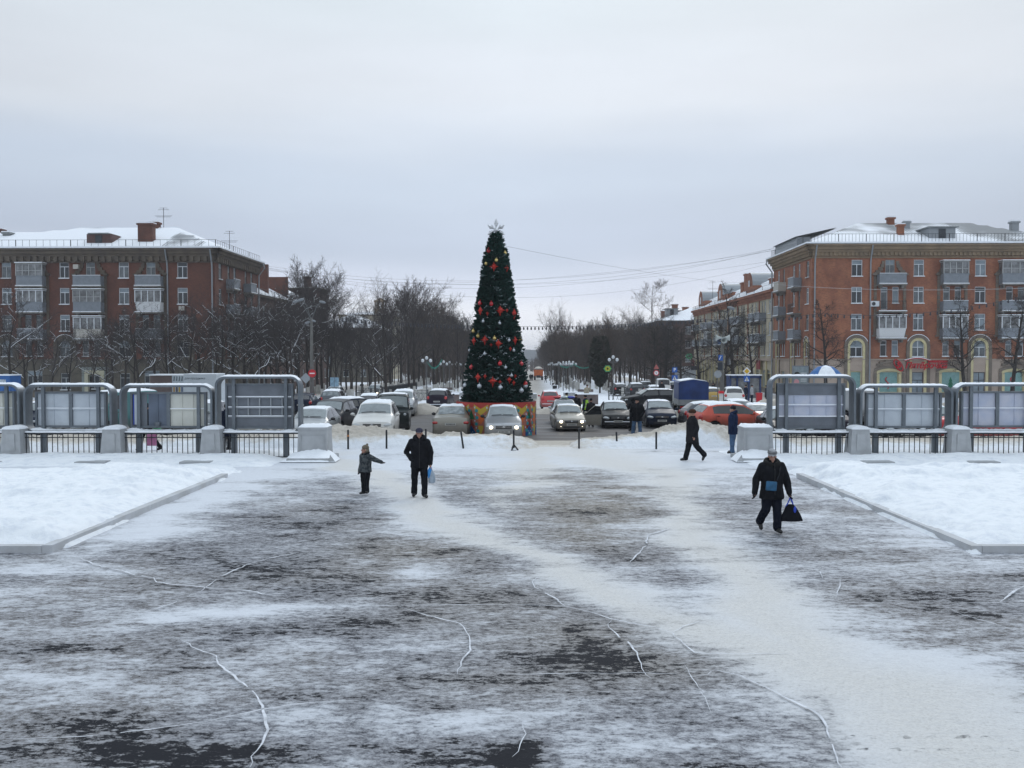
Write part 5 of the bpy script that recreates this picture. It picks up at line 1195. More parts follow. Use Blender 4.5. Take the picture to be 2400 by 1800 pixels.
def plant(P,px,D,hgt,label,group,lean=0,zoff=0,h0=None,X=None,rz=None):
    o=P if P.name not in used else copy_tree(P); used.add(P.name)
    x=at(px,D) if X is None else X; o.location=(x,D,gz(D)+zoff); s=hgt/o['h']; o.scale=(s*random.uniform(.92,1.1),s*random.uniform(.92,1.1),s); o.rotation_euler=(0,lean,random.random()*6.28 if rz is None else rz)
    tag(o,label,'tree',group); return o
GA='snow dusted bare trees before the left corner house'
near=[(-45,92,9.6),(28,90,12.2),(118,88,8.4),(205,86,7.6),(292,92,9.8),(330,90,10.6),(392,93,10.2),(436,90,10.8),(470,95,9.8),(522,90,10.6),(546,94,12.8),(600,92,10.8),(648,96,12),(690,90,11)]
nl=['tree with snowy boughs at the left edge before the corner house','dark tree at the far left with its fork level with the second floor','low spreading tree before the second arched window from the left','leaning tree in front of the pale house entrance','tree left of the fourth window column of the left corner house','tree right behind the blue striped notice board','tree behind the right half of the blue striped board','thin trunked tree before the last window column of the left house','tree just left of the corner of the left house','tree behind the left post of the tall grey board','tallest tree at the corner of the left house','tree before the balconies on the narrow side of the left house','tree left of the street light mast','tree right beside the concrete street light mast']
near+=[(60,100,9.5),(85,97,8.2),(160,99,9),(250,98,8.6),(262,101,9.8),(365,100,10),(412,101,9.6),(470,101,10.4),(500,98,9.2),(572,101,10.6),(625,100,10),(662,98,9.8),(575,96,9.5),(318,99,9.2)]; nl+=['bare tree in the denser second row before the left corner house']*14
for i,(px,D,h) in enumerate(near): plant(A_[i%3],px,D,h,nl[i],GA,h0=10,lean=.28 if px==205 else random.uniform(-.04,.04))
G2='bare trees beside the left side street'
for i,(px,D,h) in enumerate([(615,112,10),(655,118,11),(700,108,11.5),(722,116,15),(755,112,13.5),(772,124,12.5),(640,128,10.5),(700,132,14.5),(745,132,14.5),(800,118,8),(812,130,9),(835,120,7.5),(735,100,9.5),(790,102,8),(848,104,8.5),(868,118,10),(880,100,7.5),(680,100,9.5),(765,106,10),(825,110,7.5)]):
    plant((A_+B_[:2])[i%5],px,D,h*1.18,'bare tree between the left houses and the boulevard, one of a tangled stand',G2,h0=(10,10,10,13.5,13)[i%5])
for k,(X,D,h) in enumerate([(-82,104,11),(-90,100,10),(-99,106,12),(72,98,10.5),(80,101,11),(89,97,10),(98,103,11.5),(-70,98,10),(-62,97,9.5)]): plant(A_[k%3],0,D,h,'bare tree before the house beyond the edge of the square','bare trees beyond the edges of the square',h0=10,X=X)
plant(D_t[0],905,96,13.6,'broad solitary bare tree with a snowy forked trunk left of the christmas tree','bare trees beside the left side street',h0=13)
GB='bare trees in rows along the boulevard'
rowlab={-1:'tall bare tree in the dense rows left of the snowy boulevard path',1:'tall bare tree in the dense rows right of the snowy boulevard path'}
for off in (-9,-14,-19.5,-25):
    D={-9:126,-14:122,-19.5:140,-25:158}[off]; hb={-9:11.2,-14:15.0,-19.5:15.6,-25:11.5}[off]
    while D<400:
        X=.018*(D-110)+1.1+off+random.uniform(-.8,.8); h=hb*random.uniform(.88,1.08) if D<190 else random.uniform(11.5,13.8)
        if off<-20 and D>240: break
        plant(B_[random.randrange(4)],0,D,h,rowlab[-1],GB,h0=13,X=X); D+=random.uniform(5.5,8.5)*(1 if D<230 else 1.5)
for off in (6.8,12,18,24):
    D={6.8:150,12:128,18:122,24:150}[off]
    while D<400:
        X=.018*(D-110)+1.1+off+random.uniform(-.8,.8); h=random.uniform(10,12.6)
        if off>20 and D>210: break
        plant(B_[random.randrange(4)],0,D,h,rowlab[1],GB,h0=13,X=X); D+=random.uniform(4.2,6.6)*(1 if D<230 else 1.5)
for px,D,h,l,P,h0 in ((1305,185,17.5,'tall bare tree rising above the right boulevard rows beside the bulb garland',D_t[0],13),(1478,170,15.5,'tall gnarled bare tree left of the pale birch',D_t[0],13),(1532,168,19.5,'pale birch rising above the trees left of the far brick house',E_t[0],17),(822,150,12.0,'thin pale birch before the beige turret house',E_t[0],17)):
    plant(P,px,D,h,l,'trees standing above the boulevard rows',h0=h0)
for px,D,h,l,P in ((1936,96,10.6,'twiggy pollarded tree before the brick wall at the corner of the right house',C_t[0]),(2262,97,11.6,'tall pollarded tree right of the red lettering on the right house',C_t[1]),(2372,96,11.2,'pollarded tree nearest the right edge of the photo',C_t[0]),(1722,104,13.2,'thick dark pollarded tree behind the pole with loudspeakers',C_t[1]),(1640,108,9.6,'slim pollarded tree between the blue van and the loudspeaker pole',C_t[0]),(1765,112,10.2,'pollarded tree behind the yellow diamond road sign',C_t[1]),(1596,120,9.4,'pollarded tree left of the beige shop fronts',C_t[0]),(1700,118,9.8,'pollarded tree in the row before the long beige house',C_t[1]),(1560,126,10.5,'dark tree left of the green street decoration',C_t[1]),(1530,122,9.5,'dark tree above the parked silver cars',C_t[0])):
    plant(P,px,D,h,l,'trees before the right hand houses',h0=10.5)
def evergreen(px,D,h,label,w=.27):
    x=at(px,D); t=thing('evergreen_tree',label,'tree',(x,D,gz(D))); rnd=random.Random(px); m=MB(); g=mat('dark_evergreen',(.022,.032,.022),.9,col2=(.04,.034,.028),vs=1.5)
    for i in range(2600):
        u=rnd.random(); z=h*(.12+.88*u); r=h*w*math.sin(PI*min(1,(1-u)*.85+.12))**.7*rnd.uniform(.5,1.05); a=rnd.random()*2*PI; c=Vector((r*math.cos(a),r*math.sin(a),z)); d=Vector((rnd.gauss(0,1),rnd.gauss(0,1),rnd.gauss(0,.8))).normalized()*.26; e=d.orthogonal().normalized()*.13
        m.poly([c-d-e*.3,c+e,c+d,c-e])
    m.build('crown',g,t); m=MB(); m.tube([(0,0,-.2),(0,0,h*.7)],[.14,.05],6); m.build('trunk',bark,t)
evergreen(1406,128,7.6,'dark green evergreen behind the three globe lamp on the right of the path',.2)

def wood():
    rnd=random.Random(3); m=MB()
    for i in range(2300):
        D=rnd.uniform(170,470); sd=rnd.choice((-1,1)); off=sd*rnd.uniform(11 if sd>0 else 14,62); X=.018*(D-110)+1.1+off; z=gz(D); h=rnd.uniform(6,10.5); l=Vector((rnd.gauss(0,.06),rnd.gauss(0,.06),1))
        if X>.018*(D-110)+19 and D<270 or X>33 and D<320 or X<.018*(D-110)-30 and D<290: continue
        b=Vector((X,D,z)); m.tube([b,b+l*h*.55,b+l*h],[.11,.06,.01],3,cap=False)
        for k in range(7):
            p=b+l*h*rnd.uniform(.25,.9); a=rnd.random()*6.28; d=Vector((math.cos(a),math.sin(a),rnd.uniform(.4,1.4))).normalized()*h*rnd.uniform(.14,.3); m.tube([p,p+d],[.035,.008],3,cap=False)
            for q in range(2): e=p+d*rnd.uniform(.3,.8); f=Vector((rnd.gauss(0,1),rnd.gauss(0,1),rnd.uniform(.2,1.5))).normalized()*h*.11; m.tube([e,e+f],[.018,.006],3,cap=False)
    for i in range(700):
        X=rnd.uniform(-70,95); D=rnd.uniform(500,620); z=gz(D); h=rnd.uniform(5.0,8.5); b=Vector((X,D,z)); m.tube([b,b+Vector((0,0,h))],[.3,.05],3,cap=False)
        for k in range(9): p=b+Vector((0,0,h*rnd.uniform(.1,.9))); d=Vector((rnd.gauss(0,1),rnd.gauss(0,.5),rnd.uniform(.2,1.2)))*h*.2; m.tube([p,p+d],[.16,.03],3,cap=False)
    o=m.build('distant_wood',twig2); tag(o,'dense leafless thicket behind the boulevard tree rows','thicket',kind='stuff')
wood()
# ================================================================== VEHICLES
def paint(name,c,dirt=(.13,.115,.10),amt=.7,metal=.35):
    key='paint_'+name
    if key in MATS: return MATS[key]
    m=bpy.data.materials.new(key); m.use_nodes=True; nt=m.node_tree; N=nt.nodes; L=nt.links; b=N['Principled BSDF']; b.inputs['Metallic'].default_value=metal if max(c)>.05 else 0; b.inputs['Specular IOR Level'].default_value=.35 if max(c)>.05 else .05; b.inputs['Coat Weight'].default_value=.6; b.inputs['Coat Roughness'].default_value=.12
    tc=N.new('ShaderNodeTexCoord'); sp=N.new('ShaderNodeSeparateXYZ'); L.new(tc.outputs['Object'],sp.inputs[0]); n=N.new('ShaderNodeTexNoise'); n.inputs['Scale'].default_value=5; n.inputs['Detail'].default_value=6; L.new(tc.outputs['Object'],n.inputs['Vector'])
    a=N.new('ShaderNodeMath'); a.operation='MULTIPLY_ADD'; L.new(n.outputs[0],a.inputs[0]); a.inputs[1].default_value=.5; L.new(sp.outputs[2],a.inputs[2])
    mr=N.new('ShaderNodeMapRange'); L.new(a.outputs[0],mr.inputs[0]); mr.inputs[1].default_value=.55; mr.inputs[2].default_value=1.05; mr.inputs[3].default_value=amt; mr.inputs[4].default_value=.08 if max(c)>.05 else .0; mr.inputs[1].default_value=.55 if name!='orange_red' else .75; mr.inputs[2].default_value=1.05 if name!='orange_red' else 1.25
    mx=N.new('ShaderNodeMix'); mx.data_type='RGBA'; L.new(mr.outputs[0],mx.inputs[0]); mx.inputs[6].default_value=(*c,1); mx.inputs[7].default_value=(*dirt,1); L.new(mx.outputs[2],b.inputs['Base Color'])
    r=N.new('ShaderNodeMapRange'); L.new(mr.outputs[0],r.inputs[0]); r.inputs[3].default_value=.30; r.inputs[4].default_value=.85; L.new(r.outputs[0],b.inputs['Roughness'])
    cw=N.new('ShaderNodeMapRange'); L.new(mr.outputs[0],cw.inputs[0]); cw.inputs[3].default_value=.5 if max(c)>.05 else .08; cw.inputs[4].default_value=0; L.new(cw.outputs[0],b.inputs['Coat Weight'])
    MATS[key]=m; return m
cglass=mat('car_glass',(.12,.15,.155),.08,spec=.9,coat=.5,var=.2,vs=3); sglass=mat('dark_car_glass',(.012,.014,.017),.08,spec=.7,coat=.4)
frostg=mat('frosted_car_glass',(.27,.30,.31),.35,col2=(.10,.12,.13),vs=4,spec=.5)
tyre=mat('tyre',(.014,.014,.015),.85,var=.3,vs=8); rim=mat('wheel_rim',(.16,.165,.17),.4,.6,var=.2,vs=9)
lampc=mat('headlamp_lens',(.40,.43,.45),.12,spec=.8,coat=.6); lampon=mat('lit_headlamp',(1,.9,.7),.2,emit=(1,.86,.62),estr=6); lampr=mat('tail_lamp_lens',(.38,.02,.02),.15,coat=.6); platem=mat('number_plate',(.42,.42,.40),.5); blackp=mat('black_plastic',(.018,.018,.02),.5); chrome=mat('chrome_trim',(.45,.46,.47),.25,.9)
PR={
'sedan':[(-.5,.30,.37,.86,.84),(-.488,.40,.47,.91,.86),(-.45,.49,.535,.96,.87),(-.24,.60,.64,1,.86),(-.20,.615,.67,1,.84),(-.05,.635,.955,1,.71),(.05,.64,1,1,.70),(.18,.645,.975,1,.69),(.335,.66,.735,1,.80),(.37,.66,.71,.99,.84),(.47,.63,.675,.94,.84),(.49,.52,.60,.9,.82),(.5,.34,.42,.87,.8)],
'hatch':[(-.5,.30,.37,.86,.84),(-.488,.40,.47,.91,.86),(-.44,.51,.56,.96,.87),(-.27,.60,.655,1,.86),(-.23,.61,.69,1,.84),(-.06,.63,.96,1,.72),(.06,.635,1,1,.71),(.26,.65,.985,1,.70),(.37,.66,.93,.99,.70),(.465,.66,.70,.95,.80),(.485,.56,.63,.93,.82),(.5,.32,.42,.89,.8)],
'suv':[(-.5,.34,.42,.88,.86),(-.485,.46,.54,.93,.88),(-.44,.55,.60,.97,.88),(-.27,.62,.665,1,.87),(-.23,.63,.70,1,.85),(-.08,.65,.965,1,.75),(.06,.655,1,1,.74),(.30,.665,.99,1,.73),(.40,.67,.955,.99,.73),(.47,.67,.72,.96,.80),(.488,.58,.65,.94,.82),(.5,.32,.42,.91,.82)],
'box':[(-.5,.34,.44,.94,.90),(-.49,.50,.57,.97,.93),(-.46,.555,.59,.98,.94),(-.24,.58,.61,1,.95),(-.215,.585,.64,1,.93),(-.15,.59,.965,1,.86),(-.1,.59,1,1,.85),(.30,.59,1,1,.85),(.46,.59,.985,1,.85),(.487,.585,.64,.99,.92),(.493,.5,.58,.98,.92),(.5,.3,.4,.97,.9)],
'van':[(-.5,.28,.36,.90,.86),(-.485,.36,.43,.94,.88),(-.44,.42,.46,.97,.88),(-.35,.47,.51,1,.88),(-.32,.48,.54,1,.88),(-.21,.52,.93,1,.86),(-.14,.53,.99,1,.86),(.30,.55,1,1,.86),(.47,.55,.99,1,.86),(.49,.55,.62,.99,.9),(.495,.45,.55,.98,.9),(.5,.2,.3,.97,.9)]}
SPAN={'sedan':((-.20,-.05),(.18,.335),(-.165,.285)),'hatch':((-.23,-.06),(.37,.465),(-.19,.39)),'suv':((-.23,-.08),(.40,.47),(-.19,.42)),'box':((-.215,-.15),(.46,.487),(-.17,.45)),'van':((-.32,-.21),(.47,.49),(-.28,-.05))}
def car(name,kind,L_,W_,H_,pt,label,group=None,lit=False,snowr=0.5,glass=None,rear_frost=False,bar=False,zb=.22,rw=.31,frontsnow=0,side=None,snowhood=0,cat='car',fog=False):
    t=thing(name,label,cat,(0,0,0),0,group); K=PR[kind]; (w0,w1),(r0,r1),(s0,s1)=SPAN[kind]
    ts=[k[0] for k in K]; col=lambda i:[k[i] for k in K]
    ya,yb=-.5*L_+.165*L_+.02,.5*L_-.175*L_; ra=rw+.055
    def sec(tt):
        y=tt*L_; be=np.interp(tt,ts,col(1))*H_; tp=np.interp(tt,ts,col(2))*H_; ws=np.interp(tt,ts,col(3))*W_/2; rs=np.interp(tt,ts,col(4))*W_/2
        rs=min(rs,ws*.97); z0=zb
        for yc in (ya,yb):
            d=abs(y-yc)
            if d<ra: z0=max(z0,rw+math.sqrt(ra*ra-d*d))
        zm=max(be*.52,z0+.03); 
        bb=abs(tt)>.47
        return [Vector((ws*.965,y,z0)),Vector((ws,y,zm)),Vector((ws*.995,y,max(be-.10,zm+.02))),Vector((ws*.955,y,max(be,zm+.05))),Vector((rs,y,tp-.03*H_ if tp-be>.1 else tp-.012)),Vector((rs*.82,y,tp)),Vector((0,y,tp+.018*H_))]
    st=set(np.linspace(-.5,.5,31))|set(ts)
    for yc in (ya,yb):
        for a in np.linspace(0,PI,11): st.add((yc+(ra-.0005)*math.cos(a))/L_)
    st=sorted(x for x in st if -.5<=x<=.5); m=MB(); n=13
    for tt in st:
        s=sec(tt); ring=s+[Vector((-p.x,p.y,p.z)) for p in s[-2::-1]]; m.v+=[tuple(p) for p in ring]
    for i in range(len(st)-1):
        for j in range(n-1): a=i*n+j; m.f.append((a,a+1,a+n+1,a+n)); m.m.append(0)
    m.f+= [tuple(range(n)),tuple((len(st)-1)*n+j for j in range(n))]; m.m+=[0,0]
    body=m.build('body',pt,t,sharp=32)
    g=glass or cglass
    def cross(tt,u):      # u in -1..1 across the top
        s=sec(tt); a=abs(u); P=s[4].lerp(s[5],(1-a)/.18) if a>.82 else s[5].lerp(s[6],(.82-a)/.82)
        return Vector((P.x*(1 if u>0 else -1),P.y,P.z))
    def top_patch(t0,t1,u0,u1,off,nu=8,nv=4,jit=0):
        V=[];Fc=[]
        for j in range(nv+1):
            for i in range(nu+1):
                p=cross(t0+(t1-t0)*j/nv,u0+(u1-u0)*i/nu); e=min(i,nu-i,j,nv-j); V.append(p+Vector(off)*(1+random.uniform(-jit,jit)) if e>0 or not jit else p+Vector(off)*.1)
        for j in range(nv):
            for i in range(nu): a=j*(nu+1)+i; Fc.append((a,a+1,a+nu+2,a+nu+1))
        return V,Fc
    dw=(w1-w0)
    m=MB(); m.add(*top_patch(w0+dw*.10,w1-dw*.08,-.93,.93,(0,-.012,.012))); ws=m.build('windscreen',g,t,smooth=True)
    m=MB(); m.tube([cross(w0+dw*.12,-.75)+Vector((0,-.03,.03)),cross(w0+dw*.14,-.1)+Vector((0,-.03,.035))],.013,4); m.tube([cross(w0+dw*.12,.0)+Vector((0,-.03,.03)),cross(w0+dw*.14,.65)+Vector((0,-.03,.035))],.013,4); m.build('wiper',blackp,ws)
    dr=(r1-r0); m=MB(); m.add(*top_patch(r0+dr*.10,r1-dr*.08,-.90,.90,(0,.014,.010))); m.build('rear_window',frostg if rear_frost else sglass,t,smooth=True)
    for sgn in (-1,1):
        for a,b_ in ([(s0,(s0+s1)/2-.012),((s0+s1)/2+.012,s1-.06 if kind!='van' else s1)] if kind!='van' else [(s0,s1)]):
            V=[];Fc=[];k=6
            for j in range(k+1):
                tt=a+(b_-a)*j/k; s=sec(tt); lo=s[3].lerp(s[4],.10); hi=s[3].lerp(s[4],.88)
                if s[4].z-s[3].z<.12: hi=s[3].lerp(s[4],.3)
                for P in (lo,hi): V.append((sgn*(P.x+.008),P.y,P.z))
            for j in range(k): Fc.append((2*j,2*j+1,2*j+3,2*j+2))
            m=MB(); m.add(V,Fc); m.build('side_window',sglass,t)
        # mirror, door seams, handles
        tm=w0+dw*.42; s=sec(tm); m=MB(); mx=s[3].x; m.ell((sgn*(mx+.12),s[3].y+.02,s[3].z+.09),(.11,.06,.075),8); m.tube([(sgn*(mx-.03),s[3].y,s[3].z+.02),(sgn*(mx+.08),s[3].y,s[3].z+.05)],.025,5); m.build('wing_mirror',pt if side!='blackm' else blackp,t,smooth=True)
        m=MB()
        for tt in (s0+.02,(s0+s1)/2,s1-.08) if kind!='van' else (s0+.02,s1+.02):
            a=sec(tt)
            for i in range(3): p,q=a[i],a[i+1]; p=Vector((sgn*(p.x+.004),p.y,max(p.z,zb+.1))); q=Vector((sgn*(q.x+.004),q.y,q.z)); w=Vector((0,.008,0)); m.poly([p-w,p+w,q+w,q-w])
        for tt in ((s0+s1)/2-.035,s1-.11): a=sec(tt)[2]; m.box((sgn*(a.x+.012),a.y,a.z+.03),(.03,.16,.03))
        m.build('door_seams',blackp,t)
        # lower sill
        m=MB(); y0,y1=ya+ra+.02,yb-ra-.02; m.bx(sgn*(W_/2-.10),sgn*(W_/2-.01),y0,y1,zb-.06,zb+.03); m.build('sill',blackp,t)
    m=MB(); m.bx(-W_/2+.24,W_/2-.24,-L_/2+.25,L_/2-.2,zb-.05,rw*2+.1); m.bx(-W_/2+.07,W_/2-.07,ya+ra,yb-ra,zb-.03,zb+.15); m.build('underbody',black,t)
    for yc in (ya,yb):
        for sgn in (-1,1):
            w=MB(); xo=sgn*(W_/2-.03); xi=sgn*(W_/2-.24); P=[(0.0,.0),(rw*.62,.0),(rw*.66,-.02),(rw-.03,-.015),(rw,-.05),(rw,-.19),(rw-.04,-.21),(0,-.21)]
            vs=[];nn=18
            for r_,dx in P:
                for j in range(nn): a=2*PI*j/nn; vs.append((xo+sgn*dx*1.0,yc+r_*math.cos(a),rw+r_*math.sin(a)))
            fs=[]
            for i in range(len(P)-1):
                for j in range(nn): j2=(j+1)%nn; fs.append((i*nn+j,i*nn+j2,(i+1)*nn+j2,(i+1)*nn+j))
            w.add(vs,fs); wo=w.build('wheel',tyre,t,sharp=40); q=MB()
            for j in range(5): a=2*PI*j/5+.3; c=Vector((xo+sgn*.006,yc+rw*.33*math.cos(a),rw+rw*.33*math.sin(a))); q.box(c,(.02,rw*.55,rw*.17),rot=Matrix.Rotation(a,3,'X'))
            q.tube([(xo+sgn*.0,yc+rw*.6*math.cos(a),rw+rw*.6*math.sin(a)) for a in np.linspace(0,2*PI,16,endpoint=False)],.02,4,closed=True); q.build('rim',rim,wo)
    # front
    hl=np.interp(-.46,ts,col(1))*H_; yf=-L_/2; z_h=hl-.035*H_
    for sgn in (-1,1):
        m=MB(); V=[];Fc=[]; 
        m.ell((sgn*W_*.365,yf+.10,z_h-.015),(.20 if kind!='box' else .10,.115,.085 if kind!='box' else .1),12,rot=Matrix.Rotation(sgn*.32,3,'Z')@Matrix.Rotation(-sgn*.12,3,'Y')); h=m.build('headlight',lampc,t,smooth=True)
        if lit: m=MB(); m.ell((sgn*W_*.33,yf+.0,z_h-.02),(.085,.05,.07),10); m.build('bulb',lampon,h,smooth=True)
        if fog: m=MB(); m.ell((sgn*W_*.34,yf-.0,.33),(.06,.04,.05),8); m.build('fog_lamp',lampon if lit else lampc,t,smooth=True)
    gw=.42 if kind!='box' else .5
    m=MB(); m.bx(-W_*gw*.5,W_*gw*.5,yf-.018,yf+.1,z_h-.075,z_h+.035); m.build('grille',blackp,t)
    m=MB(); m.bx(-W_*gw*.5,W_*gw*.5,yf-.028,yf+.02,z_h+.035,z_h+.052); m.bx(-W_*gw*.48,W_*gw*.48,yf-.026,yf-.012,z_h-.028,z_h-.015); m.ell((0,yf-.03,z_h-.01),(.07,.012,.04),8); m.build('grille_trim',chrome,t)
    m=MB(); m.bx(-W_*.40,W_*.40,yf-.035,yf+.25,zb+.0,zb+.17); m.build('front_bumper',pt if kind!='box' else blackp,t,sharp=30)
    m=MB(); m.bx(-W_*.27,W_*.27,yf-.042,yf-.03,zb+.03,zb+.12); m.build('air_intake',blackp,t)
    m=MB(); m.bx(-.26,.26,yf-.058,yf-.043,zb+.155,zb+.265); pl_=m.build('number_plate',platem,t); m=MB()
    for k in range(7): m.bx(-.2+.06*k,-.165+.06*k,yf-.062,yf-.058,zb+.18,zb+.24)
    m.build('plate_digits',blackp,pl_)
    # rear
    yr=L_/2; zt_=np.interp(.48,ts,col(1))*H_
    for sgn in (-1,1):
        tall=kind in('hatch','suv','van'); m=MB(); zz=zt_-(.02 if tall else .06)*H_
        if kind=='van' or kind=='box': m.box((sgn*W_*.46,yr-.02,.75),(.09,.06,.3))
        else: m.ell((sgn*W_*.405,yr-.09,zz),(.15 if not tall else .13,.10,.075 if not tall else .15),12,rot=Matrix.Rotation(-sgn*.3,3,'Z'))
        m.build('tail_light',lampr,t,smooth=kind not in('van','box'))
    m=MB(); m.bx(-W_*.42,W_*.42,yr-.25,yr+.04,zb,zb+.22); m.build('rear_bumper',pt if kind not in('box','suv') else blackp,t,sharp=30)
    zp=zb+.42 if kind!='box' else zb+.35
    m=MB(); m.bx(-.26,.26,yr+.006,yr+.02,zp,zp+.11); pl_=m.build('number_plate',platem,t); m=MB()
    for k in range(7): m.bx(-.2+.06*k,-.165+.06*k,yr+.02,yr+.024,zp+.025,zp+.085)
    m.build('plate_digits',blackp,pl_)
    if kind=='box': m=MB(); m.lathe([(.0,0),(.33,0),(.36,.04),(.36,.16),(.3,.2),(0,.2)],n=18); o=m.build('spare_wheel',tyre,t,sharp=40); o.rotation_euler=(-PI/2,0,0); o.location=(0,yr,1.0)
    if snowr>0:
        m=MB(); V,Fc=top_patch(w1+.01,r0-.005,-.94,.94,(0,0,.05*snowr+.01),10,8,.35); m.add(V,Fc); m.build('roof_snow',snow,t,smooth=True)
    if snowhood:
        m=MB(); V,Fc=top_patch(-.44,w0-.01,-.86,.86,(0,0,.03*snowhood),8,5,.5); m.add(V,Fc); m.build('bonnet_snow',snow,t,smooth=True)
    if frontsnow:
        m=MB(); m.bx(-W_*.42,W_*.42,yf-.05,yf+.06,zb+.175,zb+.22); m.bx(-W_*.42,W_*.42,yr-.05,yr+.06,zb+.225,zb+.27); m.build('bumper_snow',snow,t)
    if bar:
        m=MB(); zt2=H_; 
        for i,(c,mt) in enumerate((((-.42),mat('red_beacon',(.5,.02,.03),.2,coat=.5)),(0,mat('clear_beacon',(.45,.5,.52),.2,coat=.5)),(.42,mat('blue_beacon',(.02,.04,.35),.2,coat=.5)))):
            m=MB(); m.ell((c,-.05,zt2+.15),(.27,.13,.085),12); m.build('beacon',mt,t,smooth=True)
        m=MB(); m.bx(-.6,.6,-.12,.02,zt2+.02,zt2+.07); m.build('beacon_bar',blackp,t)
    return t
def park(o,px,D,rz=0,dz=0):
    o.location=(at(px,D),D,gz(D)+dz); o.rotation_euler=(0,0,R(rz)); return o
P_=dict(silver=paint('silver',(.36,.38,.40)),white=paint('white',(.62,.62,.60),metal=0,dirt=(.30,.27,.23)),dkgrey=paint('dark_grey',(.040,.042,.048),dirt=(.07,.062,.055)),black=paint('black',(.009,.010,.012),dirt=(.035,.032,.03),amt=.45),navy=paint('navy',(.006,.012,.030),dirt=(.03,.03,.032),amt=.4),beige=paint('beige',(.24,.225,.19),amt=.65),olive=paint('grey_green',(.022,.027,.028),dirt=(.045,.042,.04),amt=.5),red=paint('red',(.50,.02,.03),metal=.1,amt=.6),orange=paint('orange_red',(.56,.065,.03),metal=.0,amt=.8,dirt=(.10,.06,.045)),yellow=paint('yellow',(.42,.26,.04),metal=0),teal=paint('teal',(.05,.20,.21),metal=0),bluegrey=paint('blue_grey',(.07,.08,.095),dirt=(.09,.08,.075)),plum=paint('plum',(.018,.014,.024),dirt=(.045,.04,.04),amt=.4))
GS='cars standing on the square'
park(car('parked_car','hatch',4.2,1.74,1.44,P_['silver'],'pale silver car facing the camera, half hidden by the tall notice board',GS,side='blackm',snowr=.3),737,41.5,0)
park(car('parked_car','suv',4.4,1.80,1.68,P_['dkgrey'],'muddy dark grey crossover behind the pale silver car, facing the camera',GS,side='blackm',snowr=0),779,49,-4)
park(car('parked_car','suv',4.5,1.82,1.60,P_['navy'],'dark blue crossover with a snowy roof seen from its rear corner',GS,snowr=1.1,rear_frost=True),829,58,152)
park(car('parked_car','suv',4.6,1.82,1.68,P_['white'],'white crossover facing the camera behind the snow bank, snow on its roof',GS,snowr=1.0,rw=.34),883,42.3,3)
park(car('off_roader','box',4.2,1.80,1.98,P_['olive'],'boxy dark green off-road car behind the white crossover',GS,snowr=.15,rw=.38,zb=.34),922,49.5,5)
park(car('parked_car','suv',4.5,1.85,1.80,P_['silver'],'silver car with a snowy roof facing the camera behind the boxy off-road car',GS,snowr=1.2),946,68,2)
park(car('parked_car','suv',4.4,1.82,1.65,P_['bluegrey'],'snow crusted grey crossover seen from behind near the no entry sign',GS,snowr=1.2,rear_frost=True),782,77,184)
park(car('parked_car','hatch',4.0,1.7,1.45,P_['silver'],'small grey car facing the camera far behind the snow crusted crossover',GS,snowr=.8),784,100,0)
park(car('parked_car','hatch',4.2,1.76,1.5,P_['plum'],'dark hatchback with a snowy tailgate behind the dark blue crossover',GS,snowr=1.0,frontsnow=1),868,70,183)
park(car('parked_car','hatch',4.4,1.76,1.52,P_['navy'],'dark blue estate with tall red tail lights beside the tall grey board',GS,snowr=0),717,72,182)
park(car('driving_car','sedan',4.4,1.74,1.45,P_['dkgrey'],'distant grey car with both headlights on, left of the boulevard',GS,lit=True,snowr=.4),879,108,0)
park(car('parked_car','suv',4.6,1.82,1.66,P_['plum'],'dark purple off-road estate seen from behind, left of the christmas tree',GS,snowr=.8,frontsnow=1),1033,79.5,176)
park(car('parked_car','sedan',4.5,1.76,1.47,P_['beige'],'dirty beige saloon seen from behind with red tail lights and snowy roof',GS,snowr=1.0,rear_frost=True,side='blackm'),1061,45.5,181)
park(car('parked_car','sedan',4.25,1.70,1.50,P_['silver'],'silver saloon with lit headlights in front of the christmas tree drum',GS,lit=True,snowr=.1,side='blackm'),1178,43.4,2)
park(car('parked_car','hatch',3.6,1.62,1.55,P_['red'],'small red hatchback seen from behind, right of the christmas tree',GS,snowr=.2,frontsnow=1),1288,80,180)
c16=park(car('parked_car','sedan',4.2,1.66,1.40,P_['beige'],'beige saloon with lit headlamps and an open driver door',GS,lit=True,snowr=.1,fog=True),1331,51.5,2)
m=MB(); m.prism([(0,.3),(.95,.28),(1.0,.75),(1.02,.86),(.0,.84)],-.03,.03); d_=m.build('open_door',P_['beige'],c16); m=MB(); m.prism([(.05,.86),(1.0,.86),(.92,1.30),(.62,1.32),(.06,.92)],-.02,.02); m.build('door_window',sglass,d_)
m=MB(); m.tube([(.03,0,.85),(.6,0,1.34),(.94,0,1.32),(1.02,0,.86)],.022,5); m.build('door_window_frame',P_['beige'],d_); d_.location=(.82,-.62,0); d_.rotation_euler=(0,0,R(12))
pc=park(car('police_car','sedan',4.3,1.68,1.44,paint('police_white',(.55,.57,.58),metal=0),'white police car with a red, clear and blue roof beacon behind the beige saloon',GS,bar=True,snowr=.2),1322,58.5,0)
park(car('parked_car','sedan',4.7,1.8,1.46,P_['black'],'old black saloon facing the camera with snow on its bumper',GS,snowr=.6,frontsnow=1),1440,55,-1)
park(car('parked_car','hatch',4.3,1.80,1.50,P_['navy'],'dark blue hatchback with swept headlights and a wide smiling grille',GS,snowr=.25),1543,55.5,-3)
park(car('parked_car','suv',4.8,1.88,1.66,P_['black'],'black crossover standing sideways with its nose to the left',GS,snowr=.25,rw=.37),1522,80,-78)
park(car('parked_car','hatch',4.35,1.80,1.56,P_['orange'],'orange red crossover side on, nose to the right, behind the men',GS,snowr=.7,rear_frost=True,rw=.33),1717,47.4,104)
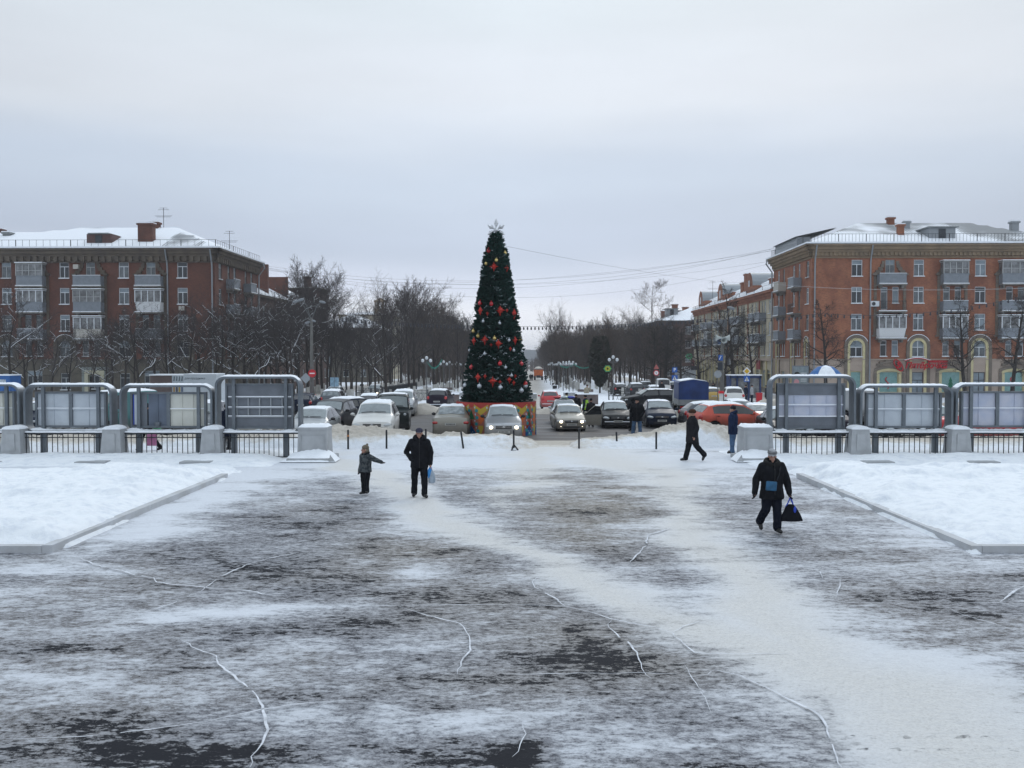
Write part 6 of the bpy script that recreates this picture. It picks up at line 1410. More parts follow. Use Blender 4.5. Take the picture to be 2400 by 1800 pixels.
park(car('parked_car','hatch',4.3,1.72,1.45,P_['bluegrey'],'grey estate glimpsed behind the roof of the orange red crossover',GS,snowr=.6),1682,54.5,95)
park(car('parked_car','hatch',4.0,1.74,1.5,P_['bluegrey'],'dark grey car with frosted rear glass behind the orange red crossover',GS,snowr=.1,rear_frost=True),1722,58.5,176)
park(car('parked_car','sedan',4.4,1.74,1.42,P_['silver'],'pale saloon with a snowy roof and rear window beside the tall right board',GS,snowr=.9,rear_frost=True),1772,52.5,174)
park(car('taxi','hatch',4.0,1.72,1.5,P_['yellow'],'yellow hatchback seen from behind, right of the blue truck',GS,snowr=.4),1664,94,180)
park(car('parked_car','suv',4.7,1.86,1.74,P_['white'],'white off-road estate seen from behind near the pedestrian crossing sign',GS,snowr=.5,rw=.36),1716,84,172)
G3='cars parked along the right side street'
for px,D,k,c,l,h in ((1488,104,'suv','dkgrey','dark off-road car parked behind the iron fence right of the globe lamp',1.75),(1530,106,'hatch','silver','silver hatchback parked in the street left of the crossing sign',1.45),(1552,118,'van','white','white van roof behind the parked silver hatchback',2.0),(1596,104,'sedan','silver','silver saloon just left of the blue truck roof',1.45),(1512,124,'suv','bluegrey','grey car further back in the right side street',1.6),(1450,118,'hatch','black','black car behind the iron fence beside the globe lamp',1.45),(1575,128,'hatch','navy','dark car furthest back beyond the crossing sign',1.5)):
    park(car('parked_car',k,4.3,1.75,h,P_[c],l,G3,snowr=.9),px,D,180+random.uniform(-4,4))
G4='cars half hidden behind the notice boards'
for px,D,k,c,l,rz,h in ((575,40.6,'sedan','beige','beige saloon behind the tall grey board, its bumper seen under the railing',12,1.42),(478,43,'suv','bluegrey','snowy grey car between the striped board and the tall grey board',5,1.65),(395,46,'sedan','dkgrey','dark saloon hidden behind the striped notice board',0,1.42),(275,50,'van','teal','pale green van seen in the gap left of the striped board',-25,2.15),(180,44,'sedan','silver','silver saloon under the second notice board',8,1.4),(30,50,'hatch','white','snow covered white car behind the leftmost board',4,1.5),(100,47,'suv','navy','dark car low behind the second board',0,1.6),
    (1835,41.6,'sedan','black','black saloon with a number plate seen under the tall right board',-4,1.42),(1930,44,'suv','plum','dark car behind the right side of the tall right board',-4,1.6),(2090,42,'sedan','olive','dark green car behind the railing right of the tall board',-6,1.42),(2185,44,'hatch','teal','turquoise car behind the white right hand board',0,1.46),(2310,41.6,'sedan','red','wine red car behind the lilac backed board',80,1.4),(2020,62,'van','silver','silver van seen in the gap right of the tall board',90,2.0)):
    park(car('parked_car',k,4.4,1.76,h,P_[c],l,G4,snowr=.8,lit=False),px,D,rz)
# ---- blue tarpaulin truck seen from behind
def truck():
    D=66; t=thing('tarpaulin_truck','small truck with a blue tarpaulin body and a grey dropside, seen from behind','truck',(at(1619,D),D,gz(D)+.30),R(-4)); w=2.05
    tarp=mat('blue_tarpaulin',(.010,.034,.145),.5,var=.3,vs=1.2,bump=.6,bs=2.5,coat=.15); gr=mat('dropside_grey',(.22,.23,.235),.6,var=.15,vs=2)
    m=MB(); pr=[(-w/2,.95),(w/2,.95),(w/2,2.12),(w/2-.1,2.2),(0,2.34),(-w/2+.1,2.2),(-w/2,2.12)]; m.prism(pr,-1.6,1.6); m.build('cover',tarp,t,sharp=30)
    m=MB(); m.prism([(w/2-.12,2.215),(0,2.35),(-w/2+.12,2.215),(-w/2+.12,2.25),(0,2.40),(w/2-.12,2.25)],-1.58,1.58); m.build('roof_snow',snow,t)
    m=MB(); m.bx(-w/2-.02,w/2+.02,-1.64,1.64,.58,.96); m.build('dropside',gr,t)
    m=MB(); m.bx(-.9,.9,-1.55,1.5,.40,.57); m.bx(-.95,.95,-1.62,-1.5,.36,.5); m.build('chassis',black,t); m=MB(); m.bx(-.26,.26,-1.66,-1.64,.40,.51); m.build('number_plate',platem,t)
    for sgn in (-1,1):
        m=MB(); m.bx(sgn*.62,sgn*.92,-1.68,-1.625,.40,.5); m.build('tail_light',lampr,t)
        for y in (-.75,2.4): m=MB(); m.tube([(sgn*.72,y,.33),(sgn*.98,y,.33)],.34,16); m.build('wheel',tyre,t,sharp=40)
    m=MB(); m.prism([(-.95,.4),(.95,.4),(.95,1.2),(.8,2.0),(-.8,2.0),(-.95,1.2)],1.75,3.2); m.build('cab',P_['white'],t,sharp=30)
truck()
def dump_truck():
    D=245; t=thing('dump_truck','orange dump truck loaded with snow driving away down the boulevard','truck',(at(1262,D),D,gz(D)),-R(1)); og=mat('truck_orange',(.55,.13,.03),.6,var=.2,vs=2)
    m=MB(); m.prism([(-1.1,1.25),(1.1,1.25),(1.22,2.7),(-1.22,2.7)],-3,2); m.build('tipper',og,t); m=MB(); m.prism([(-1.22,2.7),(1.22,2.7),(1.25,2.9),(-1.25,2.9)],-3.05,2.05); m.build('rim_board',metal_grey,t)
    m=MB(); m.ell((0,-.5,2.75),(1.1,2.3,.75),12); m.build('snow_load',snow_dirty,t,smooth=True)
    for sgn in (-1,1):
        for y in (-2,-.8,3.4): m=MB(); m.tube([(sgn*.72,y,.5),(sgn*1.2,y,.5)],.5,14); m.build('wheel',tyre,t)
    m=MB(); m.bx(-.5,.5,-3,4,.7,1.2); m.bx(-.6,.6,-3.02,-2.9,.6,.95); m.build('chassis',blackp,t); m=MB(); m.bx(-1.15,1.15,2.3,4.2,.9,3.0); m.build('cab',og,t)
dump_truck()
def box_truck():
    D=72; x0,x1=at(362,D),at(516,D); t=thing('panel_truck','long truck with a brown panel, pictures and a white box behind the striped notice board','truck',((x0+x1)/2,D,gz(D))); w=x1-x0; zt=hz(877,D)-gz(D)
    wm=mat('truck_white',(.50,.55,.59),.5,var=.08,vs=1); bm_=mat('brown_panel',(.13,.10,.095),.7,var=.15,vs=1)
    m=MB(); m.bx(.05,w/2,-.9,1.3,.7,zt); m.build('white_box',wm,t,sharp=30); m=MB(); m.bx(-w/2,-.85,-.85,1.25,.7,zt-.1); m.build('brown_box',bm_,t); m=MB(); m.bx(-.84,.04,-.88,1.28,.7,zt-.04); m.build('picture_panel',mat('pale_picture',(.42,.48,.52),.5,var=.2,vs=3),t)
    for k,c in enumerate(((.35,.22,.10),(.06,.06,.09),(.40,.28,.06),(.1,.13,.2))): m=MB(); x=-.75+.2*k; m.bx(x,x+.14,-.892,-.882,zt-1.35,zt-.65); m.build('picture',mat('picture_%d'%k if 0 else 'picture_colour_'+'abcd'[k],c,.5),t)
    m=MB()
    for k in range(4): x=-.74+.2*k; m.prism([(x,zt-.5),(x+.1,zt-.5),(x+.13,zt-.18),(x+.05,zt-.12)],-.893,-.884)
    m.build('picture_mark',mat('ink_grey',(.12,.15,.17),.6),t)
    text('word','\u0434\u043b\u044f \u043f\u0440\u0430\u0437\u0434\u043d\u0438\u043a\u0430',.22,(.55+.35,-.91,zt-.30),(PI/2,0,0),MATS['ink_grey'],t,ext=.004,shear=.2)
    m=MB(); m.bx(-w/2-.05,.05,-.9,1.3,zt-.09,zt-.0); m.bx(.05,w/2,-.9,1.3,zt+.003,zt+.05); m.build('roof_snow',snow,t)
    for x in (-w/2+.7,w/2-.9): m=MB(); m.tube([(x,-.9,.45),(x,-.6,.45)],.45,14); m.build('wheel',tyre,t)
    m=MB(); m.bx(-w/2,w/2,-.7,1.1,.45,.7); m.build('chassis',blackp,t)
box_truck()
def kiosk_bus():
    D=88; x=at(8,D); t=thing('blue_kiosk','small blue kiosk with pale patches at the far left edge beyond the boards','kiosk',(x,D,gz(D))); zt=hz(880,D)-gz(D)
    m=MB(); m.bx(-1.2,1.15,-1,1,0,zt); m.build('booth',mat('kiosk_blue',(.02,.10,.30),.5,var=.2,vs=2),t); m=MB(); m.bx(-1.25,1.2,-1.05,1.05,zt,zt+.1); m.build('roof_snow',snow,t); m=MB(); m.bx(-.9,.8,-1.02,-1.001,zt-.9,zt-.35); m.build('poster',mat('pale_poster',(.4,.45,.5),.6,var=.4,vs=5),t)
kiosk_bus()
# ================================================================== PEOPLE
skin=mat('skin',(.36,.20,.15),.6,var=.08,vs=20); hairm=mat('dark_hair',(.02,.015,.012),.8)
CL=lambda n,c,**k: mat('cloth_'+n,c,.95,var=.25,vs=9,spec=.1,**k)
ctex=bpy.data.textures.new('cloth_folds','CLOUDS'); ctex.noise_scale=.11; ctex.noise_depth=3
def blend(o,vox,disp=0,it=3):
    r=o.modifiers.new('r','REMESH'); r.mode='VOXEL'; r.voxel_size=vox; r.use_smooth_shade=True
    s=o.modifiers.new('s','SMOOTH'); s.factor=.5; s.iterations=it
    if disp: d=o.modifiers.new('d','DISPLACE'); d.texture=ctex; d.texture_coords='GLOBAL'; d.strength=disp; d.mid_level=.5
    return o
def loft(m,prof,n=16,closed=True):
    vs=[]
    for (z,rx,ry,cx,cy) in prof:
        for j in range(n): a=2*PI*j/n; vs.append((cx+rx*math.cos(a),cy+ry*math.sin(a),z))
    fs=[(i*n+j,i*n+(j+1)%n,(i+1)*n+(j+1)%n,(i+1)*n+j) for i in range(len(prof)-1) for j in range(n)]
    fs+=[tuple(range(n))[::-1],tuple((len(prof)-1)*n+j for j in range(n))]; m.add(vs,fs)
def limb(m,pts,rs,n=12):
    m.tube(pts,rs,n)
    for p,r in zip(pts,rs): m.ell(p,(r,r,r),12)
def person(label,loc,rz,jacket,trousers,boots,hat=None,hatkind='beanie',J={},hem=.80,scale=1,vox=.014,head_yaw=0,head_pitch=0,hood=None,glove=None,group=None,lean=0,bulk=1,child=False,vest=None,hood_up=False,hands=(1,1),open_face=True,fold=.026,coat_flare=0,hr=1):
    t=thing('person',label,'person',loc,R(rz),group,scale); t.rotation_euler=(R(lean),0,R(rz))
    D=dict(hipL=(.09,0,.93),hipR=(-.09,0,.93),kneeL=(.105,-.015,.50),kneeR=(-.105,-.015,.50),ankL=(.11,.01,.10),ankR=(-.11,.01,.10),toeL=(.13,-.15,.04),toeR=(-.13,-.15,.04),
           shL=(.19,0,1.42),shR=(-.19,0,1.42),elL=(.26,.03,1.14),elR=(-.26,.03,1.14),wrL=(.27,-.05,.88),wrR=(-.27,-.05,.88)); D.update(J); V={k:Vector(v) for k,v in D.items()}
    b=bulk
    hc=Vector((0,-.015,1.625)); HR=Matrix.Rotation(R(head_yaw),3,'Z')@Matrix.Rotation(R(head_pitch),3,'X'); hs=1.28 if child else 1.0
    if child: hc=Vector((0,-.015,1.66))
    H=lambda x,y,z: hc+HR@(Vector((x,y,z))*hs)
    # body: one continuous skinned surface
    m=MB(); m.ell(H(0,.008,.03),(.078*hs,.098*hs,.10*hs),14,rot=HR); m.ell(H(0,-.03,-.045),(.055*hs,.062*hs,.062*hs),12,rot=HR); m.ell(H(0,-.088,-.088),(.025*hs,.02*hs,.02*hs),8)
    m.ell(H(0,-.105,-.012),(.014*hs,.022*hs,.026*hs),8,rot=HR); m.ell(H(0,-.088,-.058),(.028*hs,.014*hs,.012*hs),8,rot=HR)
    for s in (-1,1): m.ell(H(s*.083,.01,-.005),(.012*hs,.024*hs,.034*hs),8,rot=HR); m.ell(H(s*.034,-.075,.03),(.026*hs,.018*hs,.014*hs),8,rot=HR)
    m.tube([(0,.01,1.42),hc+Vector((0,.015,-.05))],[.062,.055],12); loft(m,[(.9,.12,.09,0,0),(1.1,.12,.08,0,0),(1.35,.15,.09,0,0),(1.45,.09,.06,0,0)])
    for s,k in ((1,'L'),(-1,'R')):
        limb(m,[V['sh'+k]*.98+Vector((0,0,-.02)),V['el'+k],V['wr'+k]],[.042,.035,.027]); limb(m,[V['hip'+k],V['knee'+k],V['ank'+k]],[.07,.05,.035])
        m.tube([V['sh'+k]+Vector((0,0,-.03)),Vector((0,0,1.36))],[.04,.06],10)
        if hands[0 if s>0 else 1]:
            w=V['wr'+k]; d=(w-V['el'+k]).normalized(); sd=Vector((0,-1,0)); sd=(sd-d*sd.dot(d)).normalized(); nn=d.cross(sd)
            gr=.004 if glove else 0
            m.ell(w+d*.05,(.028+gr,.028+gr,.028+gr),10); m.tube([w,w+d*.085],[.026,.030],8)
            for q,(o_,l_) in enumerate(((.024,.070),(.008,.080),(-.009,.075),(-.024,.058))):
                a=w+d*.08+sd*o_; c=a+d*l_*.5+nn*(-s)*.008; e=c+d*l_*.34+nn*(-s)*.026; m.tube([a,c,e],[.0105+gr,.010+gr,.008+gr],6); m.ell(e,(.009+gr,)*3,6)
            a=w+d*.035+sd*.024; m.tube([a,a+sd*.03+d*.03,a+sd*.035+d*.06],[.012+gr,.011+gr,.009+gr],6)
    bd=blend(m.build('body',skin,t),min(vox,.010) if vox<.02 else vox,it=2)
    if vox<.02 and open_face:
        m=MB()
        for s in (-1,1): m.ell(H(s*.032,-.088,.018),(.013*hs,.006,.006*hs),8,rot=HR)
        m.build('eyes',mat('eye_dark',(.02,.015,.015),.3),t,smooth=True); m=MB(); m.ell(H(0,-.101,-.06),(.022*hs,.005,.005*hs),8,rot=HR); m.build('mouth',mat('lips',(.25,.09,.08),.5),t,smooth=True)
        m=MB()
        for s in (-1,1): m.ell(H(s*.034,-.093,.043),(.018*hs,.005,.004*hs),8,rot=HR)
        m.build('eyebrows',hairm,t,smooth=True)
    if glove:
        m=MB()
        for s,k in ((1,'L'),(-1,'R')):
            if not hands[0 if s>0 else 1]: continue
            w=V['wr'+k]; d=(w-V['el'+k]).normalized(); sd=Vector((0,-1,0)); sd=(sd-d*sd.dot(d)).normalized(); nn=d.cross(sd); g=MB()
            g.tube([w-d*.03,w+d*.085],[.042,.042],8); g.ell(w+d*.05,(.042,.042,.046),10)
            for q,(o_,l_) in enumerate(((.028,.070),(.010,.082),(-.010,.076),(-.028,.058))):
                a=w+d*.08+sd*o_; c=a+d*l_*.5+nn*(-s)*.008; e=c+d*l_*.34+nn*(-s)*.026; g.tube([a,c,e],[.016,.0155,.014],6); g.ell(e,(.0145,)*3,6)
            a=w+d*.03+sd*.032; g.tube([a,a+sd*.03+d*.03,a+sd*.04+d*.06],[.017,.016,.014],6); blend(g.build('glove',glove,t),.009,it=1)
    # jacket
    m=MB(); f=coat_flare
    loft(m,[(hem,.205*b+f,.15*b+f*.8,0,.0),(hem+.03,.21*b+f,.155*b+f*.8,0,0),(.98,.195*b+f*.3,.15*b+f*.3,0,0),(1.12,.19*b,.145*b,0,0),(1.30,.215*b,.15*b,0,0),(1.40,.215*b,.135*b,0,.005),(1.465,.15*b,.11*b,0,.01),(1.50,.09,.085,0,.01)],20)
    for k in 'LR': limb(m,[V['sh'+k]+Vector((0,0,-.01)),V['el'+k],V['wr'+k]],[.088*b,.070*b,.055*b])
    m.ell((0,0,1.41),(.21*b,.11*b,.075),14)
    loft(m,[(1.45,.10,.095,0,.01),(1.50,.095,.09,0,.01),(1.555,.098,.093,0,.012)])
    jk=blend(m.build('jacket',jacket,t),vox,fold)
    if vox<.02:
        m=MB(); 
        for z in np.linspace(hem+.05,1.46,12): m.box((0.004,-.158*b*(1 if z<1.35 else .9)-.004,z),(.012,.012,.09))
        if not child and hatkind!='none' and not vest: m.build('zip_line',blackp,t)
    if hood:
        m=MB()
        if hood_up: m.ell(H(0,.03,.02),(.115*hs,.125*hs,.145*hs),14)
        else:
            for a in np.linspace(-2.5,2.5,15): m.ell((.125*math.sin(a),.012+.105*math.cos(a),1.50+.055*math.cos(a)+.01),(.05,.05,.062),8)
        blend(m.build('hood',hood,t),vox,fold*.8,it=1)
    if vest:
        m=MB(); loft(m,[(hem+.05,.222*b,.168*b,0,0),(1.12,.205*b,.163*b,0,0),(1.30,.228*b,.166*b,0,0),(1.42,.20*b,.14*b,0,.005),(1.475,.14*b,.10*b,0,.01)],20); blend(m.build('vest',vest,t),vox,fold*.5)
        m=MB()
        for z in (1.02,1.2): m.tube([(.218*b*math.cos(a),.172*b*math.sin(a),z) for a in np.linspace(0,2*PI,24,endpoint=False)],.018,4,closed=True)
        m.build('reflective_band',mat('reflective_silver',(.55,.57,.58),.35),t)
    # trousers
    m=MB(); m.ell((0,.01,.93),(.165*b,.125*b,.12),14)
    for k in 'LR': h,kn,a=V['hip'+k],V['knee'+k],V['ank'+k]; limb(m,[h,h.lerp(kn,.5),kn,kn.lerp(a,.6),a+Vector((0,0,.0))],[.108*b,.098*b,.080*b,.072*b,.075*b])
    blend(m.build('trousers',trousers,t),vox,fold*1.3)
    for k in 'LR':
        m=MB(); a,to=V['ank'+k],V['toe'+k]; d=(to-a); d=d.normalized(); hl=a-Vector((d.x,d.y,0)).normalized()*.045+Vector((0,0,-.045)) if abs(d.z)<.8 else a+Vector((0,.03,-.02))
        limb(m,[a+Vector((0,0,.06)),a,hl],[.056,.054,.045]); limb(m,[hl,a.lerp(to,.5)+Vector((0,0,-.015)),to],[.045,.052,.042]); blend(m.build('boot',boots,t),min(vox,.014),0,it=1)
    if hat:
        m=MB()
        if hatkind=='beanie': m.ell(H(0,.012,.07),(.094*hs,.110*hs,.105*hs),16,rot=HR); m.ell(H(0,.012,.045),(.095*hs,.110*hs,.035*hs),16,rot=HR)
        elif hatkind=='cap': m.ell(H(0,.015,.075),(.098*hs,.112*hs,.075*hs),16,rot=HR); m.ell(H(0,-.075,.062),(.07*hs,.05*hs,.018*hs),12,rot=HR)
        elif hatkind=='fur': m.ell(H(0,.015,.085),(.125*hs,.135*hs,.085*hs),16,rot=HR); m.ell(H(0,.02,.06),(.13*hs,.14*hs,.055*hs),16,rot=HR)
        elif hatkind=='pompom': m.ell(H(0,.012,.06),(.094*hs,.108*hs,.09*hs),16,rot=HR); m.ell(H(0,.06,.155),(.035*hs,.035*hs,.035*hs),10); m.ell(H(0,.05,-.02),(.09*hs,.075*hs,.08*hs),12,rot=HR)
        elif hatkind=='officer': m.ell(H(0,.01,.07),(.105*hs,.115*hs,.07*hs),16,rot=HR); m.ell(H(0,.03,.04),(.11*hs,.10*hs,.05*hs),14,rot=HR)
        blend(m.build('hat',hat,t),.012 if vox<.02 else vox*.8,.006 if hatkind=='fur' else 0,it=1)
    elif not hood_up: m=MB(); m.ell(H(0,.025,.05),(.088*hs,.098*hs,.088*hs),14,rot=HR); m.build('hair',hairm,t,smooth=True)
    return t,H
blk=CL('black',(.010,.011,.014)); blk2=CL('soft_black',(.014,.014,.017)); nvy=CL('navy',(.010,.016,.034)); jean=CL('denim',(.065,.115,.20)); bootm=mat('black_boot',(.012,.012,.013),.5); cha=CL('charcoal',(.025,.027,.032))
# boy
def camo():
    m=mat('camouflage_cloth',(.022,.028,.034),.9,col2=(.070,.080,.085),vs=9,lo=.47,hi=.53); return m
p=G(857,1158); t,H=person('child in a camouflage jacket and pompom hat pointing with an outstretched arm',(p.x,p.y,0),-42,camo(),blk,bootm,CL('khaki_knit',(.15,.13,.10)),'pompom',scale=.70,child=True,head_yaw=-38,glove=CL('grey_glove',(.05,.055,.06)),hem=.84,bulk=1.32,hood=blk,
  J=dict(elL=(.40,.14,1.30),wrL=(.60,.26,1.22),elR=(-.27,.04,1.14),wrR=(-.30,-.03,.86),kneeL=(.10,-.03,.50),ankL=(.14,-.06,.13),toeL=(.27,-.19,.10),ankR=(-.09,.0,.09),hipL=(.085,0,.92),hipR=(-.085,0,.92)))
# man in cap
p=G(983,1165); t,H=person('man in a black hooded jacket and dark cap walking with one hand in his pocket',(p.x,p.y,0),4,blk,blk,bootm,CL('dark_cap',(.045,.045,.07)),'cap',J=dict(elR=(-.33,.06,1.15),wrR=(-.20,-.10,.98),elL=(.29,.03,1.14),wrL=(.285,-.06,.86),kneeL=(.13,-.07,.50),ankL=(.135,-.13,.10),toeL=(.19,-.27,.05),kneeR=(-.12,.0,.50),ankR=(-.135,.12,.11),toeR=(-.15,-.03,.05)),hem=.76,bulk=1.10,hands=(1,0),hood=blk,scale=1.0,head_pitch=6)
m=MB(); m.ell(H(0,-.098,.052),(.05,.012,.010),10); m.build('cap_stripe',mat('light_stripe',(.4,.45,.55),.7),t,smooth=True)
w=t.matrix_basis@Vector((.29,-.075,.80)); bg=thing('plastic_bag','thin pale blue plastic bag hanging from the hand of the man in the cap','bag',w); 
m=MB(); loft(m,[(-.44,.03,.03,0.03,0),(-.42,.085,.06,.03,0),(-.32,.095,.075,.03,0),(-.2,.08,.065,.02,0),(-.1,.05,.045,.0,0),(-.03,.02,.02,0,0),(.03,.014,.014,0,0)],14); blend(m.build('bag',mat('pale_plastic',(.38,.46,.55),.3,col2=(.26,.32,.38),vs=9,alpha=.85),bg),.010,.012,1)
m=MB(); loft(m,[(-.30,.02,.05,-.05,-.02),(-.2,.045,.06,-.03,-.02),(-.1,.06,.05,-.02,-.01),(-.02,.03,.025,0,0)],10); blend(m.build('blue_print',mat('bag_blue',(.03,.22,.55),.35),bg),.010,.01,1)
# woman
p=G(1808,1247); t,H=person('woman in a long black padded jacket and striped grey knit hat walking towards the camera',(p.x,p.y,0),3,blk,mat('cloth_dark_trousers',(.008,.010,.018),.95,spec=.08),bootm,CL('grey_knit',(.40,.41,.43)),'beanie',scale=.955,bulk=1.2,hem=.72,coat_flare=.02,glove=blk2,head_yaw=-8,head_pitch=12,
  J=dict(elR=(-.33,.03,1.13),wrR=(-.40,-.10,.87),elL=(.33,.02,1.12),wrL=(.36,-.06,.86),kneeL=(.10,-.06,.50),ankL=(.11,-.05,.10),toeL=(.14,-.20,.04),kneeR=(-.13,-.02,.50),ankR=(-.17,.26,.20),toeR=(-.16,.20,.05)))
m=MB()
for a in np.linspace(-2.7,2.7,20): m.ell((.135*math.sin(a),.0+.12*math.cos(a),1.50+.05*math.cos(a)),(.058,.058,.06),8)
blend(m.build('fur_collar',mat('black_fur',(.008,.008,.009),1,bump=1,bs=90),t),.014,.03,1)
for z,r in ((.085,.098),(.105,.091),(.125,.078)):
    m=MB(); m.tube([H(r*1.0*math.cos(a),.012+r*1.16*math.sin(a),z) for a in np.linspace(0,2*PI,24,endpoint=False)],.0055,4,closed=True); m.build('hat_stripe',blk2,t)
M_=t.matrix_basis
b1=thing('crossbody_bag','small blue shoulder bag on the front of the woman in black','bag',M_@Vector((-.08,-.21,1.02)),R(3)); m=MB(); m.box((0,0,0),(.22,.06,.19),rot=Matrix.Rotation(.08,3,'Y')); o=m.build('bag',mat('blue_leather',(.02,.10,.20),.45,var=.3,vs=8,bump=.3,bs=30),b1,sharp=30); bv=o.modifiers.new('b','BEVEL'); bv.width=.02; bv.segments=3
m=MB(); m.tube([(.1,-.01,.09),(.16,.0,.22),(.21,.08,.38),(.2,.14,.44)],.011,6); m.build('strap',cha,b1)
b2=thing('shopping_bag','black bag with bright blue handles in the hand of the woman','bag',M_@Vector((.375,-.09,.77)),R(3)); m=MB()
loft(m,[(-.50,.235,.07,.03,0),(-.485,.24,.075,.03,0),(-.35,.19,.07,.02,0),(-.22,.12,.05,.01,0),(-.15,.06,.03,0,0)],18); blend(m.build('bag',mat('black_nylon',(.008,.009,.013),.9,spec=.1),b2),.012,.015,1)
bl=mat('blue_handle',(.02,.06,.45),.5)
for x in (-.07,.07): m=MB(); m.tube([(x,.0,-.2),(x*.6,0,-.1),(0,0,.0),(x*.3,.01,-.08),(x*1.4,.015,-.22)],.012,6); m.build('handle',bl,b2)
m=MB(); m.ell((.07,-.075,-.25),(.03,.012,.07),10); m.build('patch',bl,b2)
# man in fur hat, walking left
p=G(1622,1080); t,H=person('elderly man in a brown fur hat and dark coat walking to the left',(p.x,p.y,0),-86,blk2,blk,bootm,CL('brown_fur',(.055,.028,.018),bump=1,bs=60),'fur',hem=.64,bulk=1.28,coat_flare=.02,
  J=dict(elR=(-.25,.06,1.14),wrR=(-.27,-.06,.90),elL=(.25,.10,1.14),wrL=(.26,.02,.88),kneeR=(-.09,-.10,.51),ankR=(-.09,-.20,.10),toeR=(-.09,-.36,.04),kneeL=(.09,.13,.52),ankL=(.09,.40,.22),toeL=(.09,.35,.05)),lean=0)
# man in blue jacket and jeans
p=G(1718,1063); t,H=person('man in a navy jacket and blue jeans standing beside the right pedestal, back half turned',(p.x,p.y,0),-118,CL('deep_navy',(.012,.022,.055)),jean,bootm,CL('dark_knit',(.02,.022,.03)),'beanie',hem=.72,bulk=1.14,J=dict(elR=(-.27,-.02,1.15),wrR=(-.22,-.18,1.02),kneeR=(-.12,-.04,.5),ankR=(-.16,-.08,.1),toeR=(-.22,-.22,.04)),hands=(0,0),hood=CL('deep_navy',(.012,.022,.055)))
m=MB(); m.ell(H(-.02,-.02,.0),(.075,.07,.09),10); 
# man in black jacket and jeans
p=G(1493,1024); t,H=person('man in a black jacket and blue jeans standing at the kerb looking left',(p.x,p.y,p.z+.05),-12,blk,jean,bootm,blk2,'beanie',hem=.70,bulk=1.16,hands=(0,0),head_yaw=-30,J=dict(elR=(-.30,.03,1.14),wrR=(-.22,-.1,.95),elL=(.30,.03,1.14),wrL=(.22,-.1,.95),kneeR=(-.15,.0,.5),ankR=(-.20,.02,.1),toeR=(-.27,-.1,.04),kneeL=(.13,0,.5),ankL=(.15,.0,.1)))
def far(label,px,py,D,rz,j,tr,hat,hk='beanie',dz=0,**k):
    """py=None: feet on the ground at distance D"""
    return person(label,(at(px,D),D,gz(D)+dz),rz,j,tr,bootm,hat,hk,vox=.024,**k)
redc=CL('red',(.42,.03,.03)); hiv=CL('hi_vis',(.36,.62,.06))
t,H=far('person in dark clothes with one red sleeve between the black and dark blue cars',1483,0,50,-150,blk,blk,blk2,J=dict(elL=(.3,.0,1.2),wrL=(.28,-.15,1.35)),hood=blk,hood_up=True)
m=MB(); limb(m,[(-.22,0,1.42),(-.30,.02,1.16),(-.30,-.05,.92)],[.092,.078,.062]); blend(m.build('red_sleeve',redc,t),.02)
GP='people round the police car'
far('police officer with a black fur hat behind the roof beacon of the police car',1328,0,63,170,hiv,nvy,blk2,'officer',group=GP,dz=.0)
far('man in a dark jacket standing right of the roof beacon',1350,0,60,165,blk2,blk,None,'none',group=GP,bulk=1.15)
far('police officer in a green reflective vest behind the open car door',1372,0,57.5,-120,CL('police_navy',(.012,.02,.035)),nvy,blk2,'officer',group=GP,vest=hiv,bulk=1.05)
far('dark clothed driver bending by the open car door',1385,0,54,160,blk2,blk,blk2,group=GP,scale=.93)
far('person in a beige coat holding up a phone by the low wall',1376,0,88,15,CL('beige_coat',(.30,.27,.21)),CL('beige_coat',(.30,.27,.21)),blk2,J=dict(elL=(.3,-.1,1.25),wrL=(.18,-.3,1.5)),hem=.5,dz=.1)
far('person in a black hat walking behind the black sideways crossover',1551,0,93,-20,blk2,blk,blk2,'fur',dz=.35)
far('person in black walking away on the boulevard path near the orange truck',1279,0,205,180,blk,blk,blk2,J=dict(kneeL=(.1,-.2,.5),ankL=(.2,-.3,.1),ankR=(-.2,.3,.1),elL=(.4,0,1.2),elR=(-.4,0,1.2)))
GW='distant walkers on the boulevard'
for i,(px,D,l) in enumerate(((1243,225,'left of the two dark figures left of the orange truck'),(1247,228,'right of the two dark figures left of the orange truck'))): far('distant walker, '+l,px,0,D,170,blk,blk,blk2,group=GW)
far('dark walker under the trees left of the boulevard',848,0,112,60,blk,blk,blk2,J=dict(kneeL=(.1,-.2,.5),ankL=(.1,-.25,.1),ankR=(-.1,.25,.12)))
far('walker in black before the cream shop arches left of the loudspeaker pole',1672,0,104,-60,blk,blk,blk2,hood=blk)
far('walker in dark coat before the shops right of the loudspeaker pole',1716,0,103,60,blk2,blk,blk2,hem=.6)
far('dark figure half hidden by the left frame of the tall right board',1796,0,90,80,cha,blk,blk2,hem=.6)
for i,(px,l) in enumerate(((1748,'person in navy trousers left of the crossing sign post'),(1762,'person in a pale vest right of the crossing sign post'))):
    far(l,px,0,92,(-70,60)[i],nvy if i==0 else CL('pale_vest',(.35,.36,.38)),nvy,blk2)
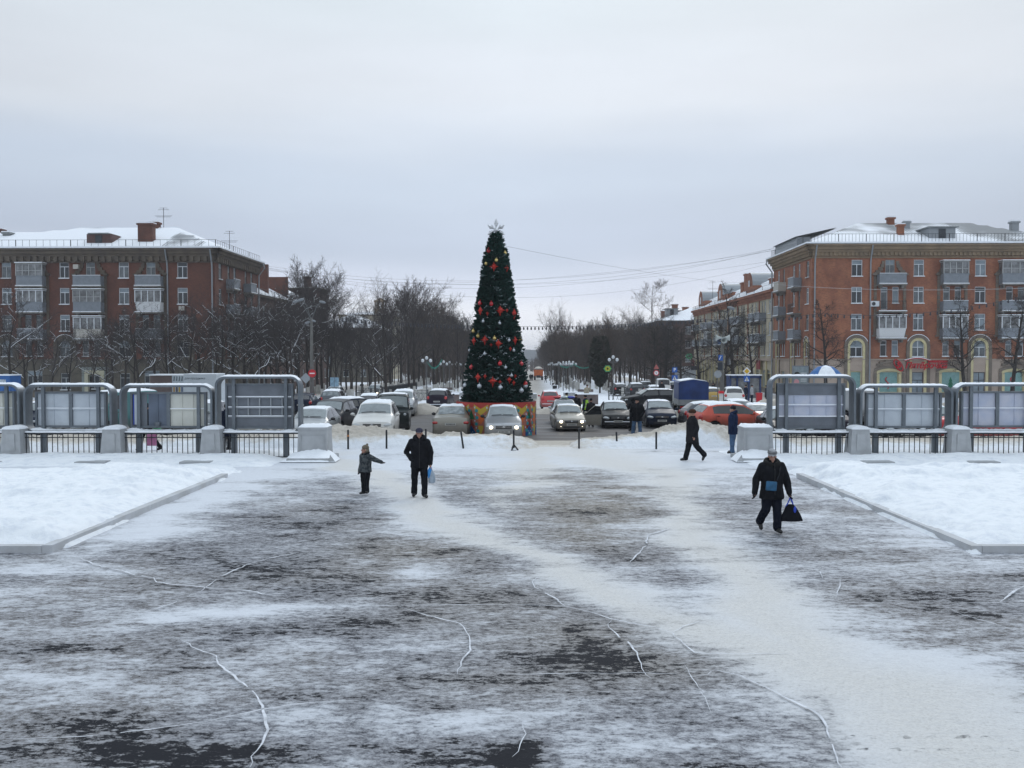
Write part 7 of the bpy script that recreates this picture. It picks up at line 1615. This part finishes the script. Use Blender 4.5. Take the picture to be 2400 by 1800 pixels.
# behind the left railings
p=G(352,1076)
t,H=far('person in black walking behind the railing under the blue striped board',345,0,35.0,-95,blk,blk,blk2,J=dict(kneeL=(.1,-.15,.5),ankL=(.1,-.22,.1),toeL=(.1,-.36,.05),kneeR=(-.1,.2,.5),ankR=(-.1,.45,.15),toeR=(-.1,.36,.04)),dz=.06)
M_=t.matrix_basis; b3=thing('carrier_bag','pink carrier bag seen through the left railings','bag',(at(356,34.7),34.7,.62)); m=MB(); m.box((0,0,-.12),(.36,.10,.42)); m.build('bag',mat('pink_bag',(.55,.20,.36),.5,var=.2,vs=5),b3,sharp=30); m=MB(); m.tube([(-.1,0,.09),(0,0,.2),(.1,0,.09)],.012,5); m.build('handle',mat('pink_bag',(0,0,0)),b3)
b4=thing('carrier_bag','green carrier bag above the pink one seen through the left railings','bag',(at(369,34.8),34.8,.92)); m=MB(); m.ell((0,0,-.06),(.2,.08,.10),12); m.build('bag',mat('green_bag',(.02,.22,.09),.5),b4,smooth=True)
t,H=far('person in a long dark coat between the striped board and the tall grey board',532,0,35.2,150,nvy,blk,None,'none',hem=.55,dz=.06)
# ================================================================== SIGNS, LAMPS, WIRES, LOW FENCES, BENCHES
pole_m=mat('galvanised_pole',(.12,.125,.13),.6,.3); conc_p=mat('concrete_mast',(.12,.117,.11),.9,var=.15,vs=2); sb=mat('sign_back',(.27,.29,.31),.5,.3); wht=mat('sign_white',(.65,.66,.67),.4); redp=mat('sign_red_face',(.48,.02,.03),.4); blup=mat('sign_blue',(.01,.09,.36),.4); yel=mat('sign_yellow',(.60,.36,.02),.4)
def disc(m,c,r,y,n=20): m.poly([(c[0]+r*math.cos(a),y,c[1]+r*math.sin(a)) for a in np.linspace(0,2*PI,n,endpoint=False)])
def sgn_t(name,label,px,D,h): 
    t=thing(name,label,'road sign',(at(px,D),D,gz(D)+.0)); m=MB(); m.tube([(0,.06,-.2),(0,.06,h)],.035,8); m.build('post',pole_m,t); return t
# concrete mast with twin lamps, left; no entry sign on it
def mast(px,D,top,label,heads,tilt=0):
    t=thing('street_light',label,'street light',(at(px,D),D,gz(D))); zt=hz(top,D)-gz(D)
    m=MB(); m.tube([(0,0,-.3),(0,0,zt)],[.20,.11],10); m.build('mast',conc_p,t,smooth=True)
    for hx,hy_,s in heads:
        X=at(hx,D)-at(px,D); Z=hz(hy_,D)-gz(D); m=MB(); m.tube([(0,0,zt-.2),(X*.45,0,zt+(Z-zt)*.7),(X*.85,0,Z)],.04,6); a=m.build('lamp_arm',pole_m,t)
        m=MB(); m.ell((X,0,Z),(.30*s,.13*s,.12*s),12,rot=Matrix.Rotation(-.25 if X<0 else .25,3,'Y')); m.build('lamp_head',mat('lamp_housing',(.20,.215,.23),.6),a,smooth=True)
    return t
t=mast(731,82,745,'tall concrete street light with four lamp heads left of the boulevard, snow on its arms',[(694,707,1),(706,703,1.1),(757,708,1),(722,756,.9),(735,752,.9)])
t=thing('no_entry_sign','round red no entry sign fixed to the left street light mast','road sign',(at(732,81.6),81.6,hz(875,81.6))); m=MB(); m.lathe([(.0,0),(.34,0),(.34,.02),(0,.02)],n=24); o=m.build('disc',redp,t); o.rotation_euler=(PI/2,0,0); m=MB(); m.bx(-.22,.22,-.03,-.024,-.05,.05); m.build('bar',wht,t)
t=thing('post_marker','red and white painted mast foot by the no entry sign','marker',(at(732,81.4),81.4,gz(81))); m=MB(); m.bx(-.24,.24,-.24,.24,0,.9); m.build('white_band',mat('worn_white',(.5,.5,.49),.8,var=.1),t); m=MB(); m.bx(-.245,.245,-.245,.245,.9,1.15); m.build('red_band',redp,t)
t=sgn_t('priority_sign','grey back of a diamond road sign left of the no entry sign',717,86,2.6); m=MB(); m.prism([(-.5,2.5),(0,2.0),(.5,2.5),(0,3.0)],-.01,.01); m.build('plate',sb,t); m=MB(); m.bx(-1.7,-.75,-.01,.01,2.5,2.75); m.build('side_plate',sb,t)
t=sgn_t('direction_sign','pair of pale blue square road sign backs behind the snow crusted crossover',784,92,2.6); m=MB(); m.bx(-.42,-.02,-.01,.01,1.6,2.5); m.bx(.02,.42,-.01,.01,1.6,2.5); m.build('plate',mat('pale_blue_plate',(.18,.28,.36),.5,var=.3,vs=4),t)
# priority diamond and crossing sign right
def crossing(t,z,s=.34):
    m=MB(); m.bx(-s,s,-.03,-.01,z-s,z+s); m.build('blue_plate',blup,t); m=MB(); m.poly([(-s*.78,-.034,z-s*.72),(s*.78,-.034,z-s*.72),(0,-.034,z+s*.75)]); m.build('white_triangle',wht,t)
    m=MB(); m.ell((0,-.04,z+s*.30),(s*.09,.004,s*.09),8); m.tube([(0,-.04,z+s*.2),(0,-.04,z-s*.15),(-s*.22,-.04,z-s*.6)],.022,4); m.tube([(0,-.04,z-s*.15),(s*.2,-.04,z-s*.6)],.022,4); m.tube([(-s*.2,-.04,z+.0),(0,-.04,z+s*.12),(s*.2,-.04,z-s*.02)],.018,4); m.build('walking_figure',blackp,t)
t=sgn_t('priority_sign','white and yellow diamond sign above a blue pedestrian crossing sign',1750,94,3.0); zt=hz(870,94)-gz(94); zc=hz(888,94)-gz(94)
m=MB(); m.prism([(-.42,zt),(0,zt-.42),(.42,zt),(0,zt+.42)],-.03,-.01); m.build('white_diamond',wht,t); m=MB(); m.prism([(-.27,zt),(0,zt-.27),(.27,zt),(0,zt+.27)],-.036,-.031); m.build('yellow_diamond',yel,t); crossing(t,zc,.30)
t=sgn_t('parking_sign','blue parking sign above a blue crossing sign left of the blue truck',1581,98,3.9); zp=hz(867,98)-gz(98); m=MB(); m.bx(-.26,.26,-.03,-.01,zp-.26,zp+.26); m.build('blue_plate',blup,t); text('letter','P',.5,(0,-.035,zp),(PI/2,0,0),wht,t,ext=.003,bold=.01); crossing(t,hz(886,98)-gz(98),.30)
t=sgn_t('restriction_sign','small round white road sign under a red triangle, left of the parking sign',1538,100,2.6); zr=hz(874,100)-gz(100); m=MB(); m.lathe([(0,0),(.3,0),(.3,.02),(0,.02)],n=20); o=m.build('red_rim',redp,t); o.rotation_euler=(PI/2,0,0); o.location=(0,-.01,zr); m=MB(); disc(m,(0,zr),.22,-.04); m.build('white_face',wht,t); m=MB(); m.poly([(-.3,-.02,zr+.42),(.3,-.02,zr+.42),(0,-.02,zr+.95)]); m.build('red_triangle',mat('faded_red',(.35,.10,.09),.6),t); m=MB(); m.tube([(-.09,-.045,zr),(.02,-.045,zr+.1),(.02,-.045,zr-.12)],.02,4); m.build('mark',blackp,t)
# loudspeaker pole
t=mast(1692,78,792,'concrete pole with three loudspeaker horns and a lamp beside the long beige house',[(1712,722,1.15),(1662,757,.9)]); 
zl=hz(795,78)-gz(78)
for dx,dz,ax in ((-.62,.12,(-1,0,0)),(.62,.12,(1,0,0)),(0,-.10,(0,-1,0))):
    m=MB(); a=Vector(ax); c=Vector((0,-.15,zl+dz)); rs=[.06,.09,.16,.27]; pts=[c+a*(.05+.17*k) for k in range(4)]; m.tube(pts,rs,14,cap=False); m.tube([c-a*.1,c+a*.06],.07,8); m.build('loudspeaker_horn',mat('horn_grey',(.42,.45,.44),.5),t,smooth=True)
t=thing('street_sign_cluster','grey round sign back on a thin post beside the loudspeaker pole','road sign',(at(1682,77),77,gz(77))); zc=hz(877,77)-gz(77); m=MB(); m.tube([(0,.05,-.2),(0,.05,zc+.3)],.035,8); m.build('post',pole_m,t); m=MB(); m.lathe([(0,0),(.31,0),(.31,.02),(0,.02)],n=22); o=m.build('round_back',sb,t); o.rotation_euler=(PI/2,0,0); o.location=(0,0,zc)
m=MB(); m.bx(.05,.40,.0,.03,hz(845,77)-gz(77),hz(832,77)-gz(77)); m.build('blue_plate',blup,t); m=MB(); m.tube([(.12,-.01,hz(843,77)-gz(77)),(.26,-.01,hz(834,77)-gz(77))],.03,4); m.build('mark',wht,t)
m=MB(); m.bx(.0,.38,.0,.1,hz(868,77)-gz(77),hz(849,77)-gz(77)); m.build('dark_panel',mat('dark_panel',(.02,.025,.035),.4),t)
t=thing('guard_post','white post with a red top at the foot of the loudspeaker pole','post',(at(1690,76.6),76.6,gz(76))); m=MB(); m.bx(-.13,.13,-.13,.13,0,1.35); m.build('white_band',MATS['worn_white'],t); m=MB(); m.bx(-.2,.2,-.2,.2,1.35,1.55); m.build('red_band',redp,t)
# globe lamps
globe=mat('milk_globe',(.52,.54,.56),.3,spec=.6)
def globe_lamp(px,D,zt,label,n=3,grp=None,orn=None):
    t=thing('globe_lamp',label,'street lamp',(at(px,D),D,gz(D)),0,grp); m=MB(); m.tube([(0,0,-.2),(0,0,zt-.35)],[.06,.035],8); m.tube([(-.45,0,zt-.62),(.45,0,zt-.62)],.02,5)
    for sx in (-1,1): m.tube([(0,0,zt-.75),(sx*.38,0,zt-.68),(sx*.40,0,zt-.55)],.022,5)
    m.build('pole',pole_m,t)
    for x,y,z in [(0,0,zt-.15),(-.40,0,zt-.42),(.40,0,zt-.42)]+([(0,-.4,zt-.42),(0,.4,zt-.42)] if n>3 else []):
        m=MB(); m.ell((x,y,z),(.17,.17,.17),14); m.build('globe',globe,t,smooth=True); m=MB(); m.ell((x,y,z+.10),(.13,.13,.085),10); m.build('globe_snow',snow,t,smooth=True)
    return t
GL='white globe lamps along the boulevard'
globe_lamp(1000,96,hz(838,96)-gz(96)+.1,'three globe lamp beside the snow park left of the christmas tree',grp=GL)
globe_lamp(1437,97,hz(836,97)-gz(97)+.1,'three globe lamp right of the path before the dark evergreen',grp=GL)
for i,(px,D) in enumerate(((1334,128),(1343,134),(1320,140),(1327,147),(1309,154),(1312,161),(1294,172),(1290,184),(1040,122),(1054,136),(1072,150),(1086,168))):
    globe_lamp(px,D,4.3,'globe lamp in the receding row '+('right' if px>1200 else 'left')+' of the boulevard path',grp=GL)
tin=mat('green_tinsel',(.02,.25,.19),.5)
def festoon(p0,p1,D,sag,label,r=.035,mt=None):
    a=Vector((at(p0[0],D),D,hz(p0[1],D))); b_=Vector((at(p1[0],D),D,hz(p1[1],D))); m=MB(); pts=[]
    for k in range(15): t_=k/14; q=a.lerp(b_,t_); q.z-=sag*4*t_*(1-t_); pts.append(q)
    m.tube(pts,r,5,cap=False)
    for q in pts[1:-1]:
        for j in range(3): m.tube([q,q+Vector((random.uniform(-.12,.12),random.uniform(-.1,.1),random.uniform(-.2,-.05)))],.014,3)
    o=m.build('tinsel_garland',mt or tin); tag(o,label,'garland')
festoon((1002,848),(1036,842),97,.75,'green tinsel garland hanging beside the left globe lamp')
festoon((1312,856),(1345,853),130,.35,'green tinsel garland strung between globe lamps left of the evergreen',.05)
festoon((1345,853),(1388,855),129,.5,'green tinsel garland running to the dark evergreen',.05)
def ornament(px,py,D,label,cols):
    t=thing('street_ornament',label,'decoration',(at(px,D),D,hz(py,D))); 
    for k,c in enumerate(cols):
        m=MB(); R_=.42-.12*k
        for j in range(6): a=2*PI*j/6; m.tube([(R_*.3*math.cos(a),0,R_*.3*math.sin(a)),(R_*math.cos(a),-.02,R_*.85*math.sin(a))],.055,5)
        m.tube([(R_*.8*math.cos(a),0,R_*.7*math.sin(a)) for a in np.linspace(0,2*PI,14,endpoint=False)],.04,5,closed=True); m.build('tinsel_ring',mat('tinsel_'+c,dict(green=(.03,.30,.12),yellow=(.45,.42,.03))[c],.5),t)
ornament(1424,864,97,'green and yellow tinsel ornament on the globe lamp arm',['green','yellow'])
ornament(1615,835,112,'bright green tinsel ornament among the trees right of the parking sign',['green'])
# low iron fences with arches, bordering the park
def low_fence(px0,px1,D,label,h=1.15,grp='low ornate iron fences round the park'):
    x0,x1=at(px0,D),at(px1,D); t=thing('low_fence',label,'fence',((x0+x1)/2,D,gz(D)+.06),0,grp); w=x1-x0; m=MB()
    for z in (.12,h-.1,h-.32): m.tube([(-w/2,0,z),(w/2,0,z)],.024,5)
    m.build('rails',dark_iron,t); m=MB(); n=max(2,int(w/.42))
    for k in range(n):
        c=-w/2+(k+.5)*w/n; m.tube([(c+.19*math.cos(a),0,h*.42+.30*math.sin(a)) for a in np.linspace(0,2*PI,14,endpoint=False)],.016,4,closed=True)
    m.build('scrollwork',dark_iron,t)
    nk=max(1,int(w/2.2))
    for k in range(0,nk+1):
        x=-w/2+k*w/nk; m=MB(); m.bx(x-.05,x+.05,-.05,.05,-.1,h+.05); m.build('post',dark_iron,t)
low_fence(1427,1478,92,'low ornate iron fence right of the globe lamp'); low_fence(1479,1530,92.5,'low ornate iron fence behind the black sideways crossover')
low_fence(897,1003,95,'low ornate iron fence left of the three globe lamp'); low_fence(835,893,97,'low ornate iron fence above the dark hatchback with a snowy tailgate')
# dark picket fences along the boulevard and whitewashed posts
def run_fence(off,y0,y1,label):
    t=thing('picket_fence',label,'fence',(0,0,0),0,'dark fences along the side streets'); m=MB(); y=y0
    while y<y1: X=.018*(y-110)+1.1+off; z=gz(y); m.bx(X-.02,X+.02,y-.02,y+.02,z-.1,z+1.05); y+=.30
    m.build('pickets',dark_iron,t); m=MB()
    for zz in (.2,.95): m.tube([(.018*(y-110)+1.1+off,y,gz(y)+zz) for y in np.linspace(y0,y1,12)],.03,5)
    m.build('rails',dark_iron,t)
run_fence(13.6,97,170,'dark picket fence receding right of the boulevard'); run_fence(-17,112,150,'dark picket fence receding left of the boulevard')
wp=None; rndp=random.Random(9); GWP='whitewashed posts and stumps along the boulevard'
def wpost(X,y,h,w,side):
    global wp
    if wp is None:
        m=MB(); m.box((0,0,.5),(1,.8,1.1),taper=.92); wp=m.build('whitewashed_post',mat('whitewashed_stone',(.42,.41,.385),.9,var=.2,vs=3),sharp=30); o=wp
    else: o=wp.copy(); COL.objects.link(o)
    o.location=(X,y,gz(y)); o.scale=(w,w,h); o.rotation_euler=(0,rndp.uniform(-.06,.06),rndp.uniform(0,.5)); tag(o,'whitewashed stone post in the row %s of the boulevard path'%side,'post',GWP)
for off,side,y0,y1,st in ((-11,'left',100,215,2.9),(-19,'left',104,190,2.5),(-27,'left',98,140,2.4),(8.3,'right',135,240,3.6),(12.6,'right',93,150,3.1)):
    y=y0
    while y<y1: wpost(.018*(y-110)+1.1+off+rndp.uniform(-.35,.35),y+rndp.uniform(-.7,.7),rndp.uniform(.85,1.25),rndp.uniform(.26,.42),side); y+=st
for k in range(16): D=99+rndp.uniform(-1,3); wpost(at(800+k*13+rndp.uniform(-3,3),D),D,rndp.uniform(.7,1.15),rndp.uniform(.28,.45),'left')
# benches and low walls in the snow
def wallb(px0,px1,D,h,label,mt,name='flower_bed_wall'):
    x0,x1=at(px0,D),at(px1,D); t=thing(name,label,'planter',((x0+x1)/2,D,gz(D))); m=MB(); m.bx(-(x1-x0)/2,(x1-x0)/2,-.5,.5,0,h); m.build('wall',mt,t,sharp=30); m=MB(); m.bx(-(x1-x0)/2-.03,(x1-x0)/2+.03,-.53,.53,h+.002,h+.12); o=m.build('wall_snow',snow,t); bv=o.modifiers.new('b','BEVEL'); bv.width=.04
wb=mat('granite_brown',(.10,.075,.07),.8,col2=(.16,.13,.125),vs=2)
wallb(1349,1401,88,.95,'long low granite flower bed wall behind the police officers',wb); wallb(1056,1076,88,.95,'short low granite flower bed wall left of the christmas tree',wb)
wallb(1321,1362,112,.42,'low snow covered bench wall left of the evergreen',concrete); wallb(1063,1100,112,.42,'low snow covered bench wall left behind the christmas tree',concrete); wallb(1222,1258,104,.5,'low snow covered wall right behind the christmas tree',concrete)
def bench(px,D,rz,label):
    t=thing('park_bench',label,'bench',(at(px,D),D,gz(D)),R(rz),'park benches'); m=MB()
    for k in range(4): m.bx(-.9,.9,-.2+.12*k,-.11+.12*k,.45,.49)
    m.build('seat',wb,t); m=MB(); m.bx(-.9,.9,.28,.32,.6,.9); m.build('backrest',wb,t); m=MB(); m.bx(-.88,.88,-.18,.24,.495,.57); m.build('seat_snow',snow,t)
    for x in (-.75,.75): m=MB(); m.bx(x-.04,x+.04,-.2,.3,0,.45); m.build('leg',dark_iron,t)
bench(1373,109,0,'bench at the right end of the low bench wall'); bench(1301,150,80,'bench beside the boulevard path below the globe lamps'); bench(1043,118,0,'bench near the left globe lamps')
# blue and white umbrella stall and advertising panel before the right house
def stall():
    D=84; t=thing('market_umbrella','blue and white dome umbrella of a street stall before the brick wall','umbrella',(at(1934,D),D,gz(D))); zt=hz(856,D)-gz(D); ze=hz(881,D)-gz(D); w=at(1975,D)-at(1895,D)
    m=MB(); n=16; prof=[(w*.5,ze),(w*.46,ze+.12),(w*.36,ze+(zt-ze)*.5),(w*.22,ze+(zt-ze)*.85),(.05,zt)]
    for i in range(len(prof)-1):
        for j in range(n): t0,t1=2*PI*j/n,2*PI*(j+1)/n; (a,za),(b_,zb_)=prof[i],prof[i+1]; m.poly([(a*math.cos(t0),a*math.sin(t0),za),(a*math.cos(t1),a*math.sin(t1),za),(b_*math.cos(t1),b_*math.sin(t1),zb_),(b_*math.cos(t0),b_*math.sin(t0),zb_)],1 if (i in(0,) or j in(10,11,12,15)) else 0)
    m.build('canopy',[mat('canopy_blue',(.02,.12,.34),.5),snow],t,smooth=True); m=MB(); m.tube([(0,0,0),(0,0,zt)],.04,6); m.build('pole',pole_m,t); m=MB(); m.bx(-w*.35,w*.35,-1,1,0,1.0); m.build('counter',mat('stall_cloth',(.25,.22,.19),.8,var=.3,vs=2),t)
stall()
D=86; t=thing('advertising_panel','upright advertising panel with a dark haired figure and pale lines of print','poster stand',(at(1876,D),D,gz(D))); z0=hz(906,D)-gz(D); z1=hz(857,D)-gz(D); w=at(1895,D)-at(1857,D)
m=MB(); m.bx(-w/2,w/2,0,.12,0,z1); m.build('frame',mat('panel_grey',(.17,.19,.21),.5),t); m=MB(); m.bx(-w/2+.1,w/2-.1,-.02,-.003,z1-1.7,z1-.12); m.build('poster',mat('poster_bg',(.20,.24,.25),.4,var=.2,vs=2),t)
m=MB(); m.ell((-.35,-.05,z1-.72),(.24,.02,.16),10); m.build('dark_hair_shape',hairm,t); m=MB(); m.ell((-.35,-.045,z1-.95),(.17,.015,.2),10); m.ell((-.38,-.04,z1-1.5),(.25,.015,.28),10); m.build('face_shape',mat('poster_pink',(.50,.24,.26),.5),t)
m=MB()
for k in range(5): m.bx(.0,w/2-.2,-.032,-.022,z1-.72-.18*k,z1-.66-.18*k)
m.build('print_lines',wht,t)
# shelter / kiosk block by the crossing sign
D=98; t=thing('street_kiosk','dark blue kiosk with glazed panels behind the crossing sign','kiosk',(at(1744,D),D,gz(D))); zt=hz(880,D)-gz(D); m=MB()
for x in (-1.6,-.9,.3,1.5): m.bx(x-.08,x+.08,-.8,.8,0,zt)
m.bx(-1.7,1.6,-.8,.8,zt-.25,zt); m.build('frame',mat('kiosk_navy',(.015,.035,.11),.5),t); m=MB(); m.bx(-1.6,1.5,-.6,.6,.3,zt-.25); m.build('glazing',glz,t); m=MB(); m.bx(-1.75,1.65,-.85,.85,zt+.002,zt+.1); m.build('roof_snow',snow,t)
# shop name boards on the long house
for px,py,w_,h_,nm,l,c in ((1785,855,1.6,1.3,'shop_sign','round dark red shop sign on the long house near the corner','faded'),(1716,848,5.2,1.1,'shop_sign','dark shop sign with a white end on the long beige house','dark'),(1630,852,2.0,1.2,'shop_sign','faded red sign near the far end of the long beige house','faded')):
    Dq=(35.-1.98)/((px-1200)/2200-.018); t=thing(nm,l,'shop sign',(at(px,Dq)-.35,Dq,hz(py,Dq)),TILT); m=MB(); m.bx(-.25,-.05,-w_/2,w_/2,-h_/2,h_/2); m.build('board',mat('faded_red_sign',(.22,.04,.04),.6,var=.3,vs=2) if c=='faded' else mat('dark_sign',(.03,.035,.045),.5),t)
    if c=='dark': m=MB(); m.bx(-.27,-.251,-w_/2,-w_/2+1.6,-h_/2+.1,h_/2-.1); m.build('white_end',wht,t)
D=128; t=thing('shuttered_kiosk','pale grey shutter with a dark name board above it behind the blue truck','kiosk',(at(1606,D),D,gz(D))); m=MB(); m.bx(-1.4,1.4,-.2,.2,0,hz(868,D)-gz(D)); m.build('shutter',mat('pale_shutter',(.36,.38,.40),.6),t); m=MB(); m.bx(-1.7,1.7,-.3,.2,hz(867,D)-gz(D),hz(858,D)-gz(D)); m.build('name_board',MATS['dark_sign'],t); text('word','\u0438\u0432\u044b',.8,(0,-.33,hz(862.5,D)-gz(D)),(PI/2,0,0),wht,t,ext=.005)
t=thing('red_bin','small red bin before the cream shop arches','bin',(at(1779,93),93,gz(93))); m=MB(); m.box((0,0,.45),(.5,.4,.9),taper=1.1); m.build('bin',redp,t); m=MB(); m.box((0,0,.93),(.6,.45,.08)); m.build('lid',redp,t)
# ---- overhead wires and bulb garland
wirem=mat('wire',(.05,.052,.056),.6)
def wire(p0,p1,sag,label,r=.022,n=36,grp='overhead wires across the square',mt=None):
    a,b_=Vector(p0),Vector(p1); pts=[]
    for k in range(n+1): t_=k/n; q=a.lerp(b_,t_); q.z-=sag*4*t_*(1-t_); pts.append(q)
    m=MB(); m.tube(pts,r,4,cap=False); o=m.build('overhead_wire',mt or wirem); tag(o,label,'wire',grp); return pts
def W_(px,py,D): return (at(px,D),D,hz(py,D))
for i,(a,b_,s) in enumerate(((W_(608,620,125),W_(1864,571,112),3.2),(W_(608,624,125),W_(1862,574,112),3.5),(W_(608,627,125),W_(1808,583,124),3.9),(W_(606,630,125),W_(1802,612,126),2.6),(W_(606,622,125),W_(1800,618,126),4.4))): wire(a,b_,s,'thin sagging wire from the left corner house roof to the right one',.010)
wire(W_(800,665,130),W_(1866,578,112),1.4,'lowest sagging wire crossing behind the upper part of the tree',.009)
wire(W_(1186,577,47),W_(1800,665,120),.5,'faint guy wire from the top of the christmas tree to the right',.006); wire(W_(1800,665,100),W_(2500,672,60),.4,'pale wire crossing the face of the right brick house',.012,mt=mat('pale_wire',(.45,.46,.48),.6))
def bulbs(p0,p1,sag,step,label,seed=1):
    a,b_=Vector(p0),Vector(p1); L_=(b_-a).length; n=int(L_/step); t=thing('bulb_garland',label,'light garland',tuple(a)); f=lambda t_: (b_-a)*t_-Vector((0,0,sag*4*t_*(1-t_)))
    m=MB(); m.tube([f(k/40) for k in range(41)],.02,4,cap=False); m.build('cable',wirem,t); bm_=None; bmat=mat('garland_bulb',(.035,.035,.045),.4)
    for k in range(min(n,98)):
        q=f((k+.5)/min(n,98))
        if bm_ is None: mm=MB(); mm.tube([(0,0,0),(0,0,-.12)],.06,6); mm.ell((0,0,-.22),(.095,.095,.14),8); o=mm.build('bulb',bmat,t); bm_=o
        else: o=bm_.copy(); COL.objects.link(o); o.parent=t
        o.location=q
bulbs(W_(800,746,100),W_(1646,748,100),.85,.40,'string of dark bulbs across the boulevard behind the christmas tree')
bulbs(W_(1646,748,100),W_(1925,735,100),.25,.62,'string of dark bulbs before the long beige house'); bulbs(W_(1925,735,100),W_(2420,688,92),.9,.62,'string of dark bulbs rising across the right brick house')
# ================================================================== AIR
hz_m=MB(); hz_m.bx(-1900,1900,-60,2600,-16,32); hzo=hz_m.build('haze',mat('haze_dummy',(1,1,1))); hm_=bpy.data.materials.new('haze_air'); hm_.use_nodes=True; n_=hm_.node_tree.nodes; n_.remove(n_['Principled BSDF']); pv=n_.new('ShaderNodeVolumePrincipled'); pv.inputs['Color'].default_value=(.86,.89,.95,1); pv.inputs['Density'].default_value=.00038; hm_.node_tree.links.new(pv.outputs[0],n_['Material Output'].inputs['Volume'])
hzo.data.materials.clear(); hzo.data.materials.append(hm_); tag(hzo,'thin cold winter haze lying over the square and boulevard','haze',kind='stuff')
